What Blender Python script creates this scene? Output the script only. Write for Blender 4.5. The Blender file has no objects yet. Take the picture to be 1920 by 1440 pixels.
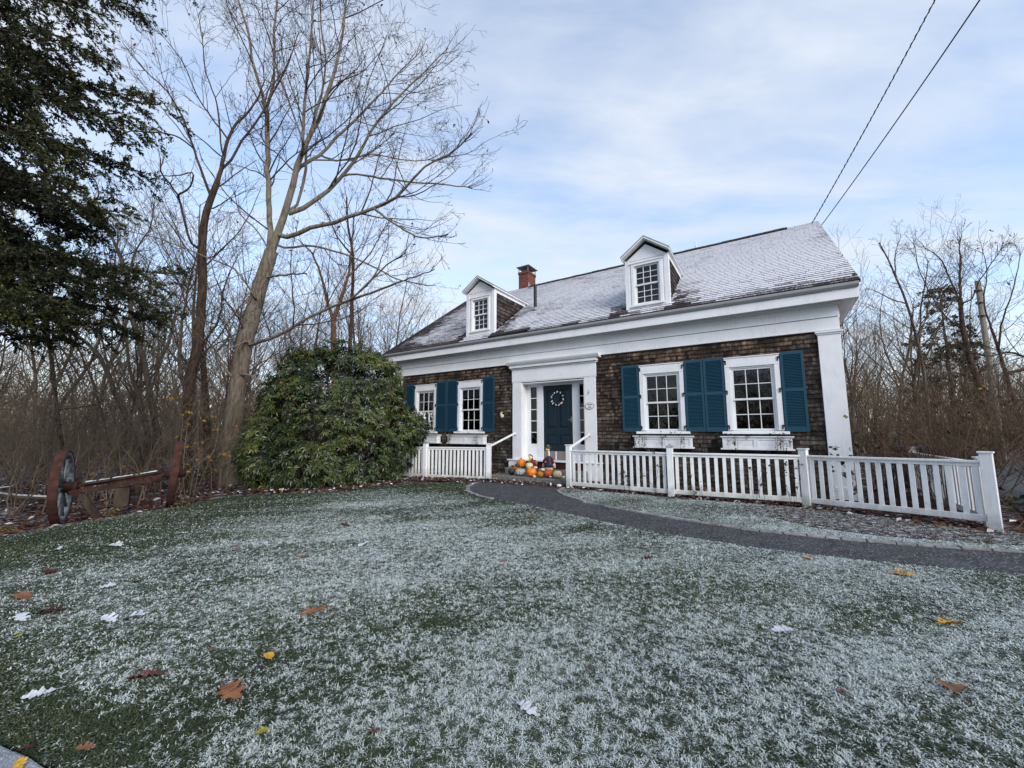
import bpy, bmesh, math, random
import numpy as np
from mathutils import Vector, Matrix

R = math.radians
sc = bpy.context.scene
col = sc.collection
random.seed(11)
rng = np.random.default_rng(11)

# ----------------------------------------------------------------------------- names, labels
def tag(o, label=None, cat=None, group=None, kind=None):
    if label: o['label'] = label
    if cat: o['category'] = cat
    if group: o['group'] = group
    if kind: o['kind'] = kind
    return o

def empty(name, loc=(0, 0, 0), rz=0.0, label=None, cat=None, group=None):
    o = bpy.data.objects.new(name, None)
    col.objects.link(o)
    o.location = loc
    o.rotation_euler = (0, 0, rz)
    o.empty_display_size = 0.1
    return tag(o, label, cat, group)

def link(name, me, mat=None, parent=None, loc=None):
    o = bpy.data.objects.new(name, me)
    col.objects.link(o)
    if mat is not None:
        for m in (mat if isinstance(mat, (list, tuple)) else [mat]):
            if m.name not in [x.name for x in me.materials if x]:
                me.materials.append(m)
    if parent: o.parent = parent
    if loc is not None: o.location = loc
    return o

def copy_tree(o, parent=None):
    c = o.copy()
    col.objects.link(c)
    if parent is not None: c.parent = parent
    for ch in list(o.children):
        copy_tree(ch, c)
    return c

# ----------------------------------------------------------------------------- mesh from numpy
def np_mesh(name, V, F, attrs=None, smooth=False):
    """V (n,3); F list of (m,k) int arrays of one or more face sizes; attrs {name: per-face array}"""
    if isinstance(F, np.ndarray): F = [F]
    F = [np.asarray(f, dtype=np.int32) for f in F if len(f)]
    me = bpy.data.meshes.new(name)
    V = np.asarray(V, dtype=np.float32)
    me.vertices.add(len(V)); me.vertices.foreach_set('co', V.ravel())
    nl = sum(f.size for f in F); nf = sum(len(f) for f in F)
    me.loops.add(nl); me.loops.foreach_set('vertex_index', np.concatenate([f.ravel() for f in F]))
    starts = []; s = 0
    for f in F:
        starts.append(s + np.arange(len(f)) * f.shape[1]); s += f.size
    me.polygons.add(nf); me.polygons.foreach_set('loop_start', np.concatenate(starts).astype(np.int32))
    me.polygons.foreach_set('use_smooth', np.full(nf, smooth))
    me.update(calc_edges=True)
    if attrs:
        for k, a in attrs.items():
            at = me.attributes.new(k, 'FLOAT', 'FACE')
            at.data.foreach_set('value', np.asarray(a, dtype=np.float32))
    return me

def norm(v):
    return v / np.maximum(np.linalg.norm(v, axis=-1, keepdims=True), 1e-9)

def tubes(P, Rr, sides):
    """P (B,N,3) centre lines, Rr (B,N) radii -> verts, quads"""
    B, N, _ = P.shape
    T = norm(np.gradient(P, axis=1))
    m = norm(P[:, -1] - P[:, 0])
    ref = np.where(np.abs(m[:, 2:3]) > 0.8, np.array([[1., 0.1, 0]]), np.array([[0., 0, 1.]]))
    ref = np.broadcast_to(ref[:, None, :], P.shape)
    A = norm(np.cross(T, ref)); Bv = np.cross(T, A)
    an = np.arange(sides) * 2 * math.pi / sides
    V = P[:, :, None, :] + Rr[:, :, None, None] * (A[:, :, None, :] * np.cos(an)[None, None, :, None] + Bv[:, :, None, :] * np.sin(an)[None, None, :, None])
    base = (np.arange(B) * N * sides)[:, None, None]
    i = np.arange(N - 1)[None, :, None] * sides
    j = np.arange(sides)[None, None, :]; j2 = (j + 1) % sides
    F = np.stack([base + i + j, base + i + j2, base + i + sides + j2, base + i + sides + j], -1).reshape(-1, 4)
    return V.reshape(-1, 3), F

class NB:
    """collects numpy pieces into one mesh"""
    def __init__(s): s.V = []; s.F = {}; s.A = {}; s.n = 0
    def add(s, V, F, tint=None):
        k = F.shape[1]
        s.V.append(V); s.F.setdefault(k, []).append(F + s.n)
        s.A.setdefault(k, []).append(np.full(len(F), 0.5) if tint is None else np.broadcast_to(np.asarray(tint, float), (len(F),)))
        s.n += len(V)
        return s
    def tubes(s, P, Rr, sides, tint=None):
        V, F = tubes(P, Rr, sides)
        if tint is not None and np.ndim(tint) == 1:
            tint = np.repeat(tint, len(F) // len(P))
        return s.add(V, F, tint)
    def mesh(s, name, smooth=True):
        ks = sorted(s.F)
        return np_mesh(name, np.concatenate(s.V), [np.concatenate(s.F[k]) for k in ks], {'tint': np.concatenate([np.concatenate(s.A[k]) for k in ks])}, smooth)

# ----------------------------------------------------------------------------- small solid modelling
class MB:
    def __init__(s): s.bm = bmesh.new()
    def box(s, x0, x1, y0, y1, z0, z1):
        v = [s.bm.verts.new(p) for p in ((x0, y0, z0), (x1, y0, z0), (x1, y1, z0), (x0, y1, z0), (x0, y0, z1), (x1, y0, z1), (x1, y1, z1), (x0, y1, z1))]
        for f in ((3, 2, 1, 0), (4, 5, 6, 7), (0, 1, 5, 4), (1, 2, 6, 5), (2, 3, 7, 6), (3, 0, 4, 7)):
            s.bm.faces.new([v[i] for i in f])
        return v
    def ubox(s, u0, u1, v0, v1, w0, w1):           # house coordinates: v points out of the facade
        return s.box(u0, u1, -v1, -v0, w0, w1)
    def hexa(s, pts):                               # 4 bottom, 4 top
        v = [s.bm.verts.new(p) for p in pts]
        for f in ((3, 2, 1, 0), (4, 5, 6, 7), (0, 1, 5, 4), (1, 2, 6, 5), (2, 3, 7, 6), (3, 0, 4, 7)):
            s.bm.faces.new([v[i] for i in f])
    def beam(s, a, b, w, h, up=(0, 0, 1)):
        a, b = Vector(a), Vector(b); d = (b - a).normalized(); sd = d.cross(Vector(up)).normalized(); u = sd.cross(d)
        s.hexa([a - sd * w / 2 - u * h / 2, a + sd * w / 2 - u * h / 2, b + sd * w / 2 - u * h / 2, b - sd * w / 2 - u * h / 2,
                a - sd * w / 2 + u * h / 2, a + sd * w / 2 + u * h / 2, b + sd * w / 2 + u * h / 2, b - sd * w / 2 + u * h / 2])
    def poly(s, pts): return s.bm.faces.new([s.bm.verts.new(p) for p in pts])
    def prism(s, pts, off):
        off = Vector(off); a = [s.bm.verts.new(p) for p in pts]; b = [s.bm.verts.new(Vector(p) + off) for p in pts]
        n = len(pts)
        s.bm.faces.new(a[::-1]); s.bm.faces.new(b)
        for i in range(n): s.bm.faces.new([a[i], a[(i + 1) % n], b[(i + 1) % n], b[i]])
    def tube(s, path, rad, k=8, cap=True):
        P = [Vector(p) for p in path]; n = len(P)
        rad = [rad] * n if not hasattr(rad, '__len__') else rad
        rings = []; prev = None
        for i in range(n):
            t = (P[min(i + 1, n - 1)] - P[max(i - 1, 0)]).normalized()
            ref = Vector((0, 0, 1)) if abs(t.z) < .9 else Vector((1, 0, 0))
            a = t.cross(ref).normalized() if prev is None else (prev - t * prev.dot(t)).normalized()
            prev = a; b = t.cross(a)
            rings.append([s.bm.verts.new(P[i] + rad[i] * (a * math.cos(2 * math.pi * j / k) + b * math.sin(2 * math.pi * j / k))) for j in range(k)])
        for i in range(n - 1):
            for j in range(k): s.bm.faces.new([rings[i][j], rings[i][(j + 1) % k], rings[i + 1][(j + 1) % k], rings[i + 1][j]])
        if cap:
            s.bm.faces.new(rings[0][::-1]); s.bm.faces.new(rings[-1])
    def lathe(s, prof, k=24, centre=(0, 0, 0), lobes=0, depth=0.0, sx=1, sy=1):
        c = Vector(centre); rings = []
        for r, z in prof:
            ring = []
            for j in range(k):
                a = 2 * math.pi * j / k
                m = 1 - depth * (1 - abs(math.sin(a * lobes / 2))) ** 2 if lobes else 1
                ring.append(s.bm.verts.new(c + Vector((r * m * math.cos(a) * sx, r * m * math.sin(a) * sy, z))))
            rings.append(ring)
        for i in range(len(rings) - 1):
            for j in range(k): s.bm.faces.new([rings[i][j], rings[i][(j + 1) % k], rings[i + 1][(j + 1) % k], rings[i + 1][j]])
        s.bm.faces.new(rings[0][::-1]); s.bm.faces.new(rings[-1])
    def ball(s, c, r, seg=16, sc_=(1, 1, 1), rot=None):
        m = Matrix.Translation(c) @ (rot.to_matrix().to_4x4() if rot else Matrix()) @ Matrix.Diagonal((r * sc_[0], r * sc_[1], r * sc_[2], 1))
        bmesh.ops.create_uvsphere(s.bm, u_segments=seg, v_segments=max(6, seg // 2), radius=1, matrix=m)
    def build(s, name, mat, parent=None, smooth=False, bevel=0.0, loc=None, angle=30):
        bmesh.ops.recalc_face_normals(s.bm, faces=s.bm.faces[:])
        me = bpy.data.meshes.new(name); s.bm.to_mesh(me); s.bm.free()
        if smooth: me.polygons.foreach_set('use_smooth', [True] * len(me.polygons))
        o = link(name, me, mat, parent, loc)
        if bevel:
            b = o.modifiers.new('Bevel', 'BEVEL'); b.width = bevel; b.segments = 2; b.limit_method = 'ANGLE'; b.angle_limit = R(angle)
        return o

# ----------------------------------------------------------------------------- value noise for numpy
class VN:
    def __init__(s, seed): s.t = np.random.default_rng(seed).random((256, 256))
    def __call__(s, x, y):
        xi = np.floor(x).astype(int); yi = np.floor(y).astype(int); fx = x - xi; fy = y - yi
        fx = fx * fx * (3 - 2 * fx); fy = fy * fy * (3 - 2 * fy)
        g = lambda a, b: s.t[a % 256, b % 256]
        return (g(xi, yi) * (1 - fx) + g(xi + 1, yi) * fx) * (1 - fy) + (g(xi, yi + 1) * (1 - fx) + g(xi + 1, yi + 1) * fx) * fy
vn1, vn2, vn3 = VN(1), VN(2), VN(3)
def sstep(a, b, x):
    t = np.clip((x - a) / (b - a), 0, 1); return t * t * (3 - 2 * t)
def inpoly(x, y, poly):
    x = np.asarray(x); y = np.asarray(y); r = np.zeros(x.shape, bool); n = len(poly)
    for i in range(n):
        x0, y0 = poly[i]; x1, y1 = poly[(i + 1) % n]
        if y0 == y1: continue
        c = ((y0 > y) != (y1 > y)) & (x < (x1 - x0) * (y - y0) / (y1 - y0) + x0)
        r ^= c
    return r

# ----------------------------------------------------------------------------- materials
class Mat:
    def __init__(s, name):
        s.m = bpy.data.materials.new(name); s.m.use_nodes = True
        s.nt = s.m.node_tree; s.b = s.nt.nodes['Principled BSDF']; s.out = s.nt.nodes['Material Output']
    def n(s, typ, **kw):
        nd = s.nt.nodes.new(typ)
        for k, v in kw.items():
            if k.startswith('i_'):
                key = k[2:]; key = int(key) if key.isdigit() else key.replace('_', ' ')
                nd.inputs[key].default_value = v
            else: setattr(nd, k, v)
        return nd
    def l(s, a, b): s.nt.links.new(a, b)
    def coord(s, kind='Object', scale=(1, 1, 1)):
        t = s.n('ShaderNodeTexCoord'); mp = s.n('ShaderNodeMapping'); mp.inputs['Scale'].default_value = scale
        s.l(t.outputs[kind], mp.inputs['Vector']); return mp.outputs['Vector']
    def pos(s, scale=(1, 1, 1)):
        t = s.n('ShaderNodeNewGeometry'); mp = s.n('ShaderNodeMapping'); mp.inputs['Scale'].default_value = scale
        s.l(t.outputs['Position'], mp.inputs['Vector']); return mp.outputs['Vector']
    def noise(s, vec, scale, detail=4, rough=.6, dist=0):
        nd = s.n('ShaderNodeTexNoise'); nd.inputs['Scale'].default_value = scale; nd.inputs['Detail'].default_value = detail
        nd.inputs['Roughness'].default_value = rough; nd.inputs['Distortion'].default_value = dist
        s.l(vec, nd.inputs['Vector']); return nd.outputs['Fac']
    def ramp(s, fac, stops, interp='LINEAR'):
        r = s.n('ShaderNodeValToRGB'); r.color_ramp.interpolation = interp; e = r.color_ramp.elements
        while len(e) < len(stops): e.new(.5)
        for i, (p, c) in enumerate(stops):
            e[i].position = p; e[i].color = (c, c, c, 1) if not hasattr(c, '__len__') else (*c[:3], 1)
        s.l(fac, r.inputs['Fac']); return r.outputs['Color']
    def mix(s, fac, a, b, mode='MIX'):
        m = s.n('ShaderNodeMix', data_type='RGBA', blend_type=mode)
        for sock, v in ((m.inputs[0], fac), (m.inputs[6], a), (m.inputs[7], b)):
            if hasattr(v, 'is_linked'): s.l(v, sock)
            elif hasattr(v, '__len__'): sock.default_value = (*v[:3], 1)
            else: sock.default_value = v
        return m.outputs[2]
    def math(s, op, a, b=0.0, c=None):
        m = s.n('ShaderNodeMath', operation=op)
        for sock, v in zip(m.inputs, (a, b, c)):
            if v is None: continue
            if hasattr(v, 'is_linked'): s.l(v, sock)
            else: sock.default_value = v
        return m.outputs[0]
    def attr(s, name): return s.n('ShaderNodeAttribute', attribute_name=name).outputs['Fac']
    def color(s, c):
        if hasattr(c, 'is_linked'): s.l(c, s.b.inputs['Base Color'])
        else: s.b.inputs['Base Color'].default_value = (*c, 1)
        return s
    def rough(s, r, spec=.4):
        if hasattr(r, 'is_linked'): s.l(r, s.b.inputs['Roughness'])
        else: s.b.inputs['Roughness'].default_value = r
        s.b.inputs['Specular IOR Level'].default_value = spec; return s
    def bump(s, h, strength=.3, dist=.01):
        b = s.n('ShaderNodeBump'); b.inputs['Strength'].default_value = strength; b.inputs['Distance'].default_value = dist
        s.l(h, b.inputs['Height']); s.l(b.outputs['Normal'], s.b.inputs['Normal']); return s

def noisy(name, c0, c1, scale=8, rough=.6, spec=.3, bump=.2, dist=.01, stretch=(1, 1, 1), coord='Object', metal=0, p=(.35, .65)):
    m = Mat(name); v = m.coord(coord, stretch); f = m.noise(v, scale, 5)
    m.color(m.ramp(f, [(p[0], c0), (p[1], c1)])).rough(rough, spec)
    if bump: m.bump(m.noise(v, scale * 3, 4), bump, dist)
    m.b.inputs['Metallic'].default_value = metal
    return m.m

def paint(name, c, dirt, rough=.45, grime=False):
    m = Mat(name); v = m.pos(); f = m.noise(v, 1.3, 6, .7); g = m.noise(m.pos((9, 9, 1.2)), 3.0, 4)
    t = m.math('MULTIPLY', m.ramp(f, [(.42, 0), (.75, 1)]), m.ramp(g, [(.4, .2), (.7, 1)]))
    cc = m.mix(t, c, dirt)
    if grime:                                   # rain splash and algae near the soil
        sx = m.n('ShaderNodeSeparateXYZ'); m.l(m.pos(), sx.inputs[0]); h = m.math('ADD', sx.outputs[2], m.math('MULTIPLY', m.math('SUBTRACT', m.noise(m.pos(), 7, 4), .5), .45))
        cc = m.mix(m.ramp(h, [(.10, .75), (.42, 0)]), cc, (.22, .23, .19))
    m.color(cc).rough(rough, .35).bump(m.noise(m.pos((1, 1, 1)), 40, 3), .06, .004)
    return m.m

M = {}
M['white'] = paint('white_paint', (.76, .77, .79), (.54, .55, .56))
M['fence'] = paint('fence_white_paint', (.79, .80, .81), (.46, .46, .44), .5, True)
M['sash'] = paint('sash_white_paint', (.72, .73, .75), (.55, .55, .55))
M['blind'] = paint('grey_gutter_paint', (.33, .34, .35), (.22, .22, .22))
M['teal'] = paint('blue_shutter_paint', (.013, .055, .092), (.015, .049, .074), .4)
M['door'] = paint('dark_door_paint', (.006, .019, .032), (.008, .018, .026), .35)
M['iron'] = noisy('black_iron', (.008, .008, .009), (.02, .02, .02), 20, .5)
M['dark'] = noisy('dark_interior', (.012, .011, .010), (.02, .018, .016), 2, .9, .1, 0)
M['taupe'] = noisy('taupe_panel', (.16, .145, .125), (.23, .21, .19), 5, .5, .4, .05)
M['maroon'] = noisy('maroon_riser', (.045, .010, .012), (.07, .018, .018), 9, .7)
M['steel'] = noisy('galvanised_metal', (.22, .23, .22), (.36, .37, .35), 6, .45, .5, .05, metal=.5)
M['lead'] = noisy('grey_flashing', (.20, .21, .22), (.32, .33, .34), 5, .55, .4, .1)
M['stone'] = noisy('granite_step', (.10, .10, .095), (.20, .195, .185), 14, .85, .2, .4, .01)

def granite():
    m = Mat('granite_kerb'); v = m.pos(); f = m.noise(v, 160, 3); g = m.noise(v, 5, 5)
    c = m.mix(m.ramp(g, [(.4, 0), (.65, 1)]), (.21, .23, .26), (.13, .14, .155))
    c = m.mix(m.ramp(f, [(.5, 0), (.62, 1)]), c, (.40, .43, .47))
    m.color(c).rough(.8, .3).bump(m.noise(v, 60, 5), .5, .006); return m.m
M['granite'] = granite()

def glass():
    m = Mat('window_glass'); nt = m.nt
    tr = m.n('ShaderNodeBsdfTransparent'); tr.inputs['Color'].default_value = (.55, .58, .6, 1)
    gl = m.n('ShaderNodeBsdfGlossy'); gl.inputs['Roughness'].default_value = .015; gl.inputs['Color'].default_value = (.95, .97, 1, 1)
    fr = m.n('ShaderNodeFresnel'); fr.inputs['IOR'].default_value = 1.48
    nz = m.noise(m.pos(), 2.2, 2)
    b = m.n('ShaderNodeBump'); b.inputs['Strength'].default_value = .05; b.inputs['Distance'].default_value = .05
    m.l(nz, b.inputs['Height']); m.l(b.outputs['Normal'], gl.inputs['Normal']); m.l(b.outputs['Normal'], fr.inputs['Normal'])
    mx = m.n('ShaderNodeMixShader'); m.l(fr.outputs[0], mx.inputs[0]); m.l(tr.outputs[0], mx.inputs[1]); m.l(gl.outputs[0], mx.inputs[2])
    m.l(mx.outputs[0], m.out.inputs['Surface']); nt.nodes.remove(m.b); return m.m
M['glass'] = glass()
M['curtain'] = noisy('curtain_cloth', (.30, .30, .29), (.42, .42, .40), 12, .9, .1, .2, stretch=(4, 4, .3))

def shingle_mat():
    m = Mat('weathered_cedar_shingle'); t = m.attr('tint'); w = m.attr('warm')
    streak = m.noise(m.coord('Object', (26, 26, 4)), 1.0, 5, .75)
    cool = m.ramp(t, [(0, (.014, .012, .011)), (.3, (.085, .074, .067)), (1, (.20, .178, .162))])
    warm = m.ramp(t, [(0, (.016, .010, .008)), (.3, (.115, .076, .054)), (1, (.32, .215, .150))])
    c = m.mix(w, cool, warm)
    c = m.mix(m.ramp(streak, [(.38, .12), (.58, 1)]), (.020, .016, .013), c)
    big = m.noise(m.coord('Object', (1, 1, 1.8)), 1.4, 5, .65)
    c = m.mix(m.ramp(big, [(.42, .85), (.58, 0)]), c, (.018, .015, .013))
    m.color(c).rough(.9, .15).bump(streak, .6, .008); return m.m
M['shingle'] = shingle_mat()

def roof_mat():
    m = Mat('snow_dusted_roof_shingle'); t = m.attr('tint'); s = m.attr('snow')
    base = m.ramp(t, [(0, (.016, .013, .013)), (1, (.065, .050, .048))])
    v = m.coord('Object', (1, 1, 1)); n1 = m.noise(v, 26, 5, .75); n2 = m.noise(m.coord('Object', (1.4, 5, 5)), 5, 3)
    f = m.math('ADD', s, m.math('MULTIPLY', m.math('SUBTRACT', n1, .5), 1.7))
    f = m.math('ADD', f, m.math('MULTIPLY', m.math('SUBTRACT', n2, .5), .35))
    fac = m.ramp(f, [(.38, 0), (.72, 1)])
    m.color(m.mix(fac, base, (.62, .62, .665))).rough(.85, .2).bump(n1, .4, .006); return m.m
M['roof'] = roof_mat()

def brick():
    m = Mat('red_chimney_brick'); b = m.n('ShaderNodeTexBrick'); b.inputs['Scale'].default_value = 1
    b.inputs['Brick Width'].default_value = .2; b.inputs['Row Height'].default_value = .07; b.inputs['Mortar Size'].default_value = .006
    b.inputs['Color1'].default_value = (.20, .045, .028, 1); b.inputs['Color2'].default_value = (.11, .028, .020, 1); b.inputs['Mortar'].default_value = (.22, .18, .16, 1)
    co = m.n('ShaderNodeTexCoord'); sx = m.n('ShaderNodeSeparateXYZ'); cx = m.n('ShaderNodeCombineXYZ'); m.l(co.outputs['Object'], sx.inputs[0])
    m.l(m.math('ADD', sx.outputs[0], sx.outputs[1]), cx.inputs[0]); m.l(sx.outputs[2], cx.inputs[1]); m.l(cx.outputs[0], b.inputs['Vector'])
    n = m.noise(m.coord('Object'), 12, 4)
    m.color(m.mix(m.ramp(n, [(.4, 0), (.7, .5)]), b.outputs['Color'], (.05, .02, .018))).rough(.9, .15).bump(b.outputs['Fac'], -.5, .006); return m.m
M['brick'] = brick()

def bark(name, c0, c1, moss=None, sc_=14):
    m = Mat(name); v = m.coord('Object', (1, 1, .22)); f = m.noise(v, sc_, 6, .7); g = m.noise(m.coord('Object'), 2.2, 4)
    c = m.ramp(f, [(.36, c0), (.64, c1)])
    if moss: c = m.mix(m.ramp(g, [(.48, 0), (.66, .7)]), c, moss)
    m.color(c).rough(.95, .1).bump(f, .8, .03); return m.m
M['maple_bark'] = bark('grey_maple_bark', (.075, .060, .047), (.25, .21, .165), (.17, .165, .125))
M['ash_bark'] = bark('dark_brown_bark', (.026, .018, .014), (.095, .066, .048))
M['mid_bark'] = bark('brown_bark', (.040, .029, .021), (.15, .112, .082), (.08, .075, .055))
M['orange_bark'] = bark('reddish_bark', (.06, .035, .022), (.19, .11, .07))
M['spruce_bark'] = bark('spruce_bark', (.030, .024, .020), (.085, .070, .060))
M['twig'] = noisy('bare_twig', (.040, .028, .024), (.085, .062, .050), 3, .9, .1, 0)
M['twig_pale'] = noisy('pale_bare_twig', (.085, .070, .056), (.16, .135, .11), 3, .9, .1, 0)
M['twig_dark'] = noisy('dark_bare_twig', (.030, .022, .020), (.07, .052, .045), 3, .9, .1, 0)
M['twig_haze'] = noisy('grey_brown_thicket', (.105, .080, .060), (.225, .178, .134), .6, .95, .05, 0)
M['twig_brown'] = noisy('russet_shrub_stem', (.075, .052, .036), (.18, .128, .088), 2, .9, .1, 0)

def leafmat(name, stops, rough=.5, spec=.4, trans=0.0, sc_=30):
    m = Mat(name); t = m.attr('tint'); n = m.noise(m.pos(), sc_, 3)
    f = m.math('ADD', t, m.math('MULTIPLY', m.math('SUBTRACT', n, .5), .35))
    m.color(m.ramp(f, stops)).rough(rough, spec)
    if trans: m.b.inputs['Transmission Weight'].default_value = 0
    return m.m
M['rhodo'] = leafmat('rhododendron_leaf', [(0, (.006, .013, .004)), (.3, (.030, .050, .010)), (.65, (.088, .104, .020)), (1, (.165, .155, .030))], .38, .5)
M['needle'] = leafmat('spruce_needle', [(0, (.007, .009, .005)), (.45, (.032, .040, .015)), (1, (.130, .135, .034))], .7, .25)
M['dryleaf'] = leafmat('dry_hanging_leaf', [(0, (.03, .014, .009)), (.5, (.085, .035, .016)), (1, (.25, .085, .02))], .7, .2)
M['yellowleaf'] = leafmat('yellow_hanging_leaf', [(0, (.25, .12, .015)), (1, (.55, .33, .03))], .6, .2)
M['strawleaf'] = leafmat('withered_leaf', [(0, (.10, .065, .025)), (1, (.28, .20, .07))], .8, .15)
M['shrubleaf'] = leafmat('dull_green_leaf', [(0, (.012, .018, .012)), (.6, (.035, .040, .022)), (1, (.09, .08, .03))], .55, .3)
M['litter'] = leafmat('leaf_litter_leaf', [(0, (.030, .012, .009)), (.35, (.085, .030, .018)), (.7, (.14, .075, .04)), (.8, (.30, .25, .22)), (1, (.66, .66, .70))], .8, .2, sc_=60)

def grass_mat():
    m = Mat('frosted_grass_blade'); t = m.attr('tint'); fr = m.attr('frost')
    n = m.noise(m.pos(), 90, 2)
    g = m.ramp(t, [(0, (.018, .026, .014)), (.5, (.046, .062, .030)), (.85, (.080, .096, .044)), (1, (.13, .115, .065))])
    f = m.math('ADD', fr, m.math('MULTIPLY', m.math('SUBTRACT', n, .5), .5))
    m.color(m.mix(m.ramp(f, [(.35, 0), (.65, 1)]), g, (.49, .54, .52))).rough(.75, .25); return m.m
M['grass'] = grass_mat()

def lawn_mat():
    m = Mat('frosty_lawn_turf'); v = m.pos((1, 1, 0.2))
    n1 = m.noise(v, 38, 5, .75, .6); n2 = m.noise(v, 1.1, 4); n3 = m.noise(v, 120, 3); n4 = m.noise(v, 9, 4)
    g = m.ramp(n3, [(.3, (.012, .018, .009)), (.7, (.042, .058, .025))])
    a = m.attr('frost')
    f = m.math('ADD', m.math('MULTIPLY', a, .55), m.math('MULTIPLY', n1, .75))
    f = m.math('ADD', f, m.math('MULTIPLY', m.math('SUBTRACT', n4, .5), .35))
    m.color(m.mix(m.ramp(f, [(.60, 0), (.80, .9)]), g, (.50, .56, .58))).rough(.95, .1).bump(n1, 1.0, .03); return m.m
M['lawn'] = lawn_mat()

def woodfloor():
    m = Mat('leaf_litter_ground'); v = m.pos((1, 1, .3)); n1 = m.noise(v, 16, 6, .75, .5); n2 = m.noise(v, 1.6, 5, .7); n3 = m.noise(v, 60, 3)
    c = m.ramp(n3, [(.3, (.018, .010, .008)), (.6, (.060, .030, .022)), (.8, (.10, .065, .045))])
    f = m.math('ADD', m.math('MULTIPLY', n1, .7), m.math('MULTIPLY', n2, .5))
    m.color(m.mix(m.ramp(f, [(.61, 0), (.72, .85)]), c, (.50, .51, .55))).rough(.95, .1).bump(n1, .9, .03); return m.m
M['woodfloor'] = woodfloor()

def gravel():
    m = Mat('grey_gravel'); v = m.pos(); vo = m.n('ShaderNodeTexVoronoi'); vo.inputs['Scale'].default_value = 70; m.l(v, vo.inputs['Vector'])
    rnd = m.n('ShaderNodeSeparateColor'); m.l(vo.outputs['Color'], rnd.inputs[0])
    c = m.ramp(rnd.outputs[0], [(0, (.012, .012, .013)), (.5, (.030, .031, .034)), (.86, (.060, .062, .066)), (1, (.24, .24, .25))])
    n = m.noise(v, 3, 5); c = m.mix(m.ramp(n, [(.4, 0), (.7, .35)]), c, (.10, .105, .115))
    m.color(c).rough(.8, .3).bump(vo.outputs['Distance'], -.9, .012); return m.m
M['gravel'] = gravel()
def mulch():
    m = Mat('snowy_mulch'); v = m.pos((1, 1, .4)); n1 = m.noise(v, 14, 6, .8, .8); n3 = m.noise(v, 60, 3)
    c = m.ramp(n3, [(.3, (.014, .012, .008)), (.7, (.075, .058, .042))])
    m.color(m.mix(m.ramp(n1, [(.50, 0), (.60, .85)]), c, (.52, .54, .58))).rough(.95, .1).bump(n1, .9, .03); return m.m
M['mulch'] = mulch()
M['asphalt'] = noisy('asphalt', (.035, .036, .038), (.06, .06, .062), 30, .9, .2, .3)
M['rust'] = noisy('rusted_iron', (.022, .011, .009), (.078, .031, .022), 7, .85, .25, .5, .008)
M['rust_dark'] = noisy('dark_rusted_iron', (.020, .010, .008), (.065, .026, .018), 9, .85, .25, .5, .008)
M['greywood'] = noisy('weathered_wood', (.10, .11, .115), (.24, .26, .27), 9, .9, .15, .5, stretch=(1, 1, 4))
M['oldwood'] = noisy('old_brown_wood', (.028, .020, .016), (.075, .058, .046), 8, .95, .1, .5, stretch=(1, 1, .3))
M['snow'] = noisy('thin_snow', (.46, .48, .52), (.72, .74, .78), 14, .9, .2, .6, .02)
M['pole'] = noisy('utility_pole_wood', (.16, .13, .105), (.28, .24, .205), 6, .9, .1, .4, stretch=(6, 6, .6))
M['wire'] = noisy('black_cable', (.010, .010, .011), (.02, .02, .022), 4, .6, .3, 0)

def flat(name, c, rough=.55, spec=.35, var=.25, scale=18):
    return noisy(name, tuple(x * (1 - var) for x in c), tuple(min(1, x * (1 + var)) for x in c), scale, rough, spec, .12, .004)
# ----------------------------------------------------------------------------- the site: house frame and ground height
HO = np.array([-4.5865, 15.6617]); HA = R(-32.787)
HD = np.array([math.cos(HA), math.sin(HA)]); HN = np.array([math.sin(HA), -math.cos(HA)])
def hw(u, v, w=0.0):
    p = HO + u * HD + v * HN
    return (p[0], p[1], w)
def gz(x, y):
    x = np.asarray(x, float); y = np.asarray(y, float)
    v = (x - HO[0]) * HN[0] + (y - HO[1]) * HN[1]
    z = .12 * (1 - sstep(2.5, 6.0, v)) - .24 * sstep(-6.6, -9.4, x) + .25 * sstep(16, 40, y) * sstep(-2, -12, x)
    z += .05 * (vn1(x * .23 + 7, y * .23 + 3) - .5) * sstep(2.5, 6, np.hypot(x, y)) * sstep(2.6, 5, v)
    return z
def g1(x, y): return float(gz(x, y))

LAWN = [(-9.6, 4.64), (-9.3, 5.3), (-7.75, 6.2), (-7.5, 7.1), (-6.75, 8.17), (-6.6, 9.6), (-5.6, 9.9), (-4.43, 9.96), (-3.2, 10.9), (-1.3, 11.15), (-.98, 11.0),
        (-1.10, 10.3), (-1.02, 9.6), (-.72, 9.0), (-.30, 8.5), (.25, 7.98), (.85, 7.35), (1.5, 6.58), (2.25, 5.86), (3.03, 5.27), (3.86, 4.80), (4.65, 4.44), (5.4, 4.17), (6.6, 3.75),
        (12, 2.0), (12, -3.2), (3, .20), (0, 1.25), (-2.02, 1.955), (-2.47, 2.11)]
BED = [(1.30, 10.05), (1.16, 9.7), (1.14, 9.3), (1.22, 8.85), (1.55, 8.02), (2.62, 6.82), (3.46, 6.05), (4.52, 5.46), (5.26, 5.15), (6.0, 4.90), (7.5, 4.45), (12, 3.2), (12, 4.9), (7.15, 5.62), (6.65, 5.78), (5.38, 7.45), (3.35, 8.58), (1.5, 9.95)]
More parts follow.
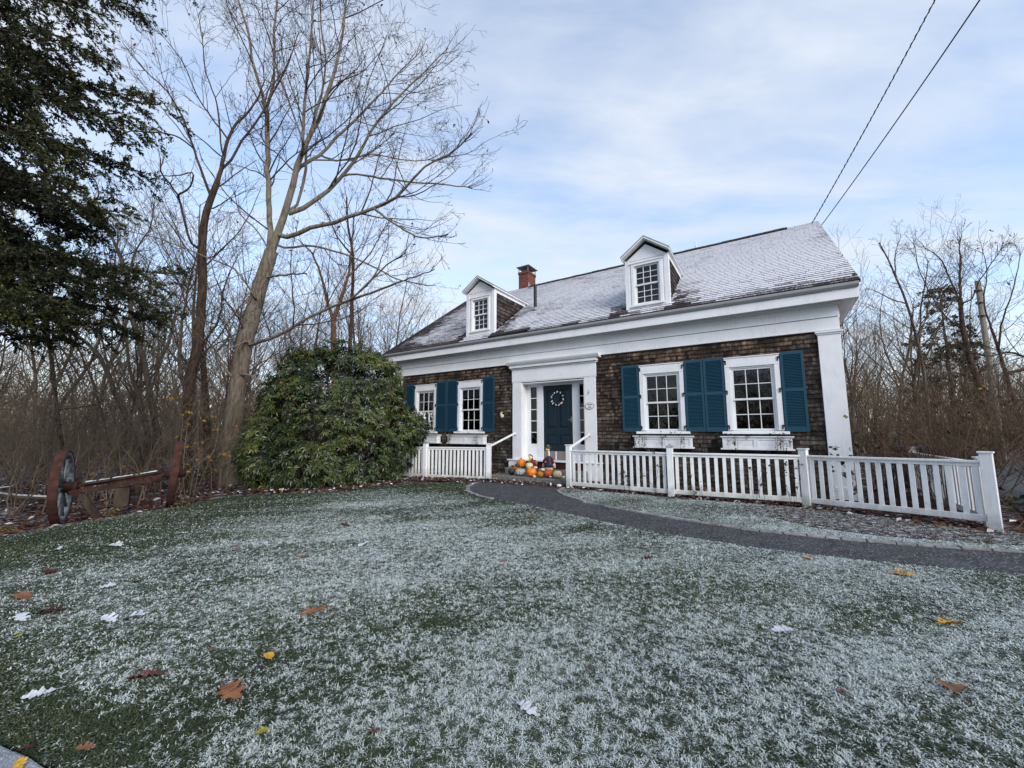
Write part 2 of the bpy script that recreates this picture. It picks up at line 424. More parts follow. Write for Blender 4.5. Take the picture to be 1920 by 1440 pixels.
PATH = [(-.50, 12.2), (-.85, 11.6), (-1.0, 11.0), (-1.12, 10.3), (-1.04, 9.6), (-.74, 9.0), (-.32, 8.5), (.23, 7.98), (.83, 7.35), (1.48, 6.58), (2.23, 5.86), (3.01, 5.27), (3.84, 4.80), (4.63, 4.44), (5.4, 4.17), (6.6, 3.75), (12, 2.0),
        (12, 3.1), (7.5, 4.36), (6.0, 4.81), (5.26, 5.06), (4.52, 5.36), (3.44, 5.95), (2.56, 6.74), (1.47, 7.96), (1.12, 8.82), (1.03, 9.3), (1.06, 9.7), (1.25, 10.2), (1.5, 10.8), (1.2, 11.2)]
DRIVE = [(9.7, 7.9), (13.2, 12.2), (19, 17.4), (28, 22), (40, 30), (40, 14), (24, 10), (14, 7.0), (11, 7.4)]

def sheet(name, poly, mat, dz, step, attr=None, extra=1):
    """ground sheet clipped to a polygon and draped on the ground"""
    bm = bmesh.new()
    xs = [p[0] for p in poly]; ys = [p[1] for p in poly]
    f = bm.faces.new([bm.verts.new((x, y, 0)) for x, y in poly])
    for lo, hi, ax in ((min(xs), max(xs), 0), (min(ys), max(ys), 1)):
        k = lo + step * .53
        while k < hi:
            no = (1, 0, 0) if ax == 0 else (0, 1, 0); co = (k, 0, 0) if ax == 0 else (0, k, 0)
            bmesh.ops.bisect_plane(bm, geom=bm.verts[:] + bm.edges[:] + bm.faces[:], dist=1e-5, plane_co=co, plane_no=no)
            k += step
    P = np.array([v.co for v in bm.verts]); Z = gz(P[:, 0], P[:, 1]) + dz
    for v, z in zip(bm.verts, Z): v.co.z = z
    for fc in bm.faces:
        if fc.normal.z < 0: fc.normal_flip()
        fc.smooth = True
    bm.normal_update()
    me = bpy.data.meshes.new(name); bm.to_mesh(me); bm.free()
    if attr:
        n = len(me.vertices); co = np.zeros(n * 3, np.float32); me.vertices.foreach_get('co', co); co = co.reshape(-1, 3)
        at = me.attributes.new('frost', 'FLOAT', 'POINT'); at.data.foreach_set('value', attr(co[:, 0], co[:, 1]).astype(np.float32))
    o = link(name, me, mat); o['kind'] = 'structure'
    return o

def frost(x, y):
    """how much frost lies on the lawn, 0..1"""
    v = (x - HO[0]) * HN[0] + (y - HO[1]) * HN[1]
    f = .57 + .26 * (vn1(x * .55, y * .55) - .5) + .20 * (vn2(x * 1.7, y * 1.7) - .5)
    f += .34 * (vn3(x * .5 + y * .3, y * 3.2 - x * .9) - .5)
    for bx, by, br in ((-1.9, 7.3, .25), (-3.6, 4.6, .12), (1.1, 6.3, .10), (-.6, 3.4, .06), (2.9, 3.5, .08)): f -= .22 * np.exp(-((x - bx) ** 2 + 2.2 * (y - by) ** 2) / br)
    f -= .42 * sstep(-3.0, -7.0, x - .25 * (y - 6)) * sstep(2.5, 6, y)           # green under the trees
    f -= .40 * sstep(4.6, 3.0, v) * sstep(.6, -.8, x)                          # green by the shrub and steps
    f -= .55 * sstep(.55, .1, np.abs((x + 2.1) * .33 + (y - 2.0) * .93)) * sstep(-1.2, -1.9, x)  # green beside the kerb
    f += .10 * sstep(-1.5, 2.5, x) * sstep(8, 2, y)
    return np.clip(f, 0, 1)

def bedfrost(x, y):
    f = frost(x, y) - .02
    return np.clip(f, 0, 1)

# one ground sheet out to the horizon, finer near the camera
def base_ground():
    t = np.concatenate([-np.geomspace(40, 700, 10)[::-1], np.linspace(-30, 30, 81), np.geomspace(40, 700, 10)])
    X, Y = np.meshgrid(t, t + 8, indexing='ij'); n = len(t)
    Z = gz(X, Y) - .004
    inl = inpoly(X, Y, LAWN) | inpoly(X, Y, PATH) | inpoly(X, Y, BED)
    Z = np.where(inl, Z - .05, Z)
    V = np.stack([X, Y, Z], -1).reshape(-1, 3)
    i, j = np.meshgrid(np.arange(n - 1), np.arange(n - 1), indexing='ij'); a = (i * n + j).ravel()
    F = np.stack([a, a + n, a + n + 1, a + 1], 1)
    o = link('ground', np_mesh('ground', V, F, smooth=True), M['woodfloor']); o['kind'] = 'structure'
base_ground()
sheet('lawn', LAWN, M['lawn'], .010, .3, frost)
sheet('planting_bed', BED, M['lawn'], .012, .3, bedfrost)
sheet('mulch_bed', [(7.6, 4.6), (6.2, 5.05), (5.0, 5.5), (4.4, 6.0), (4.1, 6.9), (4.3, 7.7), (5.3, 7.4), (6.6, 5.72), (9.2, 5.3), (9.4, 4.3)], M['mulch'], .020, .3)
sheet('gravel_path', PATH, M['gravel'], .004, .3)
sheet('drive', DRIVE, M['gravel'], .012, .8)
sheet('road', [(-30, 12.0), (-9.8, 4.35), (-2.55, 1.78), (3, -.2), (30, -9.7), (30, -22), (-30, -22)], M['asphalt'], .002, 2.0)
# soil bed between fence and house
sheet('soil_bed', [hw(5.3, .1)[:2], hw(5.5, 1.9)[:2], hw(3.4, 2.5)[:2], hw(-1, 3.2)[:2], hw(-1.4, .1)[:2]], M['woodfloor'], .016, .4)
sheet('fence_bed', [hw(8.2, -.1)[:2], hw(8.1, 1.3)[:2], hw(12.8, 1.35)[:2], hw(14.8, 2.2)[:2], hw(17.5, 1.5)[:2], hw(15.5, -2)[:2]], M['woodfloor'], .016, .4)

# stone edging of the path: a row of small setts along both edges
def edging(name, line, w, seed):
    r = random.Random(seed); mb = MB(); P = [Vector((x, y, 0)) for x, y in line]; d = 0; seg = []
    for a, b in zip(P, P[1:]): seg.append((a, b, (b - a).length))
    tot = sum(s_[2] for s_ in seg); t = 0
    def at(t):
        for a, b, l in seg:
            if t <= l: return a + (b - a) * (t / l), (b - a).normalized()
            t -= l
        return seg[-1][1], (seg[-1][1] - seg[-1][0]).normalized()
    while t < tot - .1:
        L = r.uniform(.16, .30); p, dr = at(t + L / 2); sd = Vector((-dr.y, dr.x, 0)); z = g1(p.x, p.y); ww = w * r.uniform(.8, 1.1); h = .022 + r.uniform(-.006, .008)
        a = p - dr * (L / 2 - .006); b = p + dr * (L / 2 - .006)
        mb.hexa([Vector((q.x, q.y, zz)) for zz in (z - .05, z + h) for q in (a - sd * ww / 2, b - sd * ww / 2, b + sd * ww / 2, a + sd * ww / 2)])
        t += L
    o = mb.build(name, M['edging'], bevel=.008); o['kind'] = 'structure'
M['edging'] = noisy('edging_stone', (.13, .13, .125), (.30, .30, .30), 6, .9, .2, .5, .01)
edging('path_edging', [(1.28, 10.1), (1.11, 9.7), (1.09, 9.3), (1.17, 8.84), (1.51, 8.0), (2.59, 6.78), (3.45, 6.0), (4.52, 5.41), (5.26, 5.11), (6.0, 4.86), (7.5, 4.41), (9, 3.98)], .085, 3)
edging('path_edging', [(-.85, 11.55), (-1.0, 11.0), (-1.12, 10.3), (-1.04, 9.6), (-.74, 9.0), (-.45, 8.65)], .10, 4)

# granite kerb blocks at the road side (they run on out of the picture)
def kerb_block(x, y, L, ang, lab, grp=None):
    bm = bmesh.new(); W = .34; H = .2
    bmesh.ops.create_cube(bm, size=1, matrix=Matrix.Diagonal((L - .012, W, H, 1)))
    bmesh.ops.subdivide_edges(bm, edges=bm.edges[:], cuts=6, use_grid_fill=True)
    for v in bm.verts: v.co += Vector((random.uniform(-1, 1), random.uniform(-1, 1), random.uniform(-1, 1))) * .004
    me = bpy.data.meshes.new('granite_kerb_block'); bm.to_mesh(me); bm.free()
    o = link('granite_kerb_block', me, M['granite'])
    b = o.modifiers.new('Bevel', 'BEVEL'); b.width = .012; b.segments = 2; b.limit_method = 'ANGLE'; b.angle_limit = R(50)
    o.location = (x, y, .042 - H / 2); o.rotation_euler = (0, 0, ang); tag(o, lab, 'kerb stone', grp)
ka = math.atan2(-.165, .45)
kd = np.array([math.cos(ka), math.sin(ka)]); kn = np.array([kd[1], -kd[0]])
kp = np.array([-2.02, 1.94]) + kn * .185
for k, (s0, L, lab) in enumerate([(-1.26, 1.0, 'grey granite kerb block at the lower left corner of the lawn, left of the joint'), (-.30, .9, 'grey granite kerb block whose end shows at the bottom edge, right of the joint')]):
    c = kp + kd * (s0 + L / 2)
    kerb_block(c[0], c[1], L, ka, lab, 'granite kerb along the lawn')

# ----------------------------------------------------------------------------- the house
house = empty('shingled_house', hw(0, 0), HA, 'old shingled house with white trim, blue shutters and snow-dusted roof', 'house')
EV, EW, RV, RW = .38, 4.56, -4.73, 8.20            # eave and ridge lines (v, w)
U0, U1 = -.46, 14.08
WIN = [1.10, 3.22, 9.51, 11.52]; WW = 1.095
OPEN = [(u + .06, u + WW - .06, 1.50, 3.10) for u in WIN] + [(5.62, 8.18, .10, 3.60)]

def shingle_rows(rows, exposure, org, ax, up, out, seed, opens=(), wmin=.07, wmax=.19, warmf=None, lift=.022):
    """rows: list of (z0, u_start, u_end); returns verts, faces and attrs of overlapping wedge shingles"""
    r = random.Random(seed); V = []; F = []; T = []; W = []
    org, ax, up, out = (np.array(q, float) for q in (org, ax, up, out))
    for z, ua, ub in rows:
        u = ua - r.uniform(0, .1)
        rowt = r.uniform(-.10, .10)
        while u < ub:
            w = r.uniform(wmin, wmax); a, b = max(u, ua), min(u + w - .0025, ub); u += w
            if b - a < .015: continue
            parts = [(a, b)]
            for o0, o1, z0, z1 in opens:
                if z + exposure * .9 > z0 and z + .02 < z1:
                    q = []
                    for c, d in parts:
                        if d <= o0 or c >= o1: q.append((c, d)); continue
                        if c < o0: q.append((c, o0))
                        if d > o1: q.append((o1, d))
                    parts = q
            for c, d in parts:
                if d - c < .012: continue
                zb = z + r.uniform(-.006, .005); zt = z + exposure * 1.12; lf = lift * r.uniform(.7, 1.35); n = len(V)
                zm = zb + r.uniform(.012, .030)
                for uu, zz, oo in ((c, zb, lf), (d, zb, lf), (d, zt, .003), (c, zt, .003), (c, zb, 0), (d, zb, 0), (d, zm, lf * .86 + .0004), (c, zm, lf * .86 + .0004)):
                    V.append(org + ax * uu + up * zz + out * oo)
                F += [(n + 7, n + 6, n + 2, n + 3), (n + 4, n + 5, n + 1, n), (n, n + 1, n + 6, n + 7), (n + 4, n, n + 7, n + 3), (n + 1, n + 5, n + 2, n + 6)]
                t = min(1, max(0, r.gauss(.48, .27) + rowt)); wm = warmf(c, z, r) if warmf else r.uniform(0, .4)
                T += [t, 0, t * .25, t * .6, t * .6]; W += [wm] * 5  # lower strip darkened: shadow line of each row painted in, plus stained bottoms
    return V, F, T, W
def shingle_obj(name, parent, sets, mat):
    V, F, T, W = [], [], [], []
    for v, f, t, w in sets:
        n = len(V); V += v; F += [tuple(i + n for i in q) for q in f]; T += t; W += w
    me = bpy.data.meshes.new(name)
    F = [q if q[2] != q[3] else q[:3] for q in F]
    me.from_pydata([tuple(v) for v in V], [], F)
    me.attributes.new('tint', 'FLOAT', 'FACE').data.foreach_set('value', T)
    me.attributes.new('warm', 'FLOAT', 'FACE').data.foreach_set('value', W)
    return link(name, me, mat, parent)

def warm_front(u, z, r):
    k = .25 + .5 * max(0, min(1, (z - 2.2) / 1.2)) + (.25 if u > 8 else 0) - (.75 if u > 13.02 else 0) - (.35 if z < 1.3 else 0)
    k += .5 * (float(vn2(u * 1.1, z * 1.4)) - .5)
    return min(1, max(0, k + r.uniform(-.15, .15)))
EXP = .100
frontrows = [(.12 + i * EXP, .34, 13.35) for i in range(36)]
gab = []
for i in range(80):
    z = .12 + i * EXP
    if z < 4.4: gab.append((z, 0.02, 9.42))
    else:
        h = (z - 4.3) / .7123
        if h < 4.6: gab.append((z, h + .05, 9.46 - h - .05))
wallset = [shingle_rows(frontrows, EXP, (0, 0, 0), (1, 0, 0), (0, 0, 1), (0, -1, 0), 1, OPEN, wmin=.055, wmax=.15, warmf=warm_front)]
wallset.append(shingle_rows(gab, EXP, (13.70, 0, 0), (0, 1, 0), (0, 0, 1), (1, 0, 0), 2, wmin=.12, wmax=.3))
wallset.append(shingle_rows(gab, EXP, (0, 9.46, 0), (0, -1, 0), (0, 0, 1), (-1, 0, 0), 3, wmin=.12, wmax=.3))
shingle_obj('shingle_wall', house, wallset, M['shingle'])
mb = MB()                                            # boarding behind the shingles, with real openings
us = sorted({0.0, 13.7} | {q for o in OPEN for q in o[:2]}); ws = sorted({0.0, 4.3} | {q for o in OPEN for q in o[2:]})
for a, b in zip(us, us[1:]):
    for c, d in zip(ws, ws[1:]):
        if not any(o[0] <= a and b <= o[1] and o[2] <= c and d <= o[3] for o in OPEN): mb.ubox(a, b, -.14, -.002, c, d)
mb.poly([(13.69, .01, 0), (13.69, 9.45, 0), (13.69, 9.45, 4.4), (13.69, 4.73, 8.0), (13.69, .01, 4.4)])
mb.poly([(.01, .01, 0), (.01, 9.45, 0), (.01, 9.45, 4.4), (.01, 4.73, 8.0), (.01, .01, 4.4)])
mb.poly([(0, 9.45, 0), (13.7, 9.45, 0), (13.7, 9.45, 4.5), (0, 9.45, 4.5)])
mb.poly([(0, .2, .6), (13.7, .2, .6), (13.7, 9.4, .6), (0, 9.4, .6)]); mb.poly([(0, .2, 4.0), (13.7, .2, 4.0), (13.7, 9.4, 4.0), (0, 9.4, 4.0)])
mb.build('wall_boarding', M['dark'], house)
# corner pilasters with caps
for a, b in ((-.05, .36), (13.335, 13.725)):
    mb = MB(); mb.ubox(a, b, -.30, .055, .05, 3.57); mb.ubox(a - .02, b + .02, -.32, .075, 3.57, 3.605); mb.ubox(a - .045, b + .045, -.345, .10, 3.605, 3.645); mb.ubox(a - .03, b + .03, -.33, .085, .05, .38)
    mb.build('corner_pilaster', M['white'], house, bevel=.006)
mb = MB(); mb.ubox(-.05, 13.725, -.14, .045, 3.69, 3.935); mb.ubox(-.05, 13.725, -.14, .060, 3.947, 4.25); mb.ubox(-.06, 13.735, -.1, .058, 3.660, 3.692)
mb.box(13.70, 13.745, .10, 9.4, 3.69, 3.935); mb.box(13.70, 13.76, .10, 9.4, 3.947, 4.25)
mb.build('frieze_board', M['white'], house, bevel=.005)
mb = MB(); mb.ubox(-.36, 14.02, -.02, .345, 4.262, 4.285); mb.ubox(-.38, 14.04, .345, .375, 4.215, 4.42); mb.ubox(-.10, 13.78, .06, .12, 4.20, 4.262)
mb.box(13.70, 14.02, .01, 9.4, 4.262, 4.285); mb.box(14.01, 14.04, -.345, 9.4, 4.215, 4.42); mb.box(-.38, 0.0, -.345, 9.4, 4.262, 4.285); mb.box(-.40, -.38, -.36, 9.4, 4.215, 4.42)
# raking boards up both gables
for ua, ub in ((13.72, 14.03), (-.41, -.02)):
    for y0, z0, y1, z1 in ((-.36, 4.36, 4.73, 7.985), (9.82, 4.36, 4.73, 7.985)):
        mb.hexa([(ua, y0, z0), (ub, y0, z0), (ub, y1, z1), (ua, y1, z1), (ua, y0, z0 + .17), (ub, y0, z0 + .17), (ub, y1, z1 + .17), (ua, y1, z1 + .17)])
mb.build('cornice', M['white'], house, bevel=.005)
mb = MB(); mb.prism([(-.44, -.375, 4.42), (-.44, -.41, 4.425), (-.44, -.455, 4.47), (-.44, -.465, 4.525), (-.44, -.375, 4.525)], (14.48, 0, 0))
mb.build('gutter', M['blind'], house, bevel=.004)

# roof: every shingle a wedge, snow held on the upper faces
def roof():
    sl = np.array([0, -(RV - EV), RW - EW]); Ls = np.linalg.norm(sl); up = sl / Ls; out = np.array([0, -up[2], up[1]])
    r = random.Random(5); V, F, T, S = [], [], [], []
    ex = .142; n = int(Ls / ex) + 1
    dorm = [(4.14, .60, 2.2), (9.80, .57, 2.2)]
    def snow(u, s):
        f = .76 + .28 * (float(vn1(u * .55, s * .8)) - .5) + .3 * (float(vn3(u * 2.3, s * 3.1)) - .5)
        f += .30 * min(1, max(0, (s - .2) / 1.2)) * min(1, max(0, (u - 4) / 6)) + .04
        f -= .75 * max(0, 1 - (u + .46) / 1.6) + .25 * max(0, (1.1 - s)) * (u < 3.6)         # bare at the left rake
        f -= .40 * max(0, 1 - s / .38)
        for c, hwid, top in dorm:
            if 0 < u - c - hwid < .6 and s < 2.5: f -= .6 * (1 - (u - c - hwid) / .75) * (1 - max(0, s - 1.6) / 1.1)   # melt beside the dormer
            if 0 < c - hwid - u < .45 and s < 1.2: f -= .45
            if abs(u - c) < hwid and s < .6: f += .15
        f -= .25 * max(0, 1 - (U1 - u) / .25)
        return f
    for i in range(n):
        s0 = i * ex; s1 = min(s0 + ex * 1.1, Ls); u = U0 - r.uniform(0, .3)
        while u < U1:
            w = r.choice((.26, .30, .33)) ; a, b = max(u, U0), min(u + w - .007, U1); u += w
            if b - a < .02: continue
            jit = r.uniform(-.006, .004); t = min(1, max(0, r.gauss(.5, .25)))
            prof = ((s0 + jit, .014), (s0 + .030, .0125), (s1, .0035)); m = len(V)
            for s_, o_ in prof:
                for uu in (a, b):
                    V.append(np.array([uu, -EV, EW]) + up * s_ + out * o_)
            for uu in (a, b): V.append(np.array([uu, -EV, EW]) + up * (s0 + jit) + out * 0)
            F += [(m, m + 1, m + 3, m + 2), (m + 2, m + 3, m + 5, m + 4), (m + 6, m + 7, m + 1, m)]
            sn = snow((a + b) / 2, s0 + .07) + r.gauss(0, .10)
            T += [t, t, t * .3]; S += [sn - .34, sn, -1]
    # deck under the shingles, front and back
    m = len(V)
    V += [np.array(p) for p in ((U0, -EV, EW - .002), (U1, -EV, EW - .002), (U1, -RV, RW - .002), (U0, -RV, RW - .002), (U0, 9.84, 4.56), (U1, 9.84, 4.56),
          (U0, -EV, EW - .05), (U1, -EV, EW - .05), (U1, -RV, RW - .05), (U0, -RV, RW - .05), (U0, 9.84, 4.51), (U1, 9.84, 4.51))]
    for f, sn in (((m, m + 1, m + 2, m + 3), -1), ((m + 3, m + 2, m + 5, m + 4), .5), ((m, m + 6, m + 7, m + 1), -1), ((m + 1, m + 7, m + 8, m + 2), -1), ((m + 2, m + 8, m + 11, m + 5), -1),
                  ((m, m + 3, m + 9, m + 6), -1), ((m + 3, m + 4, m + 10, m + 9), -1), ((m + 6, m + 9, m + 8, m + 7), -1), ((m + 9, m + 10, m + 11, m + 8), -1)):
        F.append(f); T.append(.3); S.append(sn)
    me = bpy.data.meshes.new('roof'); me.from_pydata([tuple(v) for v in V], [], F)
    me.attributes.new('tint', 'FLOAT', 'FACE').data.foreach_set('value', T); me.attributes.new('snow', 'FLOAT', 'FACE').data.foreach_set('value', S)
    ro = link('roof', me, M['roof'], house)
    mb = MB(); uu = 3.4; rr = random.Random(3)
    while uu < 13.2:
        a, b = uu, min(uu + .30, 13.25); dz = rr.uniform(-.006, .006)
        mb.hexa([(a, 4.73 - .15, RW - .095 + dz), (b, 4.73 - .15, RW - .095 + dz), (b, 4.73, RW + .0), (a, 4.73, RW), (a, 4.73 - .16, RW - .06 + dz), (b, 4.73 - .16, RW - .06 + dz), (b, 4.73, RW + .055 + dz), (a, 4.73, RW + .055 + dz)])
        mb.hexa([(a, 4.73, RW), (b, 4.73, RW), (b, 4.88, RW - .095), (a, 4.88, RW - .095), (a, 4.73, RW + .055 + dz), (b, 4.73, RW + .055 + dz), (b, 4.89, RW - .06), (a, 4.89, RW - .06)])
        uu += .305
    mb.build('ridge_cap', M['ridge'], ro)
    # raised strip of loose edging along the eave right of the left dormer
    mb = MB(); mb.hexa([(4.75, -.36, 4.575), (6.25, -.36, 4.578), (6.25, -.16, 4.72), (4.75, -.16, 4.717), (4.75, -.385, 4.60), (6.25, -.395, 4.625), (6.25, -.17, 4.765), (4.75, -.17, 4.742)])
    mb.build('eave_flashing', M['ridge'], ro, bevel=.003)
M['ridge'] = noisy('dark_ridge_cap', (.016, .015, .015), (.045, .042, .040), 9, .9, .15, .2)
roof()

# chimney, vent, mast
mb = MB(); mb.box(2.79, 3.31, 4.72, 5.42, 7.7, 8.90); mb.box(2.765, 3.335, 4.695, 5.445, 8.90, 9.02)
ch = mb.build('chimney', M['brick'], house, bevel=.006)
for x, y in ((2.80, 4.73), (3.30, 4.73), (2.80, 5.41), (3.30, 5.41)):
    mb = MB(); mb.box(x - .014, x + .014, y - .014, y + .014, 9.02, 9.27); mb.build('cap_post', M['steel'], ch)
mb = MB(); a = [(2.70, 4.62, 9.26), (3.40, 4.62, 9.26), (3.40, 5.52, 9.26), (2.70, 5.52, 9.26)]; t = (3.05, 5.07, 9.45)
for i in range(4): mb.poly([a[i], a[(i + 1) % 4], t])
mb.poly([(x, y, z - .012) for x, y, z in a]); [mb.poly([a[i], a[(i + 1) % 4], tuple(np.array(a[(i + 1) % 4]) - (0, 0, .012)), tuple(np.array(a[i]) - (0, 0, .012))]) for i in range(4)]
mb.build('chimney_cap', M['steel'], ch)
mb = MB(); mb.box(2.90, 3.20, 4.85, 5.30, 9.02, 9.14); mb.build('flue', M['stone'], ch, bevel=.01)
mb = MB(); mb.hexa([(3.316, 4.705, 8.16), (3.316, 4.95, 8.16), (3.316, 4.90, 8.40), (3.316, 4.72, 8.44), (3.322, 4.705, 8.16), (3.322, 4.95, 8.16), (3.322, 4.90, 8.40), (3.322, 4.72, 8.44)])
mb.build('flashing', M['lead'], ch)
mb = MB(); mb.tube([(5.51, 1.47, 5.80), (5.51, 1.47, 6.82)], .058, 14); vp = mb.build('vent_pipe', M['iron'], house, smooth=False)
mb = MB(); mb.lathe([(.13, -.03), (.12, .015), (.075, .07), (.062, .09)], 16, (5.51, 1.47, 5.875)); mb.build('pipe_collar', M['lead'], vp)
mb = MB(); mb.tube([(10.46, 4.9, 8.0), (10.46, 4.9, 8.56)], .028, 10); mb.build('roof_mast', M['white'], house)

# ---- sash windows
def sash_parts(parent, u0, u1, wb, wt, wm, vtop, rows, mat=None, cols=3):
    """double-hung sash filling u0..u1, wb..wt with meeting rail at wm"""
    mat = mat or M['sash']
    for (a, b, v) in ((wm - .02, wt, vtop), (wb, wm + .02, vtop - .035)):
        mb = MB(); st = .042
        mb.ubox(u0, u0 + st, v - .035, v, a, b); mb.ubox(u1 - st, u1, v - .035, v, a, b)
        mb.ubox(u0 + st, u1 - st, v - .035, v, a, a + .045); mb.ubox(u0 + st, u1 - st, v - .035, v, b - .040, b)
        gu0, gu1, gw0, gw1 = u0 + st, u1 - st, a + .045, b - .04
        for k in range(1, cols):
            x = gu0 + (gu1 - gu0) * k / cols; mb.ubox(x - .009, x + .009, v - .03, v - .004, gw0, gw1)
        for k in range(1, rows):
            z = gw0 + (gw1 - gw0) * k / rows; mb.ubox(gu0, gu1, v - .029, v - .006, z - .009, z + .009)
        mb.build('sash', mat, parent, bevel=.003)
        mb = MB(); mb.poly([(gu0, -(v - .018), gw0), (gu1, -(v - .018), gw0), (gu1, -(v - .018), gw1), (gu0, -(v - .018), gw1)])
        mb.build('pane', M['glass'], parent)

def window(u, curtain=None):
    mb = MB(); a, b = u, u + WW
    mb.ubox(a, a + .105, -.05, .050, 1.535, 3.02); mb.ubox(b - .105, b, -.05, .050, 1.535, 3.02)
    mb.ubox(a, b, -.05, .055, 3.02, 3.235); mb.ubox(a - .012, b + .012, -.05, .072, 3.235, 3.258)
    mb.ubox(a + .105, a + .135, -.14, .022, 1.535, 3.02); mb.ubox(b - .135, b - .105, -.14, .022, 1.535, 3.02); mb.ubox(a + .135, b - .135, -.14, .022, 2.985, 3.02)
    w = mb.build('window', M['white'], house, bevel=.005)
    mb = MB(); mb.hexa([(a - .115, .05, 1.455), (b + .09, .05, 1.455), (b + .09, -.10, 1.455), (a - .115, -.10, 1.455), (a - .115, .05, 1.53), (b + .09, .05, 1.53), (b + .09, -.10, 1.51), (a - .115, -.10, 1.51)])
    mb.build('sill', M['white'], w, bevel=.005)
    sash_parts(w, a + .135, b - .135, 1.532, 2.985, 2.255, .0, 2)
    if curtain:
        for c0, c1, z0, z1 in curtain:
            n = 26; V = []; F = []
            for i in range(n + 1):
                x = a + .14 + (b - a - .28) * (c0 + (c1 - c0) * i / n); d = .13 + .022 * math.sin(i * 1.5) + .01 * math.sin(i * .7)
                zz = z0 + .05 * abs(math.sin(i * math.pi / n * 3))
                V += [(x, d, zz), (x, d, z1)]
            for i in range(n): F.append((2 * i, 2 * i + 2, 2 * i + 3, 2 * i + 1))
            me = bpy.data.meshes.new('curtain'); me.from_pydata(V, [], F); link('curtain', me, M['curtain'], w)
window(WIN[0], [(0, .42, 1.56, 2.3), (0, 1, 2.62, 2.96)])
window(WIN[1], [(0, 1, 2.66, 2.96)])
window(WIN[2]); window(WIN[3], [(0, 1, 2.84, 2.97)])

def shutter(a, b, top, hinge):
    mb = MB(); v0, v1 = .028, .062; bot = 1.505; st = .052
    mid = bot + (top - bot) * .515
    mb.ubox(a, a + st, v0, v1, bot, top); mb.ubox(b - st, b, v0, v1, bot, top)
    for z0, z1 in ((bot, bot + .10), (mid - .035, mid + .035), (top - .075, top)): mb.ubox(a + st, b - st, v0 + .001, v1 - .001, z0, z1)
    for z0, z1 in ((bot + .10, mid - .035), (mid + .035, top - .075)):
        n = int((z1 - z0) / .0335)
        for i in range(n):
            z = z0 + (z1 - z0) * (i + .5) / n
            mb.hexa([(a + st, -v1 + .004, z - .017), (b - st, -v1 + .004, z - .017), (b - st, -v0 - .004, z + .008), (a + st, -v0 - .004, z + .008),
                     (a + st, -v1 + .003, z - .010), (b - st, -v1 + .003, z - .010), (b - st, -v0 - .005, z + .015), (a + st, -v0 - .005, z + .015)])
    mb.poly([(a + .01, -v0 - .001, bot + .02), (b - .01, -v0 - .001, bot + .02), (b - .01, -v0 - .001, top - .02), (a + .01, -v0 - .001, top - .02)])
    s_ = mb.build('shutter', M['teal'], house)
    if hinge:
        e = b if hinge > 0 else a
        for z in (bot + .12, mid + .02, top - .13):
            mb = MB(); x0, x1 = (e - .01, e + .055) if hinge > 0 else (e - .055, e + .01)
            mb.ubox(x0, x1, .058, .074, z, z + .035); xo = (x1 - .028, x1) if hinge > 0 else (x0, x0 + .028)
            mb.ubox(*xo, .056, .072, z - .065, z + .001)
            mb.build('hinge', M['iron'], s_, bevel=.004)
for a, b, t, h in ((.60, 1.085, 3.31, 1), (2.215, 2.70, 3.33, -1), (2.712, 3.205, 3.34, 1), (4.33, 4.79, 3.345, -1), (9.035, 9.495, 3.285, 1), (10.62, 11.05, 3.285, -1), (11.062, 11.508, 3.285, 1), (12.63, 13.06, 3.285, -1)):
    shutter(a, b, t, h)

def window_box(a, b):
    mb = MB(); z0, z1 = 1.10, 1.405
    mb.ubox(a + .04, b - .04, .05, .23, z0 + .03, z1 - .045)
    mb.ubox(a + .02, b - .02, .03, .25, z1 - .045, z1 - .022); mb.ubox(a, b, .03, .272, z1 - .022, z1); mb.ubox(a + .0, b - .0, .03, .262, z0, z0 + .032)
    m_ = (a + b) / 2
    for c, d in ((a + .04, m_), (m_, b - .04)):       # raised panel frames
        for q in ((c, d, z1 - .085, z1 - .046), (c, d, z0 + .033, z0 + .07)): mb.ubox(q[0] + .001, q[1] - .001, .23, .243, q[2], q[3])
        for q in ((c, c + .05), (d - .05, d)): mb.ubox(q[0] + .001, q[1] - .001, .23, .2425, z0 + .071, z1 - .086)
    mb.build('window_box', M['white'], house, bevel=.004)
BOXES = [(.86, 2.50), (2.92, 4.54), (9.34, 10.78), (11.36, 12.77)]
for a, b in BOXES: window_box(a, b)

# ---- doorway
mb = MB()
for a, b, c in ((5.515, 5.845, 5.87), (7.945, 8.29, 7.93)):
    mb.ubox(a, b, -.05, .065, .66, 3.05)
mb.ubox(5.50, 8.305, -.05, .070, 3.05, 3.075)
mb.ubox(5.845, 5.868, -.26, .05, .66, 3.0); mb.ubox(7.922, 7.945, -.26, .05, .66, 3.0); mb.ubox(5.845, 7.945, -.26, .04, 2.995, 3.03)
mb.build('door_pilasters', M['white'], house, bevel=.006).name = 'door_surround'
mb = MB(); mb.ubox(5.50, 8.31, -.05, .075, 3.078, 3.47); mb.ubox(5.46, 8.35, -.05, .105, 3.47, 3.505); mb.ubox(5.44, 8.37, -.05, .16, 3.512, 3.60)
mb.prism([(5.36, .0, 3.60), (5.36, -.19, 3.60), (5.36, -.235, 3.66), (5.36, -.25, 3.70), (5.36, -.25, 3.715), (5.36, .0, 3.735)], (3.10, 0, 0))
mb.build('entablature', M['white'], house, bevel=.005)
mb = MB(); mb.ubox(5.40, 5.87, -.05, .115, .16, .625); mb.ubox(7.93, 8.40, -.05, .115, .16, .625); mb.ubox(5.36, 8.44, -.27, .15, .625, .662)
mb.build('door_base', M['white'], house, bevel=.006)
mb = MB(); mb.ubox(5.87, 7.93, -.04, .085, .42, .622); mb.build('riser', M['maroon'], house)
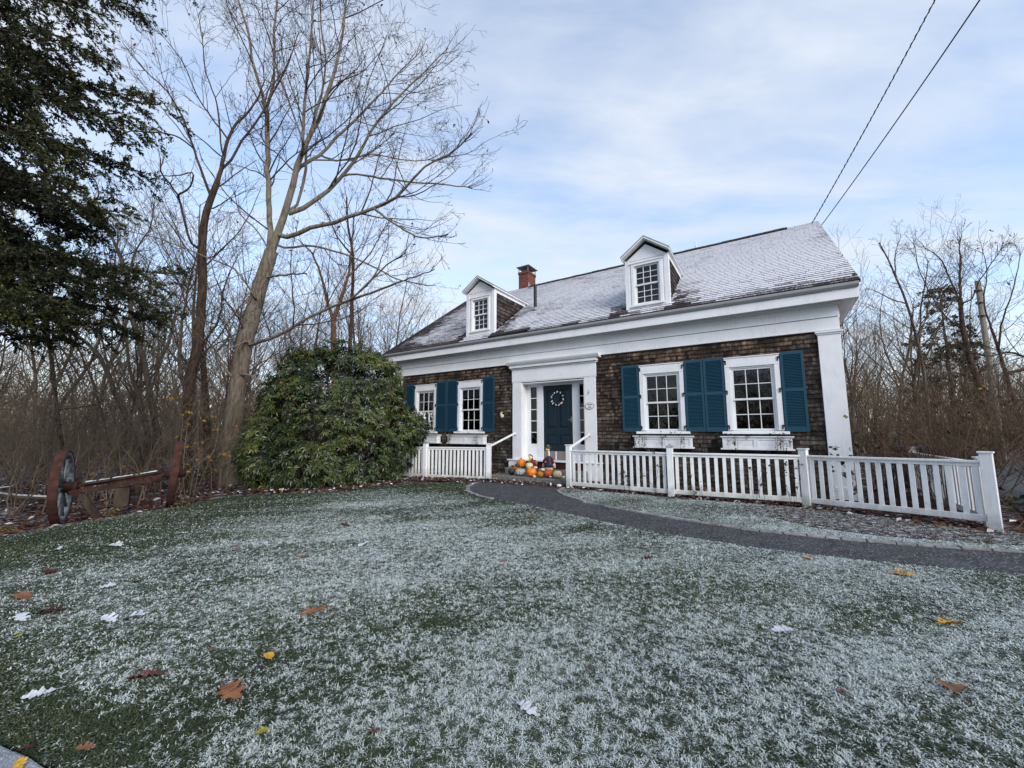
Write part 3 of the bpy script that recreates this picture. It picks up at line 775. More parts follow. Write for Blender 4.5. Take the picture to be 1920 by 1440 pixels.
# door, frame posts, sidelights at v=-.25
mb = MB(); mb.ubox(6.26, 6.45, -.29, -.235, .66, 2.995); mb.ubox(7.44, 7.63, -.29, -.235, .66, 2.995); mb.ubox(6.45, 7.44, -.29, -.235, 2.93, 2.995)
mb.ubox(5.868, 6.26, -.29, -.245, .66, 1.10); mb.ubox(7.63, 7.922, -.29, -.245, .66, 1.10)
mb.ubox(5.93, 6.21, -.245, -.235, .70, .98)
mb.build('door_frame', M['white'], house, bevel=.005)
for a, b in ((5.868, 6.26), (7.63, 7.922)):
    mb = MB(); mb.ubox(a, a + .13 if a < 7 else a + .04, -.29, -.245, 1.10, 2.995); mb.ubox(b - .035, b, -.29, -.245, 1.10, 2.995)
    g0, g1_ = (a + .13 if a < 7 else a + .04), b - .035
    mb.ubox(g0, g1_, -.29, -.246, 1.10, 1.135); mb.ubox(g0, g1_, -.29, -.246, 2.915, 2.995)
    for k in range(1, 5):
        z = 1.135 + (2.915 - 1.135) * k / 5; mb.ubox(g0, g1_, -.285, -.25, z - .011, z + .011)
    sl = mb.build('sidelight', M['white'], house, bevel=.003)
    mb = MB(); mb.poly([(g0, .272, 1.135), (g1_, .272, 1.135), (g1_, .272, 2.915), (g0, .272, 2.915)]); mb.build('pane', M['glass'], sl)
mb = MB(); d0, d1 = 6.452, 7.438; z0, z1 = .925, 2.928
mb.ubox(d0, d1, -.33, -.300, z0, z1)
P_ = ((d0 + .11, d0 + .445, 1.62, 2.80), (d0 + .545, d1 - .11, 1.62, 2.80), (d0 + .11, d0 + .445, 1.10, 1.42), (d0 + .545, d1 - .11, 1.10, 1.42))
cu = sorted({d0, d1} | {q for p in P_ for q in p[:2]}); cz = sorted({z0, z1} | {q for p in P_ for q in p[2:]})
for a, b in zip(cu, cu[1:]):
    for c, d in zip(cz, cz[1:]):
        if not any(p[0] <= a and b <= p[1] and p[2] <= c and d <= p[3] for p in P_): mb.ubox(a, b, -.301, -.272, c, d)
for a, b, c, d in P_:
    mb.hexa([(a + .02, .30, c + .02), (b - .02, .30, c + .02), (b - .02, .30, d - .02), (a + .02, .30, d - .02), (a + .06, .284, c + .06), (b - .06, .284, c + .06), (b - .06, .284, d - .06), (a + .06, .284, d - .06)])
door = mb.build('door', M['door'], house, bevel=.004)
mb = MB(); mb.tube([(7.39, .272, 1.86), (7.39, .225, 1.86)], .012, 8); mb.tube([(7.40, .225, 1.86), (7.30, .222, 1.862)], .010, 8); mb.ubox(7.365, 7.415, -.275, -.268, 1.79, 1.95)
mb.build('handle', M['steel'], door)
mb = MB(); mb.ubox(6.452, 7.438, -.32, -.262, .665, .925); kpn = mb.build('kick_panel', M['taupe'], house, bevel=.004)
mb = MB(); mb.ubox(6.85, 6.895, -.262, -.258, .67, .915); mb.ubox(7.32, 7.35, -.262, -.258, .67, .90); mb.build('strip', M['sash'], kpn)

# ---- dormers
def dormer(cu, half, wbot, wtop, wapex, wroof):
    vF = 0.0; ts = .7123
    backv = lambda w: EV - (w - EW) / ts
    mb = MB()
    a, b = cu - half, cu + half; wu0, wu1, ww0, ww1 = cu - .34, cu + .34, wbot + .16, wbot + 1.24
    # front board with the opening
    for q in ((a, wu0, wbot - .06, wtop), (wu1, b, wbot - .06, wtop), (wu0, wu1, wbot - .06, ww0), (wu0, wu1, ww1, wtop)): mb.ubox(q[0], q[1], -.10, 0, q[2], q[3])
    mb.prism([(a, 0, wtop), (b, 0, wtop), (cu, 0, wapex)], (0, .10, 0))
    mb.ubox(b - .09, b + .034, -.12, .014, wbot - .06, wtop); mb.ubox(a - .034, a + .09, -.12, .014, wbot - .06, wtop)
    d_ = mb.build('dormer', M['white'], house, bevel=.004)
    # window casing
    mb = MB()
    for o, p, v in ((.075, .0, .022), (.045, .0, .032)):
        pass
    mb.ubox(wu0 - .07, wu0, 0, .024, ww0 - .03, ww1); mb.ubox(wu1, wu1 + .07, 0, .024, ww0 - .03, ww1); mb.ubox(wu0 - .07, wu1 + .07, 0, .026, ww1, ww1 + .07)
    mb.ubox(wu0 - .10, wu1 + .10, 0, .045, ww1 + .07, ww1 + .10); mb.ubox(wu0 - .09, wu1 + .09, 0, .06, ww0 - .075, ww0 - .03)
    mb.ubox(wu0, wu0 + .02, -.10, .012, ww0, ww1); mb.ubox(wu1 - .02, wu1, -.10, .012, ww0, ww1)
    mb.build('casing', M['white'], d_, bevel=.004)
    sash_parts(d_, wu0 + .02, wu1 - .02, ww0, ww1, (ww0 + ww1) / 2, -.03, 3)
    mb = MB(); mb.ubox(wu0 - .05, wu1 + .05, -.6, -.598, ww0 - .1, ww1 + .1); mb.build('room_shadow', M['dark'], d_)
    # shingled cheeks
    sets = []
    for side, sd in ((1, cu + half), (-1, cu - half)):
        rows = []
        for i in range(int((wtop - wbot) / .135) + 2):
            z = wbot - .08 + i * .135
            if z > wtop - .05: continue
            ln = -backv(z + .03)
            if ln > .04: rows.append((z, .10, ln))
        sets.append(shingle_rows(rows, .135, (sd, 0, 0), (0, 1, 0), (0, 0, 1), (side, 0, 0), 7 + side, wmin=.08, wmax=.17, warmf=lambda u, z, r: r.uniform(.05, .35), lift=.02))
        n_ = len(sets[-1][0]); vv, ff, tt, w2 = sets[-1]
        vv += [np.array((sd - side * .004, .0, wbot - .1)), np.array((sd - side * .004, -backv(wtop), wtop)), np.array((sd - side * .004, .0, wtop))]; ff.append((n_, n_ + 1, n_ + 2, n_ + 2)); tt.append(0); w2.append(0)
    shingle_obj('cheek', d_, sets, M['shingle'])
    # roof slabs with boxed eaves
    ov, oh = .20, half + .10
    we = wroof - (oh) * (wapex - wtop) / half
    mb = MB()
    for s_ in (1, -1):
        e0, e1 = (cu + s_ * oh, we), (cu, wroof)
        ybE, ybR = -backv(we) + .05, -backv(wroof) + .05
        mb.hexa([(e0[0], -ov, e0[1] - .03), (e1[0], -ov, e1[1] - .03), (e1[0], ybR, e1[1] - .03), (e0[0], ybE, e0[1] - .03), (e0[0], -ov, e0[1]), (e1[0], -ov, e1[1]), (e1[0], ybR, e1[1]), (e0[0], ybE, e0[1])])
    mb.build('dormer_roof', M['lead'], d_)
    mb = MB(); sl_ = (wroof - we) / oh
    for s_ in (1, -1):
        # front raking boards: outer thin mould, then wide sloped soffit board
        x0, x1 = cu + s_ * (oh - .012), cu
        for (y0, y1, d0, d1) in ((-ov + .004, -ov + .035, .034, .075), (-ov + .035, .0, .062, .078)):
            z0, z1 = we + sl_ * .012, wroof
            mb.hexa([(x0, y0, z0 - d1), (x1, y0, z1 - d1), (x1, y1, z1 - d1), (x0, y1, z0 - d1), (x0, y0, z0 - d0), (x1, y0, z1 - d0), (x1, y1, z1 - d0), (x0, y1, z0 - d0)])
        # side eave: fascia, soffit and lower band against the cheek
        xe = cu + s_ * oh; xi = cu + s_ * (half + .012); yb = -backv(we - .02)
        q = sorted((xe - s_ * .03, xe - s_ * .004)); mb.box(q[0], q[1], -ov + .04, yb, we - .075, we - .032)
        q = sorted((xi, xe - s_ * .03)); mb.box(q[0], q[1], -.0, yb, we - .085, we - .065)
        q = sorted((cu + s_ * (half + .004), cu + s_ * (half + .030))); mb.box(q[0], q[1], -.0, -backv(we - .16), we - .19, we - .085)
    mb.prism([(cu - half - .0, -.012, wtop + .0), (cu + half, -.012, wtop), (cu + half + .01, -.012, wtop + .012), (cu, -.012, wapex + .012), (cu - half - .01, -.012, wtop + .012)], (0, .012, 0))
    mb.build('rake_trim', M['white'], d_, bevel=.004)
dormer(4.14, .575, 4.86, 6.36, 6.75, 6.91)
dormer(9.80, .545, 4.80, 6.20, 6.60, 6.79)
# ----------------------------------------------------------------------------- steps in front of the door
st = empty('stone_steps', hw(0, 0), HA, 'low granite steps covered with pumpkins in front of the dark door', 'steps')
def slab(u0, u1, v0, v1, w0, w1, sd):
    bm = bmesh.new(); bmesh.ops.create_cube(bm, size=1, matrix=Matrix.Translation(((u0 + u1) / 2, -(v0 + v1) / 2, (w0 + w1) / 2)) @ Matrix.Diagonal((u1 - u0, v1 - v0, w1 - w0, 1)))
    bmesh.ops.subdivide_edges(bm, edges=bm.edges[:], cuts=7, use_grid_fill=True); r = random.Random(sd)
    for v in bm.verts: v.co += Vector((r.uniform(-1, 1), r.uniform(-1, 1), r.uniform(-1, 1))) * .005
    me = bpy.data.meshes.new('step'); bm.to_mesh(me); bm.free(); o = link('step', me, M['stone'], st)
    b = o.modifiers.new('Bevel', 'BEVEL'); b.width = .015; b.segments = 2; b.limit_method = 'ANGLE'; b.angle_limit = R(50)
slab(5.38, 8.02, .30, 1.20, .0, .27, 1)
slab(5.42, 8.02, .06, .36, .1, .42, 2)

# ----------------------------------------------------------------------------- picket fences
post_me = {}
def fence_post(h, parent, loc, rz, cap='flat', w=.115):
    key = (round(h, 2), cap)
    if key not in post_me:
        mb = MB(); mb.box(-w / 2, w / 2, -w / 2, w / 2, -.12, h)
        o = mb.build('post', M['fence'], None, bevel=.005)
        mb = MB(); e = w / 2 + .014
        mb.box(-e, e, -e, e, h, h + .022)
        if cap == 'peak':
            for i in range(4):
                q = [(-e, -e), (e, -e), (e, e), (-e, e)]; mb.poly([(*q[i], h + .022), (*q[(i + 1) % 4], h + .022), (0, 0, h + .075)])
        c = mb.build('post_cap', M['lead'] if cap == 'peak' else M['fence'], o)
        post_me[key] = o
    else:
        src = post_me[key]; o = src.copy(); col.objects.link(o)
        for ch in src.children: q = ch.copy(); col.objects.link(q); q.parent = o
    o.parent = parent; o.location = loc; o.rotation_euler = (0, 0, rz)
    return o
def fence(name_lab, posts, panels, base=(0, 0)):
    """posts: (x, y, top, cap); panels: (i, j, rail top a, rail top b, bottom a, bottom b, pickets)"""
    root = empty('picket_fence', (posts[0][0], posts[0][1], 0), 0, name_lab, 'fence')
    ox, oy = posts[0][0], posts[0][1]
    for k, (x, y, top, cap) in enumerate(posts):
        q = posts[min(k + 1, len(posts) - 1)] if k < len(posts) - 1 else posts[k]; p = posts[max(k - 1, 0)] if k == len(posts) - 1 else posts[k]
        rz = math.atan2(q[1] - p[1], q[0] - p[0]); zb = g1(x, y)
        fence_post(top - zb, root, (x - ox, y - oy, zb), rz, cap, .125)
    for (i, j, ta, tb, ba, bb, n) in panels:
        A = Vector((posts[i][0] - ox, posts[i][1] - oy, 0)); B = Vector((posts[j][0] - ox, posts[j][1] - oy, 0)); L = (B - A).length; d = (B - A) / L
        rz = math.atan2(d.y, d.x); a = A + d * .055; b = B - d * .055
        mb = MB(); mb.beam(a + Vector((0, 0, ta - .018)), b + Vector((0, 0, tb - .018)), .095, .034); mb.beam(a + Vector((0, 0, ta - .062)), b + Vector((0, 0, tb - .062)), .045, .052)
        mb.build('rail', M['fence'], root, bevel=.004)
        mb = MB(); mb.beam(a + Vector((0, 0, ba + .045)), b + Vector((0, 0, bb + .045)), .05, .09)
        mb.build('rail', M['fence'], root, bevel=.004)
        pm = None
        for k in range(n):
            t = (k + .5) / n; p = a + (b - a) * t; z0 = ba + (bb - ba) * t + .075; z1 = ta + (tb - ta) * t - .07
            if pm is None:
                mb = MB(); mb.box(-.032, .032, -.0145, .0145, 0, 1); o = mb.build('picket', M['fence'], root, bevel=.003); pm = o
            else:
                o = pm.copy(); col.objects.link(o); o.parent = root
            o.location = (p.x, p.y, z0); o.rotation_euler = (random.uniform(-.006, .006), random.uniform(-.008, .008), rz); o.scale = (1, 1, z1 - z0)
    return root
FR = [(1.43, 10.10, 1.165, 'flat'), (3.39, 8.65, 1.175, 'peak'), (5.43, 7.51, 1.175, 'flat'), (6.70, 5.70, 1.205, 'flat')]
fence('long white picket fence running in three panels along the gravel path right of the steps', FR,
      [(0, 1, 1.055, 1.065, .19, .20, 16), (1, 2, 1.065, 1.075, .20, .215, 15), (2, 3, 1.075, 1.10, .215, .255, 16)])
rb = hw(14.95, -1.6)
fence('short return run of white picket fence going back behind the right end post', [(6.82, 5.86, 1.12, 'flat'), (rb[0], rb[1], 1.15, 'flat')], [(0, 1, 1.06, 1.06, .22, .22, 24)])
fence('white picket fence left of the steps, half hidden by the big evergreen shrub', [(-.67, 11.63, 1.15, 'flat'), (-2.62, 12.23, 1.16, 'peak'), (-4.75, 13.3, 1.15, 'peak')],
      [(0, 1, 1.06, 1.055, .135, .15, 16), (1, 2, 1.055, 1.05, .15, .16, 18)])
# handrails from the end posts up to the door pilasters
def handrail(a, b, lab):
    a, b = Vector(a), Vector(b); root = empty('handrail', a, 0, lab, 'handrail', 'sloping handrails beside the steps')
    mb = MB(); mb.beam((0, 0, 0), b - a, .045, .05); mb.build('rail', M['fence'], root, bevel=.008)
    e = b - a; mb = MB(); n = Vector((HN[0], HN[1], 0)); mb.tube([e - (b - a).normalized() * .06 - Vector((0, 0, .02)), e - (b - a).normalized() * .06 - Vector((0, 0, .05)) - n * .03, e - (b - a).normalized() * .06 - Vector((0, 0, .06)) - n * .09], .011, 8)
    mb.build('bracket', M['iron'], root)
handrail((-.62, 11.66, 1.10), hw(5.68, .15, 1.47), 'white sloping handrail from the left fence post up to the left door pilaster')
handrail((1.47, 10.13, 1.11), hw(8.12, .15, 1.44), 'white sloping handrail from the right fence post up to the right door pilaster')

# ----------------------------------------------------------------------------- pumpkins on the steps
def pmat(name, c0, c1, sc_=14, spots=None, rough=.42):
    m = Mat(name); v = m.coord('Object'); f = m.noise(v, sc_, 4); c = m.ramp(f, [(.35, c0), (.65, c1)])
    if spots: c = m.mix(m.ramp(m.noise(v, spots[0], 2), [(.55, 0), (.64, 1)]), c, spots[1])
    m.color(c).rough(rough, .45).bump(m.noise(v, 40, 3), .15, .004); return m.m
PM = {'orange': pmat('orange_pumpkin', (.72, .165, .008), (.88, .25, .016)), 'deep': pmat('deep_orange_pumpkin', (.36, .075, .008), (.55, .13, .012)),
      'black': pmat('black_green_squash', (.008, .010, .009), (.022, .024, .018)), 'grey': pmat('grey_white_pumpkin', (.27, .28, .26), (.42, .42, .38)),
      'cream': pmat('cream_pumpkin', (.56, .47, .29), (.68, .60, .40)), 'white': pmat('white_pumpkin', (.62, .55, .46), (.74, .69, .60)),
      'red': pmat('red_pumpkin', (.46, .065, .020), (.62, .12, .035), 20, (30, (.58, .20, .06))), 'gourd': pmat('mottled_gourd', (.42, .14, .012), (.55, .25, .02), 22, (26, (.12, .09, .012))),
      'yellow': pmat('yellow_gourd', (.55, .26, .02), (.62, .36, .05)), 'pale': pmat('pale_yellow_pumpkin', (.68, .55, .33), (.76, .65, .42), 14, (26, (.60, .46, .26)))}
PM['stalk'] = flat('dry_pumpkin_stalk', (.15, .115, .06), .9)
def pumpkin(u, v, w, rx, rz, mat, lab, lobes=9, depth=.12, tilt=(0, 0), stalk=True, kind='pumpkin', prof=None, stalkmat='stalk', cat='pumpkin'):
    x, y, z = hw(u, v, w)
    o = empty(kind, (x, y, z - rz), random.uniform(0, 6), lab, cat, 'pumpkins and gourds on the door steps')
    mb = MB(); n = 14
    if prof is None:
        prof = []
        for i in range(n + 1):
            a = -math.pi / 2 + math.pi * i / n
            r_ = rx * max(.02, math.cos(a)) ** .80; zz = rz + rz * math.sin(a) * (1 - .16 * (1 - abs(math.cos(a))) * (1 if a > 0 else .7))
            prof.append((max(r_, .003), zz))
    mb.lathe(prof, 48, lobes=lobes, depth=depth); mb.build('flesh', PM[mat], o, smooth=True)
    if stalk:
        zt = prof[-1][1] - .008; r_ = rx * .11 + .004
        mb = MB(); mb.tube([(0, 0, zt), (.005, 0, zt + rx * .14), (.02 + rx * .08, .01, zt + rx * .32)], [r_ * 1.5, r_, r_ * .85], 7); mb.build('stalk', PM[stalkmat], o, smooth=True)
    if tilt != (0, 0):
        o.rotation_euler = (tilt[0], tilt[1], HA)
    return o
pumpkin(5.93, .20, .562, .135, .14, 'orange', 'large orange pumpkin with a stalk, highest on the steps, behind the tilted orange squash', 10, .10)
o = pumpkin(5.975, .60, .505, .085, .10, 'orange', 'small orange squash with a dark green cap, tilted on top of the black one', 6, .05, (R(20), R(38)), stalkmat='stalk')
mb = MB(); mb.lathe([(.075, .155), (.060, .182), (.03, .205), (.008, .212)], 20); mb.build('cap', PM['black'], o, smooth=True)
pumpkin(5.995, .86, .365, .095, .095, 'black', 'nearly black squash at the far left front of the steps', 8, .10)
pumpkin(6.305, .88, .375, .155, .105, 'grey', 'wide flat grey pumpkin with deep ribs in the front row', 10, .22)
pumpkin(6.44, .60, .530, .11, .105, 'cream', 'cream white pumpkin behind the grey one, under the yellow-necked bird', 10, .12)
pumpkin(6.72, .96, .400, .145, .130, 'orange', 'largest orange pumpkin in the front row, right of the grey one', 10, .09)
pumpkin(6.905, 1.12, .306, .054, .036, 'white', 'small white pumpkin in front of the largest orange pumpkin', 8, .14)
pumpkin(7.00, .97, .356, .094, .086, 'gourd', 'orange and green mottled gourd at the front, left of the red pumpkin', 8, .05, stalk=False, kind='gourd', cat='gourd')
pumpkin(6.83, .72, .455, .05, .06, 'yellow', 'small yellow gourd beside the white oblong gourd below the goose', 5, .06, (R(14), R(50)), kind='gourd', cat='gourd')
pumpkin(6.96, .76, .465, .062, .040, 'white', 'oblong white gourd on top of the mottled gourd', 6, .06, (R(8), R(12)), stalk=False, kind='gourd', cat='gourd')
pumpkin(6.63, .58, .49, .058, .040, 'white', 'little white pumpkin tucked between the cream pumpkin and the goose', 8, .12)
pumpkin(7.175, .82, .375, .125, .105, 'red', 'red-orange ribbed pumpkin right of the mottled gourd', 12, .16, stalk=False)
pumpkin(7.485, .90, .378, .115, .108, 'pale', 'pale yellow round pumpkin at the right end of the front row', 9, .06)
pumpkin(7.60, .78, .302, .045, .032, 'white', 'tiny white pumpkin right of the pale yellow one', 8, .12)
pumpkin(7.285, .92, .30, .040, .030, 'white', 'tiny white pumpkin squeezed between the red and the pale yellow pumpkin', 8, .12)
pumpkin(7.80, 1.46, .165, .062, .045, 'white', 'small white pumpkin lying alone on the ground below the steps', 8, .12)

# goose figure in overalls
GM = {'feather': flat('white_goose_paint', (.72, .68, .64)), 'beak': flat('yellow_beak', (.60, .33, .02)), 'shirt': flat('maroon_shirt', (.10, .008, .014)), 'denim': flat('blue_overalls', (.022, .035, .075)),
      'hat': flat('olive_straw_hat', (.10, .085, .05)), 'wing': flat('pinkish_cream_wing', (.62, .42, .32)), 'patch': flat('orange_patch', (.50, .12, .015)), 'foot': flat('orange_plaid_base', (.55, .34, .18), var=.5, scale=60),
      'dark': flat('dark_band', (.02, .02, .022)), 'red': flat('red_wing', (.26, .012, .015)), 'yel': flat('yellow_neck', (.66, .55, .05)), 'brown': flat('brown_feather', (.07, .045, .03)), 'pink': flat('mauve_tail', (.24, .12, .12))}
gx, gy, _ = hw(7.02, .50)
G = empty('goose_figure', (gx, gy, .42), HA, 'goose figure in hat, maroon shirt and blue overalls standing behind the pumpkins', 'figurine')
mb = MB(); mb.lathe([(.02, .0), (.125, .004), (.14, .04), (.13, .08), (.10, .10)], 24, sx=1, sy=.85); mb.build('base', GM['foot'], G, smooth=True)
mb = MB(); mb.lathe([(.05, .06), (.125, .09), (.142, .15), (.135, .22), (.115, .27), (.10, .285)], 28, (0, 0, 0), sx=1, sy=.9); mb.build('overalls', GM['denim'], G, smooth=True)
mb = MB(); mb.lathe([(.118, .24), (.128, .27), (.105, .33), (.075, .375), (.048, .40), (.035, .405)], 28, sx=1, sy=.92)
for s_ in (-1, 1): mb.tube([(s_ * .085, -.01, .335), (s_ * .13, -.02, .28), (s_ * .15, -.045, .20)], [.04, .042, .034], 10)
mb.build('shirt', GM['shirt'], G, smooth=True)
mb = MB(); mb.box(-.062, .062, -.122, -.104, .20, .335); mb.beam((-.05, -.108, .33), (-.04, -.06, .39), .022, .01); mb.beam((.05, -.108, .33), (.04, -.06, .39), .022, .01); mb.build('bib', GM['denim'], G, bevel=.006)
mb = MB(); mb.ball((-.045, -.128, .245), .032, 12, (1, .25, .85)); mb.build('patch', GM['patch'], G, smooth=True)
for s_ in (-1, 1):
    mb = MB(); mb.ball((s_ * .165, .0, .15), .07, 14, (.62, .7, 1.25), Matrix.Rotation(s_ * -.25, 3, 'Y').to_euler()); mb.build('wing', GM['wing'], G, smooth=True)
mb = MB(); mb.tube([(0, .0, .37), (.004, .0, .44), (.0, -.012, .52), (-.002, -.03, .575)], [.042, .033, .031, .036], 14); mb.ball((-.002, -.045, .595), .048, 16, (1, 1.15, .95)); mb.build('neck', GM['feather'], G, smooth=True)
mb = MB(); mb.tube([(-.004, -.075, .598), (-.012, -.12, .588), (-.016, -.155, .580)], [.034, .026, .010], 12); mb.build('beak', GM['beak'], G, smooth=True)
mb = MB(); mb.lathe([(.10, .635), (.098, .642), (.055, .648), (.052, .70), (.04, .718), (.005, .722)], 24, (0, -.035, 0)); ht = mb.build('hat', GM['hat'], G, smooth=True)
mb = MB(); mb.lathe([(.0565, .650), (.0565, .668)], 24, (0, -.035, 0)); mb.build('hat_band', GM['dark'], ht)
for s_ in (-1, 1):
    mb = MB(); mb.ball((s_ * .036 - .002, -.075, .61), .0075, 8); mb.build('eye', GM['dark'], G, smooth=True)
# bird figure with yellow neck and red wings
tx, ty, _ = hw(6.38, .36)
T_ = empty('bird_figure', (tx, ty, .42), HA, 'bird figure with yellow neck, dark crest and red wing standing left of the goose', 'figurine')
mb = MB(); mb.tube([(-.02, -.02, .20), (-.035, -.04, .27), (-.03, -.045, .34), (-.045, -.055, .385)], [.045, .036, .030, .022], 12); mb.build('neck', GM['yel'], T_, smooth=True)
mb = MB(); mb.ball((.06, .0, .16), .105, 16, (1, .8, 1.05)); mb.build('body', GM['brown'], T_, smooth=True)
mb = MB(); mb.tube([(-.075, -.06, .40), (-.03, -.045, .415), (.02, -.03, .395), (.05, -.02, .345)], [.012, .02, .018, .010], 10); mb.build('crest', GM['hat'], T_, smooth=True)
mb = MB(); mb.tube([(.055, -.075, .32), (.085, -.085, .22), (.115, -.075, .10)], [.02, .045, .03], 10); mb.build('wing', GM['red'], T_, smooth=True)
mb = MB(); mb.tube([(.12, -.03, .26), (.165, -.03, .20), (.17, -.03, .08)], [.02, .045, .03], 10); mb.build('tail', GM['pink'], T_, smooth=True)
mb = MB(); mb.tube([(-.05, -.065, .385), (-.075, -.10, .375)], [.014, .004], 8); mb.build('beak', GM['beak'], T_, smooth=True)

# wreath on the door
wx = empty('wreath', hw(6.955, -.235, 2.51), HA, 'round dark twig wreath with white blossoms hanging on the front door', 'wreath')
nb = NB(); r_ = np.random.default_rng(4); P = []; Rr = []
for k in range(34):
    a0 = r_.uniform(0, 6.28); a = a0 + np.linspace(0, r_.uniform(.6, 1.6), 8); rad = r_.normal(.185, .014); P.append(np.stack([np.cos(a) * rad, r_.normal(0, .012) + 0 * a, np.sin(a) * rad + np.linspace(0, r_.normal(0, .02), 8)], 1)); Rr.append(np.full(8, .0055))
nb.tubes(np.array(P), np.array(Rr), 4); link('twig_ring', nb.mesh('twig_ring'), M['twig_dark'], wx)
bl = flat('white_cotton', (.68, .68, .66), .9); mb = MB()
for k in range(13):
    a = k / 13 * 6.283 + r_.uniform(-.15, .15); c = Vector((math.cos(a) * .20, -.025, math.sin(a) * .20))
    for q in range(3): mb.ball(c + Vector((r_.uniform(-.02, .02), r_.uniform(-.01, .01), r_.uniform(-.02, .02))), r_.uniform(.011, .018), 8)
mb.build('blossom', bl, wx, smooth=True)

# oval plaque with the writing, hook, duck plaque
pq = empty('oval_plaque', hw(8.108, .068, 2.232), HA, 'white oval house plaque with black rim and writing on the right door pilaster', 'plaque')
mb = MB(); mb.lathe([(.13, 0), (.13, .012), (.122, .016)], 40, sy=.70); o = mb.build('board', M['sash'], pq, smooth=False); o.rotation_euler = (R(90), 0, 0)
mb = MB(); nseg = 48
mb.tube([(.128 * math.cos(2 * math.pi * i / nseg), -.014, .0895 * math.sin(2 * math.pi * i / nseg)) for i in range(nseg + 1)], .0055, 6, cap=False); mb.build('rim', M['iron'], pq)
for txt, size, z in (('Treely', .052, .022), ('1853', .050, -.058)):
    cu = bpy.data.curves.new('lettering', 'FONT'); cu.body = txt; cu.size = size; cu.align_x = 'CENTER'; cu.extrude = .001; cu.offset = .0012
    o = bpy.data.objects.new('lettering', cu); col.objects.link(o); cu.materials.append(M['iron']); dg_ = bpy.context.evaluated_depsgraph_get(); me_ = bpy.data.meshes.new_from_object(o.evaluated_get(dg_)); bpy.data.objects.remove(o); o = link('lettering', me_, M['iron']); o.parent = pq; o.location = (0, -.018, z); o.rotation_euler = (R(90), 0, 0)
mb = MB(); mb.box(-.022, .022, -.018, -.0165, -.003, .003); mb.build('dash', M['iron'], pq)
hk = empty('wall_hook', hw(8.09, .065, 2.62), HA, 'small dark hook on the right door pilaster above the oval plaque', 'hook')
mb = MB(); mb.lathe([(.012, 0), (.010, .006)], 12); o = mb.build('plate', M['iron'], hk); o.rotation_euler = (R(90), 0, 0); o.location = (-.012, 0, .05)
mb = MB(); mb.tube([(-.008, -.002, .015), (.004, -.03, .004), (.014, -.045, -.022), (.018, -.03, -.05)], [.009, .008, .008, .006], 8); mb.build('arm', M['iron'], hk)
dk = empty('duck_plaque', hw(5.105, .03, 2.06), HA, 'dark oval plaque with a white yellow-headed duck on the shingles left of the door', 'plaque')
mb = MB(); mb.lathe([(.20, 0), (.20, .012), (.185, .02)], 32, sx=.62); o = mb.build('board', M['oldwood'], dk); o.rotation_euler = (R(90), 0, 0)
mb = MB(); mb.ball((.005, -.03, -.045), .066, 14, (1, .35, .9)); mb.tube([(-.03, -.035, -.03), (-.035, -.035, .03), (-.008, -.035, .06)], [.032, .022, .024], 10); mb.build('duck_body', GM['feather'], dk, smooth=True)
mb = MB(); mb.ball((.005, -.036, .072), .03, 12, (1, .6, .9)); mb.tube([(.02, -.036, .072), (.055, -.036, .066)], [.014, .006], 8); mb.build('duck_head', GM['beak'], dk, smooth=True)
bxp = empty('meter_box', hw(8.82, .025, 2.53), HA, 'small weathered square box on the shingles between doorway and first right shutter', 'box')
mb = MB(); mb.box(-.075, .075, -.03, 0, -.11, .11); mb.box(-.085, .085, -.036, 0, .11, .125); mb.lathe([(.052, 0), (.045, .03), (.02, .045)], 18, (0, 0, 0)) if False else None
mb.build('case', M['oldwood'], bxp, bevel=.006)

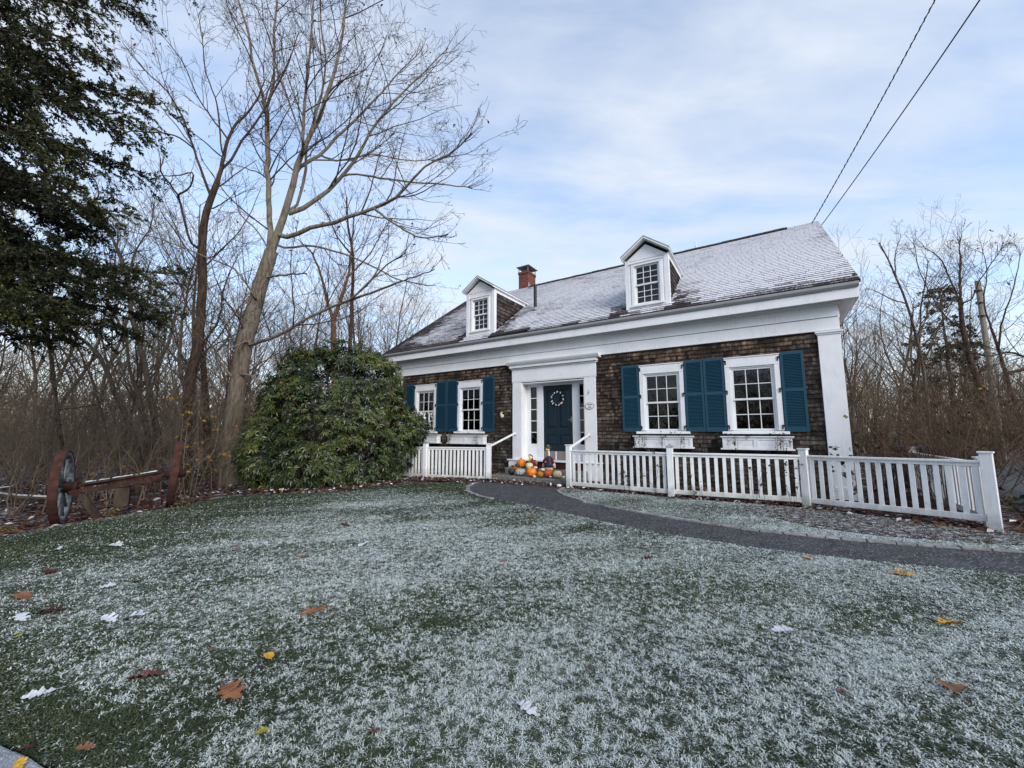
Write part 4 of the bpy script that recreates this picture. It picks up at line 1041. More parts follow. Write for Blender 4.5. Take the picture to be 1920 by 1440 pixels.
# ----------------------------------------------------------------------------- iron-wheeled wagon axle at the wood edge
wl, wr = Vector((-8.36, 7.56, 0)), Vector((-7.12, 8.56, 0)); wl.z = g1(wl.x, wl.y); wr.z = g1(wr.x, wr.y)
ax = (wr - wl); ax.z = 0; ax.normalize(); RW_ = .675
wag = empty('wagon_axle', wl, math.atan2(ax.y, ax.x), 'rusty wagon axle with two wide iron wheels and a snowy beam at the wood edge', 'wagon axle')
span = (Vector((wr.x, wr.y)) - Vector((wl.x, wl.y))).length; dzw = wr.z - wl.z
def wheel(x, zc, inner, tilt):
    mb = MB(); k = 56; wd = .125
    for (r0, r1, x0, x1) in ((RW_, RW_ - .022, -wd / 2, wd / 2),):
        rings = [[mb.bm.verts.new((xx, rr * math.cos(2 * math.pi * j / k), rr * math.sin(2 * math.pi * j / k))) for j in range(k)] for rr, xx in ((r0, x0), (r0, x1), (r1, x1), (r1, x0))]
        for i in range(4):
            for j in range(k): mb.bm.faces.new([rings[i][j], rings[i][(j + 1) % k], rings[(i + 1) % 4][(j + 1) % k], rings[(i + 1) % 4][j]])
    w = mb.build('wheel', M['rust'], wag, bevel=.004); w.location = (x, 0, zc); w.rotation_euler = (0, tilt, 0)
    mb = MB(); k = 56                                           # wooden felloes inside the tyre
    rings = [[mb.bm.verts.new((xx, rr * math.cos(2 * math.pi * j / k), rr * math.sin(2 * math.pi * j / k))) for j in range(k)] for rr, xx in ((RW_ - .024, -.055), (RW_ - .024, .055), (RW_ - .085, .05), (RW_ - .085, -.05))]
    for i in range(4):
        for j in range(k): mb.bm.faces.new([rings[i][j], rings[i][(j + 1) % k], rings[(i + 1) % 4][(j + 1) % k], rings[(i + 1) % 4][j]])
    mb.build('felloe', M['greywood'], w)
    mb = MB()
    for j in range(14):
        a = 2 * math.pi * (j + .3) / 14; c, s_ = math.cos(a), math.sin(a)
        if j in (3, 8): continue
        mb.tube([(0, c * .10, s_ * .10), (0, c * .3, s_ * .3), (0, c * (RW_ - .10), s_ * (RW_ - .10))], [.030, .022, .022], 6)
    mb.build('spoke', M['greywood'], w, smooth=True).name = 'spokes'
    mb = MB(); sx_ = 1 if inner else -1
    mb.tube([(-.18, 0, 0), (-.10, 0, 0), (0, 0, 0), (.10, 0, 0), (.18, 0, 0)], [.072, .085, .115, .085, .072], 18)
    mb.build('hub', M['rust_dark'], w, smooth=True)
wheel(0, RW_ - .01, True, R(-2)); wheel(span, RW_ - .01 + dzw, False, R(3))
mb = MB(); h0, h1 = RW_ - .01, RW_ - .01 + dzw
mb.beam((.14, 0, h0), (span - .14, 0, h1), .07, .06); mb.beam((.12, -.16, h0 - .10), (span - .2, -.10, h1 - .09), .035, .085)
mb.build('axle_beam', M['rust'], wag, bevel=.01)
mb = MB(); mb.beam((.28, -.03, h0 + .044), (span - .22, .0, h1 + .044), .17, .024); mb.build('plank', M['oldwood'], wag)
bm = bmesh.new(); r_ = random.Random(5); vs = []
for i in range(30):
    t = i / 29; x = .30 + (span - .55) * t; z = h0 + (h1 - h0) * t + .072; w_ = .07 + r_.uniform(-.03, .015)
    vs.append((bm.verts.new((x, -.09 + r_.uniform(-.005, .02), z)), bm.verts.new((x, -.02, z + .015 * r_.random() + .006)), bm.verts.new((x, -.02 + w_, z))))
for a, b in zip(vs, vs[1:]):
    if r_.random() < .12: continue
    for q in (0, 1): bm.faces.new([a[q], b[q], b[q + 1], a[q + 1]])
me = bpy.data.meshes.new('snow_strip'); bm.to_mesh(me); bm.free(); link('snow_strip', me, M['snow'], wag)
mb = MB(); mb.tube([(.14, -.02, h0), (.20, -.02, h0)], [.10, .10], 18); mb.build('collar', M['rust_dark'], wag)
for q in ([(.22, -.19, h0 - .10), (.22, -.13, h0 - .10)], [(span - .32, -.15, h1 - .08), (span - .32, -.06, h1 - .08)]):
    mb = MB(); mb.tube(q, .057, 14); mb.build('eye_bolt', M['rust_dark'], wag)
mb = MB(); mb.beam((.30, -.16, h0 - .16), (.62, -.30, -.02), .07, .11); mb.build('prop_board', M['oldwood'], wag, bevel=.006)
mb = MB(); mb.box(span * .52 - .11, span * .52 + .11, -.16, .08, .16 + dzw * .5, h0 + dzw * .5 - .14); mb.build('wooden_block', M['oldwood'], wag, bevel=.012)
mb = MB(); mb.tube([(.3, -.1, .30), (1.0, .0, .47)], .018, 8); mb.tube([(span - .45, -.1, h1 - .12), (span - .30, -.16, .02 + dzw)], .013, 8); mb.tube([(span - .26, -.06, h1 - .1), (span - .14, -.12, .04 + dzw)], .013, 8); mb.tube([(span - .6, 0, h1 - .12), (span - .3, -.02, h1 - .3), (span - .22, -.02, h1 - .12)], .013, 8)
mb.build('brace_rod', M['rust_dark'], wag, smooth=True)

# ----------------------------------------------------------------------------- wires, pole, bits at the right
def wire(pts, r, lab):
    P = [Vector(p) for p in pts]; out = []
    a, b = P[0], P[-1]; n = 60; ln = (b - a).length
    for i in range(n + 1):
        t = i / n; p = a + (b - a) * t; p.z -= 4 * t * (1 - t) * ln * .016; out.append(p)
    mb = MB(); mb.tube(out, r, 6)
    return out, mb
ra = hw(13.55, -5.3, 7.72); rb_ = hw(13.65, -5.3, 7.55)
def along(o, d, t): return tuple(np.array([0, 0, 1.5]) + np.array(d) * t)
out, mb = wire([ra, along(0, (1.128, .862, 1.199), 8.2)], .012, '')
wr_ = empty('overhead_cable', (0, 0, 0), 0, 'thin twisted overhead cable, the left of the two running up from the roof', 'cable', 'overhead cables above the roof')
mb.build('cable', M['wire'], wr_, smooth=True)
mb = MB(); n = 420; Q = []
for i in range(n + 1):
    t = i / n * 60; k = min(59, int(t)); p = out[k].lerp(out[k + 1], t - k); a = i / n * 2 * math.pi * 46; Q.append(p + Vector((math.cos(a) * .02, math.sin(a) * .02, math.cos(a) * .012)))
mb.tube(Q, .009, 5); mb.build('wrap', M['wire'], wr_, smooth=True)
w2 = empty('overhead_cable', (0, 0, 0), 0, 'straight double overhead cable, the right of the two running up from the roof', 'cable', 'overhead cables above the roof')
for dx in (0, .05):
    out, mb = wire([rb_, tuple(np.array(along(0, (1.23, .865, 1.16), 8.2)) + (dx, 0, dx))], .011, ''); mb.build('cable', M['wire'], w2, smooth=True)
pl = empty('utility_pole', (20.7, 17.0, g1(20.7, 17)), 0, 'pale wooden utility pole standing among the bare trees right of the house', 'utility pole')
mb = MB(); mb.tube([(0, 0, -.3), (0, 0, 3), (0, 0, 8.05)], [.112, .104, .088], 16); mb.build('shaft', M['pole'], pl, smooth=True)
for z in (7.55, 7.0, 6.4):
    mb = MB(); mb.tube([(0, 0, z), (0, 0, z + .07)], .118, 16); mb.box(-.19, -.08, -.03, .03, z - .02, z + .09); mb.build('band', M['iron'], pl)
bs = empty('metal_stake', (7.25, 5.80, g1(7.25, 5.8)), 0, 'short black metal stake with a thin side arm beside the right end fence post', 'stake')
mb = MB(); mb.tube([(0, 0, -.05), (0, 0, .21)], .020, 8); mb.box(-.03, .03, -.03, .03, .19, .235); mb.build('stem', M['iron'], bs)
mb = MB(); mb.tube([(0, 0, .17), (-.07, -.01, .10), (-.14, -.02, .06), (-.32, -.03, .05)], .007, 6); mb.build('arm', M['iron'], bs)
bn = empty('storage_bin', (*hw(15.4, -3.4)[:2], g1(*hw(15.4, -3.4)[:2])), HA, 'dark blue bin half hidden behind the brown shrubs beside the house corner', 'bin')
blu = flat('dark_blue_plastic', (.02, .025, .10), .5)
mb = MB(); mb.hexa([(-.35, -.3, 0), (.35, -.3, 0), (.35, .3, 0), (-.35, .3, 0), (-.4, -.35, .95), (.4, -.35, .95), (.4, .35, .95), (-.4, .35, .95)]); mb.build('body', blu, bn, bevel=.02)
mb = MB(); mb.box(-.43, .43, -.38, .38, .95, 1.02); mb.box(-.3, .3, -.42, -.38, .96, 1.0); mb.build('lid', blu, bn, bevel=.015)
TREES = {
 'maple': [
  [(-9.01,12.90,-0.31,0.268),(-8.99,12.88,0.65,0.259),(-8.98,12.86,1.67,0.251),(-8.93,12.83,3.05,0.243),(-8.80,12.80,4.10,0.236),(-8.62,12.76,5.17,0.228),(-8.44,12.72,5.88,0.220),(-8.32,12.68,6.42,0.212),(-8.15,12.64,6.96,0.204),(-8.02,12.60,7.46,0.195)],
  [(-8.06,12.61,7.33,0.101),(-8.16,12.73,7.37,0.097),(-8.29,12.90,8.21,0.094),(-8.53,13.10,9.50,0.090),(-8.85,13.32,11.28,0.086),(-9.18,13.56,13.29,0.083),(-9.50,13.81,14.07,0.079)],
  [(-9.50,13.81,14.07,0.071),(-9.61,14.01,14.21,0.062),(-10.39,14.30,16.17,0.053),(-10.97,14.63,18.00,0.044),(-11.79,15.01,19.97,0.035),(-12.55,15.41,22.38,0.025)],
  [(-9.34,13.68,13.68,0.062),(-9.34,13.76,13.80,0.055),(-9.26,13.86,14.58,0.048),(-9.43,13.99,17.27,0.040),(-9.52,14.13,18.90,0.033),(-9.70,14.28,20.85,0.025)],
  [(-8.02,12.60,7.42,0.130),(-7.83,12.57,8.04,0.120),(-7.59,12.53,8.77,0.109),(-7.36,12.47,9.79,0.099),(-7.21,12.42,10.62,0.088),(-7.02,12.36,10.97,0.076),(-6.52,12.29,12.19,0.066),(-6.11,12.22,13.63,0.055),(-5.87,12.15,14.79,0.044),(-5.73,12.08,16.37,0.032),(-5.66,12.00,17.54,0.021)],
  [(-7.11,12.39,10.79,0.066),(-6.95,12.14,10.65,0.056),(-6.78,11.78,12.03,0.046),(-6.50,11.36,12.96,0.037),(-6.20,10.89,13.96,0.027),(-5.94,10.39,15.20,0.019)],
  [(-7.59,12.53,8.77,0.058),(-7.55,12.61,8.82,0.053),(-7.16,12.72,10.25,0.049),(-7.22,12.86,11.55,0.044),(-6.93,13.01,13.34,0.039),(-6.90,13.17,15.01,0.033),(-7.31,13.34,17.23,0.027),(-7.40,13.53,19.10,0.021)],
  [(-7.55,12.61,8.82,0.088),(-7.48,12.65,8.81,0.081),(-7.00,12.72,9.17,0.074),(-6.60,12.80,9.51,0.067),(-5.95,12.88,10.36,0.059),(-5.55,12.98,11.03,0.051),(-4.99,13.08,12.35,0.043),(-4.29,13.18,13.50,0.035),(-3.18,13.29,14.92,0.026),(-2.42,13.41,15.93,0.016)],
  [(-7.29,12.45,10.21,0.073),(-7.37,12.61,10.41,0.066),(-7.07,12.84,10.87,0.059),(-6.86,13.11,11.34,0.051),(-6.10,13.41,12.63,0.044),(-5.28,13.74,14.01,0.036),(-4.72,14.08,15.25,0.027),(-3.70,14.45,16.93,0.017)],
  [(-5.95,12.88,10.36,0.048),(-5.87,12.91,10.42,0.041),(-4.86,12.95,10.36,0.036),(-3.74,12.99,10.23,0.030),(-2.63,13.03,10.16,0.024),(-1.41,13.08,10.05,0.017)],
  [(-6.86,13.11,11.34,0.040),(-6.95,13.48,11.57,0.036),(-6.82,14.02,11.80,0.033),(-6.55,14.66,12.27,0.029),(-5.92,15.36,13.14,0.025),(-5.19,16.11,14.61,0.021)],
  [(-7.83,12.57,8.04,0.080),(-7.50,12.47,7.89,0.073),(-6.64,12.32,8.13,0.066),(-5.53,12.14,8.33,0.059),(-4.44,11.94,8.61,0.052),(-3.62,11.73,8.85,0.045),(-3.15,11.51,9.24,0.036),(-2.61,11.27,9.60,0.028),(-1.76,11.03,9.86,0.021),(-1.18,10.77,10.26,0.013)],
  [(-4.44,11.94,8.61,0.038),(-3.55,11.37,7.75,0.029),(-2.53,10.53,6.90,0.021),(-1.62,9.54,6.46,0.013)],
  [(-7.93,12.59,7.73,0.043),(-7.74,12.70,7.67,0.039),(-6.91,12.88,7.82,0.036),(-5.89,13.08,7.62,0.032),(-4.85,13.30,7.24,0.028),(-3.97,13.53,6.85,0.023),(-3.07,13.79,6.75,0.018)],
  [(-8.25,12.67,6.56,0.043),(-7.76,12.48,6.56,0.036),(-7.17,12.20,6.50,0.029),(-6.40,11.87,6.40,0.023)],
  [(-8.76,12.79,4.37,0.066),(-8.51,12.64,4.28,0.059),(-8.00,12.42,4.37,0.053),(-7.34,12.16,4.48,0.047),(-6.23,11.88,5.00,0.042),(-5.13,11.58,5.36,0.036),(-4.69,11.25,5.38,0.030),(-3.96,10.91,5.89,0.024),(-3.34,10.56,6.21,0.018),(-2.87,10.19,6.27,0.012)],
  [(-5.02,11.50,5.36,0.040),(-3.60,10.78,5.52,0.030),(-2.72,9.73,5.34,0.020),(-1.73,8.50,5.10,0.011)],
  [(-8.90,12.82,3.31,0.057),(-8.93,12.70,3.24,0.050),(-9.20,12.53,3.56,0.043),(-9.34,12.33,3.92,0.037),(-8.88,12.11,4.30,0.031),(-8.65,11.87,4.61,0.025),(-8.65,11.62,4.84,0.019)],
  [(-8.76,12.79,4.37,0.043),(-8.57,12.56,4.40,0.037),(-8.61,12.22,4.19,0.030),(-8.60,11.82,3.99,0.024),(-8.46,11.39,3.69,0.019)],
  [(-8.90,12.82,3.31,0.050),(-8.83,12.72,3.35,0.043),(-8.35,12.58,3.28,0.036),(-7.71,12.41,2.97,0.030),(-6.96,12.22,3.23,0.024),(-6.53,12.02,3.45,0.017)],
  [(-8.44,12.72,5.88,0.040),(-8.34,12.55,5.79,0.035),(-8.95,12.29,6.71,0.029),(-9.78,11.99,7.03,0.023),(-10.54,11.66,7.31,0.018),(-11.38,11.30,7.46,0.013),(-11.79,10.92,7.43,0.009)],
  [(-8.19,12.77,7.57,0.026),(-8.53,12.53,8.21,0.021),(-8.86,12.18,8.57,0.015),(-8.79,11.77,9.05,0.010)],
  [(-7.02,12.90,10.98,0.028),(-6.16,13.27,11.25,0.025),(-5.21,13.80,11.85,0.023),(-4.18,14.42,12.09,0.020),(-2.85,15.10,12.60,0.016)],
  [(-6.92,12.06,11.00,0.036),(-6.69,11.76,10.70,0.031),(-6.94,11.33,11.63,0.025),(-7.12,10.82,12.42,0.020),(-7.06,10.26,12.89,0.015),(-7.08,9.66,13.22,0.011)],
 ],
 'ash': [
  [(-9.96,12.20,-0.01,0.163),(-9.99,12.22,0.70,0.155),(-10.01,12.26,1.34,0.147),(-10.04,12.30,3.32,0.139),(-9.94,12.34,4.35,0.131),(-10.02,12.39,5.77,0.123),(-10.16,12.44,7.42,0.114),(-10.24,12.49,8.37,0.105),(-10.19,12.54,9.16,0.097),(-10.02,12.60,9.97,0.088)],
  [(-10.02,12.60,9.97,0.068),(-9.99,12.70,10.83,0.059),(-10.02,12.84,11.54,0.050),(-9.93,13.01,12.40,0.042),(-9.54,13.20,13.19,0.033),(-9.35,13.40,14.14,0.023)],
  [(-10.15,12.56,9.36,0.047),(-10.46,12.50,10.10,0.041),(-10.86,12.41,11.21,0.035),(-11.35,12.31,12.41,0.028),(-11.57,12.20,12.81,0.023),(-12.47,12.08,13.70,0.017),(-13.17,11.96,14.57,0.011)],
  [(-10.16,12.44,7.42,0.050),(-10.25,12.34,7.46,0.044),(-10.68,12.20,8.39,0.037),(-10.78,12.03,9.03,0.032),(-10.95,11.85,9.37,0.026),(-11.05,11.65,9.60,0.020),(-10.95,11.44,9.94,0.015)],
  [(-10.78,12.03,9.03,0.031),(-10.68,11.91,9.03,0.028),(-10.21,11.74,9.18,0.024),(-9.97,11.54,9.53,0.021),(-10.29,11.32,9.29,0.017),(-10.56,11.08,9.12,0.014),(-10.45,10.83,8.70,0.011)],
  [(-10.76,12.44,10.93,0.031),(-10.83,12.53,11.04,0.029),(-11.68,12.68,11.71,0.025),(-12.79,12.84,11.99,0.022),(-13.92,13.03,12.10,0.018),(-14.43,13.23,11.88,0.015),(-14.71,13.44,11.75,0.013)],
  [(-10.00,12.64,10.39,0.049),(-10.08,12.74,10.36,0.044),(-9.98,12.88,10.76,0.040),(-9.70,13.04,11.69,0.036),(-9.32,13.22,12.68,0.032),(-8.95,13.41,13.93,0.027),(-8.57,13.62,15.48,0.022),(-8.38,13.84,17.10,0.016)],
  [(-9.99,12.73,11.00,0.036),(-9.97,12.66,11.00,0.031),(-10.08,12.55,11.91,0.027),(-10.20,12.42,12.81,0.022),(-10.56,12.28,13.90,0.017),(-10.65,12.13,15.18,0.013)],
  [(-10.21,12.53,8.96,0.035),(-10.24,12.58,8.95,0.028),(-9.95,12.65,9.13,0.021),(-9.63,12.73,9.47,0.014)],
  [(-10.13,12.42,7.00,0.033),(-10.05,12.35,7.10,0.026),(-9.73,12.25,7.11,0.020),(-9.44,12.12,7.16,0.013)],
  [(-10.01,12.88,11.74,0.031),(-10.40,12.64,12.29,0.025),(-10.73,12.27,12.88,0.019),(-10.92,11.85,13.66,0.014),(-11.38,11.38,14.33,0.009)],
  [(-9.98,12.36,5.05,0.026),(-10.11,12.58,5.12,0.021),(-9.76,12.89,5.02,0.017),(-9.63,13.26,4.57,0.012)],
  [(-9.45,13.30,13.66,0.030),(-9.59,13.51,13.80,0.026),(-9.59,13.83,15.22,0.022),(-10.49,14.19,17.02,0.018),(-11.80,14.60,18.96,0.013)],
 ],
 'leaning': [
  [(-10.32,11.30,0.10,0.078),(-10.52,11.32,0.90,0.072),(-10.92,11.35,1.80,0.066),(-11.44,11.38,2.64,0.059),(-11.82,11.42,3.35,0.054),(-12.38,11.46,3.99,0.048),(-12.96,11.51,4.40,0.042),(-13.70,11.55,4.82,0.036),(-14.49,11.60,5.50,0.030)],
  [(-11.98,11.43,3.51,0.021),(-12.22,11.24,3.32,0.016),(-12.42,10.96,3.73,0.012),(-12.52,10.63,3.96,0.008)],
  [(-11.44,11.38,2.64,0.022),(-11.38,11.55,3.37,0.018),(-11.63,11.80,4.23,0.014),(-12.16,12.08,4.97,0.009)],
 ],
 'mossy': [
  [(-10.43,12.00,0.01,0.090),(-10.62,12.03,1.34,0.084),(-10.96,12.08,2.31,0.078),(-11.28,12.14,3.30,0.072),(-11.65,12.21,4.15,0.066),(-12.15,12.28,5.38,0.059),(-12.43,12.35,6.47,0.054),(-12.86,12.43,7.23,0.048),(-13.28,12.51,7.92,0.041),(-13.79,12.60,8.43,0.035)],
  [(-12.43,12.35,6.47,0.030),(-12.51,12.59,7.49,0.025),(-12.49,12.94,8.43,0.019),(-12.80,13.35,9.66,0.013)],
  [(-13.79,12.60,8.43,0.029),(-14.18,12.48,8.94,0.024),(-13.69,12.32,9.31,0.020),(-13.72,12.12,9.74,0.015),(-13.94,11.90,9.87,0.011)],
  [(-11.28,12.14,3.30,0.026),(-10.88,12.26,3.99,0.022),(-10.81,12.44,5.08,0.016),(-10.83,12.64,6.22,0.010)],
 ],
 'slim': [
  [(-11.14,12.60,0.02,0.069),(-11.30,12.62,0.84,0.063),(-11.57,12.66,1.67,0.056),(-12.09,12.70,2.86,0.050),(-12.42,12.74,3.56,0.043),(-12.73,12.79,4.64,0.037),(-13.22,12.85,5.37,0.030),(-13.61,12.90,5.94,0.024)],
  [(-12.09,12.70,2.86,0.025),(-11.74,12.89,3.59,0.021),(-11.73,13.17,4.55,0.016),(-12.33,13.50,5.76,0.011)],
 ],
 'edge': [
  [(-12.87,11.60,0.44,0.062),(-13.10,11.62,1.35,0.056),(-13.38,11.66,2.28,0.049),(-13.68,11.70,3.23,0.043),(-13.95,11.75,4.05,0.037),(-14.32,11.80,4.89,0.031)],
  [(-13.31,11.65,2.04,0.021),(-13.53,11.84,2.13,0.017),(-13.34,12.12,2.23,0.015),(-13.05,12.45,2.33,0.012)],
  [(-13.61,11.69,2.99,0.021),(-13.51,11.60,3.06,0.016),(-12.92,11.46,3.35,0.012),(-12.53,11.29,4.11,0.008)],
 ],
 'twin': [
  [(-10.81,14.50,-0.30,0.124),(-11.11,14.55,1.69,0.108),(-11.39,14.62,3.27,0.093),(-11.71,14.71,4.69,0.078),(-12.04,14.80,6.18,0.062)],
  [(-11.39,14.62,3.27,0.047),(-12.18,14.81,3.90,0.036),(-13.03,15.09,4.99,0.026),(-13.63,15.42,6.15,0.016)],
  [(-11.71,14.71,4.69,0.047),(-11.26,14.85,5.77,0.037),(-11.33,15.06,7.12,0.027),(-11.09,15.31,8.55,0.017)],
 ],
 'orange': [
  [(-7.83,17.50,3.14,0.129),(-8.05,17.58,5.32,0.118),(-8.18,17.70,6.59,0.108)],
  [(-8.17,17.70,6.54,0.076),(-8.61,17.83,7.64,0.062),(-9.08,18.02,9.01,0.049),(-9.64,18.25,10.05,0.036),(-10.46,18.50,10.85,0.022)],
  [(-8.17,17.70,6.54,0.087),(-7.83,17.62,7.57,0.072),(-7.53,17.50,8.54,0.056),(-7.39,17.36,9.76,0.041),(-7.24,17.20,11.48,0.026)],
  [(-7.53,17.50,8.54,0.043),(-6.80,17.90,9.75,0.032),(-6.30,18.50,11.40,0.019)],
 ],
 'dark': [
  [(-7.60,18.50,3.23,0.103),(-7.70,18.52,5.52,0.090),(-7.73,18.56,7.89,0.076),(-7.80,18.60,10.07,0.063),(-8.16,18.65,11.76,0.049),(-8.31,18.70,13.21,0.035)],
  [(-7.73,18.56,7.89,0.046),(-6.86,18.89,9.10,0.034),(-6.55,19.36,10.71,0.020)],
  [(-7.80,18.60,10.07,0.046),(-8.60,18.40,11.07,0.032),(-8.91,18.10,12.01,0.018)],
 ],
 'road': [
  [(18.72,15.50,-0.42,0.111),(18.67,15.53,0.68,0.105),(18.59,15.57,2.33,0.098),(18.48,15.62,3.39,0.092),(18.30,15.68,4.69,0.085),(18.31,15.74,5.80,0.078),(18.42,15.80,6.94,0.070)],
  [(18.39,15.78,6.66,0.045),(18.58,15.92,6.64,0.037),(18.46,16.11,7.98,0.029),(18.34,16.33,9.03,0.020),(18.02,16.58,9.58,0.011)],
  [(18.42,15.80,6.94,0.048),(18.47,15.73,7.83,0.038),(18.48,15.64,8.71,0.029),(18.33,15.52,8.88,0.019),(18.33,15.40,9.37,0.010)],
  [(18.39,15.78,6.66,0.043),(18.32,15.69,6.68,0.036),(18.43,15.54,6.74,0.029),(18.76,15.37,7.46,0.022),(19.24,15.19,8.28,0.015),(19.44,14.98,8.74,0.009)],
  [(18.51,15.61,3.12,0.039),(18.66,15.76,3.08,0.032),(18.53,15.97,3.87,0.025),(18.55,16.23,4.35,0.018),(18.54,16.51,5.32,0.010)],
  [(18.30,15.72,5.52,0.034),(18.41,15.80,5.59,0.029),(17.98,15.90,6.07,0.025),(17.58,16.03,7.02,0.020),(17.31,16.17,8.24,0.015),(17.39,16.32,9.51,0.010)],
  [(18.59,15.57,2.33,0.031),(17.60,15.21,2.72,0.020),(16.60,14.67,3.57,0.009)],
 ],
 'bent': [
  [(17.54,13.50,-0.17,0.076),(17.42,13.54,0.79,0.069),(17.27,13.59,2.13,0.061),(17.18,13.65,3.24,0.053),(17.10,13.72,4.39,0.044),(17.05,13.80,5.17,0.035)],
  [(17.16,13.67,3.53,0.055),(18.69,13.73,3.91,0.044),(18.09,13.82,4.16,0.037),(17.69,13.93,4.33,0.030),(17.04,14.05,4.20,0.022),(16.61,14.17,4.42,0.013)],
  [(17.10,13.72,4.39,0.033),(17.23,13.58,5.40,0.024),(17.50,13.37,6.49,0.016),(17.66,13.12,7.74,0.008)],
  [(17.05,13.80,5.17,0.029),(17.16,13.99,6.12,0.022),(17.78,14.27,7.45,0.015),(18.14,14.60,8.66,0.008)],
  [(17.27,13.59,2.13,0.043),(17.30,13.53,2.04,0.036),(17.52,13.43,3.12,0.029),(17.91,13.32,4.21,0.022),(17.83,13.19,5.29,0.015)],
 ],
 'slender': [
  [(15.05,14.50,-0.20,0.060),(15.16,14.52,1.69,0.054),(15.26,14.56,3.26,0.048),(15.20,14.60,4.88,0.042),(15.02,14.64,6.34,0.036),(14.78,14.69,7.41,0.030),(14.61,14.75,8.19,0.024),(14.39,14.80,8.87,0.018)],
  [(14.78,14.69,7.41,0.024),(15.13,14.98,8.40,0.016),(15.92,15.39,9.51,0.008)],
  [(15.02,14.64,6.34,0.024),(14.31,14.53,6.50,0.019),(13.58,14.35,6.75,0.013),(13.04,14.14,6.78,0.008)],
  [(15.20,14.60,4.88,0.026),(16.15,14.97,6.23,0.017),(16.79,15.50,7.74,0.008)],
 ],
 'grey': [
  [(16.33,17.00,-0.28,0.065),(16.55,17.03,1.73,0.057),(16.86,17.08,3.56,0.049),(17.46,17.14,5.22,0.041),(17.79,17.20,6.44,0.033)],
  [(16.86,17.08,3.56,0.034),(16.49,17.25,5.01,0.027),(16.64,17.49,6.53,0.018),(17.18,17.78,7.88,0.010)],
  [(17.46,17.14,5.22,0.031),(17.91,16.89,6.12,0.019),(18.02,16.54,7.20,0.009)],
 ],
}
LEAVES = [
 (-1.613,2.471,0.240,'o','broad orange-brown oak leaf with a long stem end, largest on the lawn'),
 (-1.650,3.508,0.201,'o','orange-brown oak leaf lying flat in the middle of the lawn'),
 (-1.615,2.836,0.124,'y','bright yellow leaf on frosted grass, above the large orange-brown oak leaf'),
 (-2.233,2.621,0.201,'r','red-brown leaf half covered with snow near the lower left of the lawn'),
 (-3.072,3.403,0.240,'w','long snow-covered oak leaf beside a smaller snowy leaf'),
 (-3.224,3.375,0.175,'w','small snow-covered leaf left of the long snow-covered oak leaf'),
 (-3.851,3.508,0.240,'d','dark red-brown curled oak leaf below the tan leaf at the lawn edge'),
 (-4.434,3.811,0.216,'b','flat tan-brown leaf near the left edge of the lawn'),
 (-3.964,3.412,0.167,'w','snowy leaf left of the dark red-brown curled leaf'),
 (-3.612,3.100,0.089,'g','small yellow-green leaf at the left edge of the lawn'),
 (-2.690,2.457,0.141,'s','pale snow-speckled leaf far lower left on the lawn'),
 (-3.914,4.023,0.193,'s','snow-dusted leaf with orange showing at its tip'),
 (-3.756,4.188,0.186,'b','brown leaf right of the snow-dusted orange-tipped leaf'),
 (-2.871,3.787,0.114,'r','small red-brown leaf above and left of the flat orange-brown oak leaf'),
 (-3.078,4.203,0.131,'w','small white snowed-over leaf in the left middle of the lawn'),
 (-3.636,5.406,0.119,'o','small rust leaf on the lawn far in front of the wagon axle'),
 (-2.495,4.980,0.140,'b','brown leaf in front of the big green shrub'),
 (-1.978,5.481,0.184,'w','white snowed-over leaf alone between shrub and path'),
 (-2.666,6.571,0.185,'d','dark brown leaf nearest the big green shrub'),
 (-4.855,6.036,0.171,'w','white leaf farthest left in front of the wagon'),
 (-5.794,5.264,0.203,'w','white leaf nearest the left wheel of the wagon'),
 (-5.232,5.456,0.240,'s','pale frosted leaf right of the white leaf by the wheel'),
 (-4.903,5.310,0.179,'w','thin white leaf just right of the pale frosted leaf'),
 (-4.939,4.449,0.191,'d','dark leaf sunk in the grass between wheel and tan leaf'),
 (0.080,2.330,0.163,'s','snow-dusted oak leaf with brown stem end at the bottom centre'),
 (-0.683,2.173,0.077,'r','small bright red leaf at the bottom of the lawn'),
 (-1.247,2.166,0.070,'g','small olive leaf left of the bright red leaf'),
 (2.026,3.178,0.176,'s','pale frosted oak leaf in the right half of the lawn'),
 (3.424,3.312,0.240,'y','yellow-orange leaf with a dark spot near the right edge'),
 (4.016,4.307,0.240,'t','long golden leaf lying just in front of the gravel path'),
 (2.563,2.505,0.228,'b','long brown oak leaf at the lower right'),
 (3.439,4.821,0.117,'t','small golden leaf close to the gravel path edge'),
 (1.333,4.118,0.158,'s','pale tan snowy leaf right of the lawn centre'),
 (0.325,6.959,0.154,'o','orange-red leaf on the grass beside the gravel path'),
 (1.591,4.899,0.151,'d','dark brown leaf on the grass beyond the pale tan leaf'),
 (-1.473,4.618,0.078,'t','tiny tan leaf below the white leaf between shrub and path'),
 (-0.680,4.860,0.085,'w','tiny white leaf left of the lawn centre'),
 (1.900,2.485,0.070,'r','small dark red leaf left of the long brown oak leaf'),
 (0.488,2.704,0.070,'r','tiny red leaf between two frosted oak leaves'),
 (-2.073,2.927,0.079,'b','small brown leaf left of the bright yellow leaf'),
 (-0.105,4.801,0.077,'o','tiny rust leaf on the lawn in front of the path bend'),
]
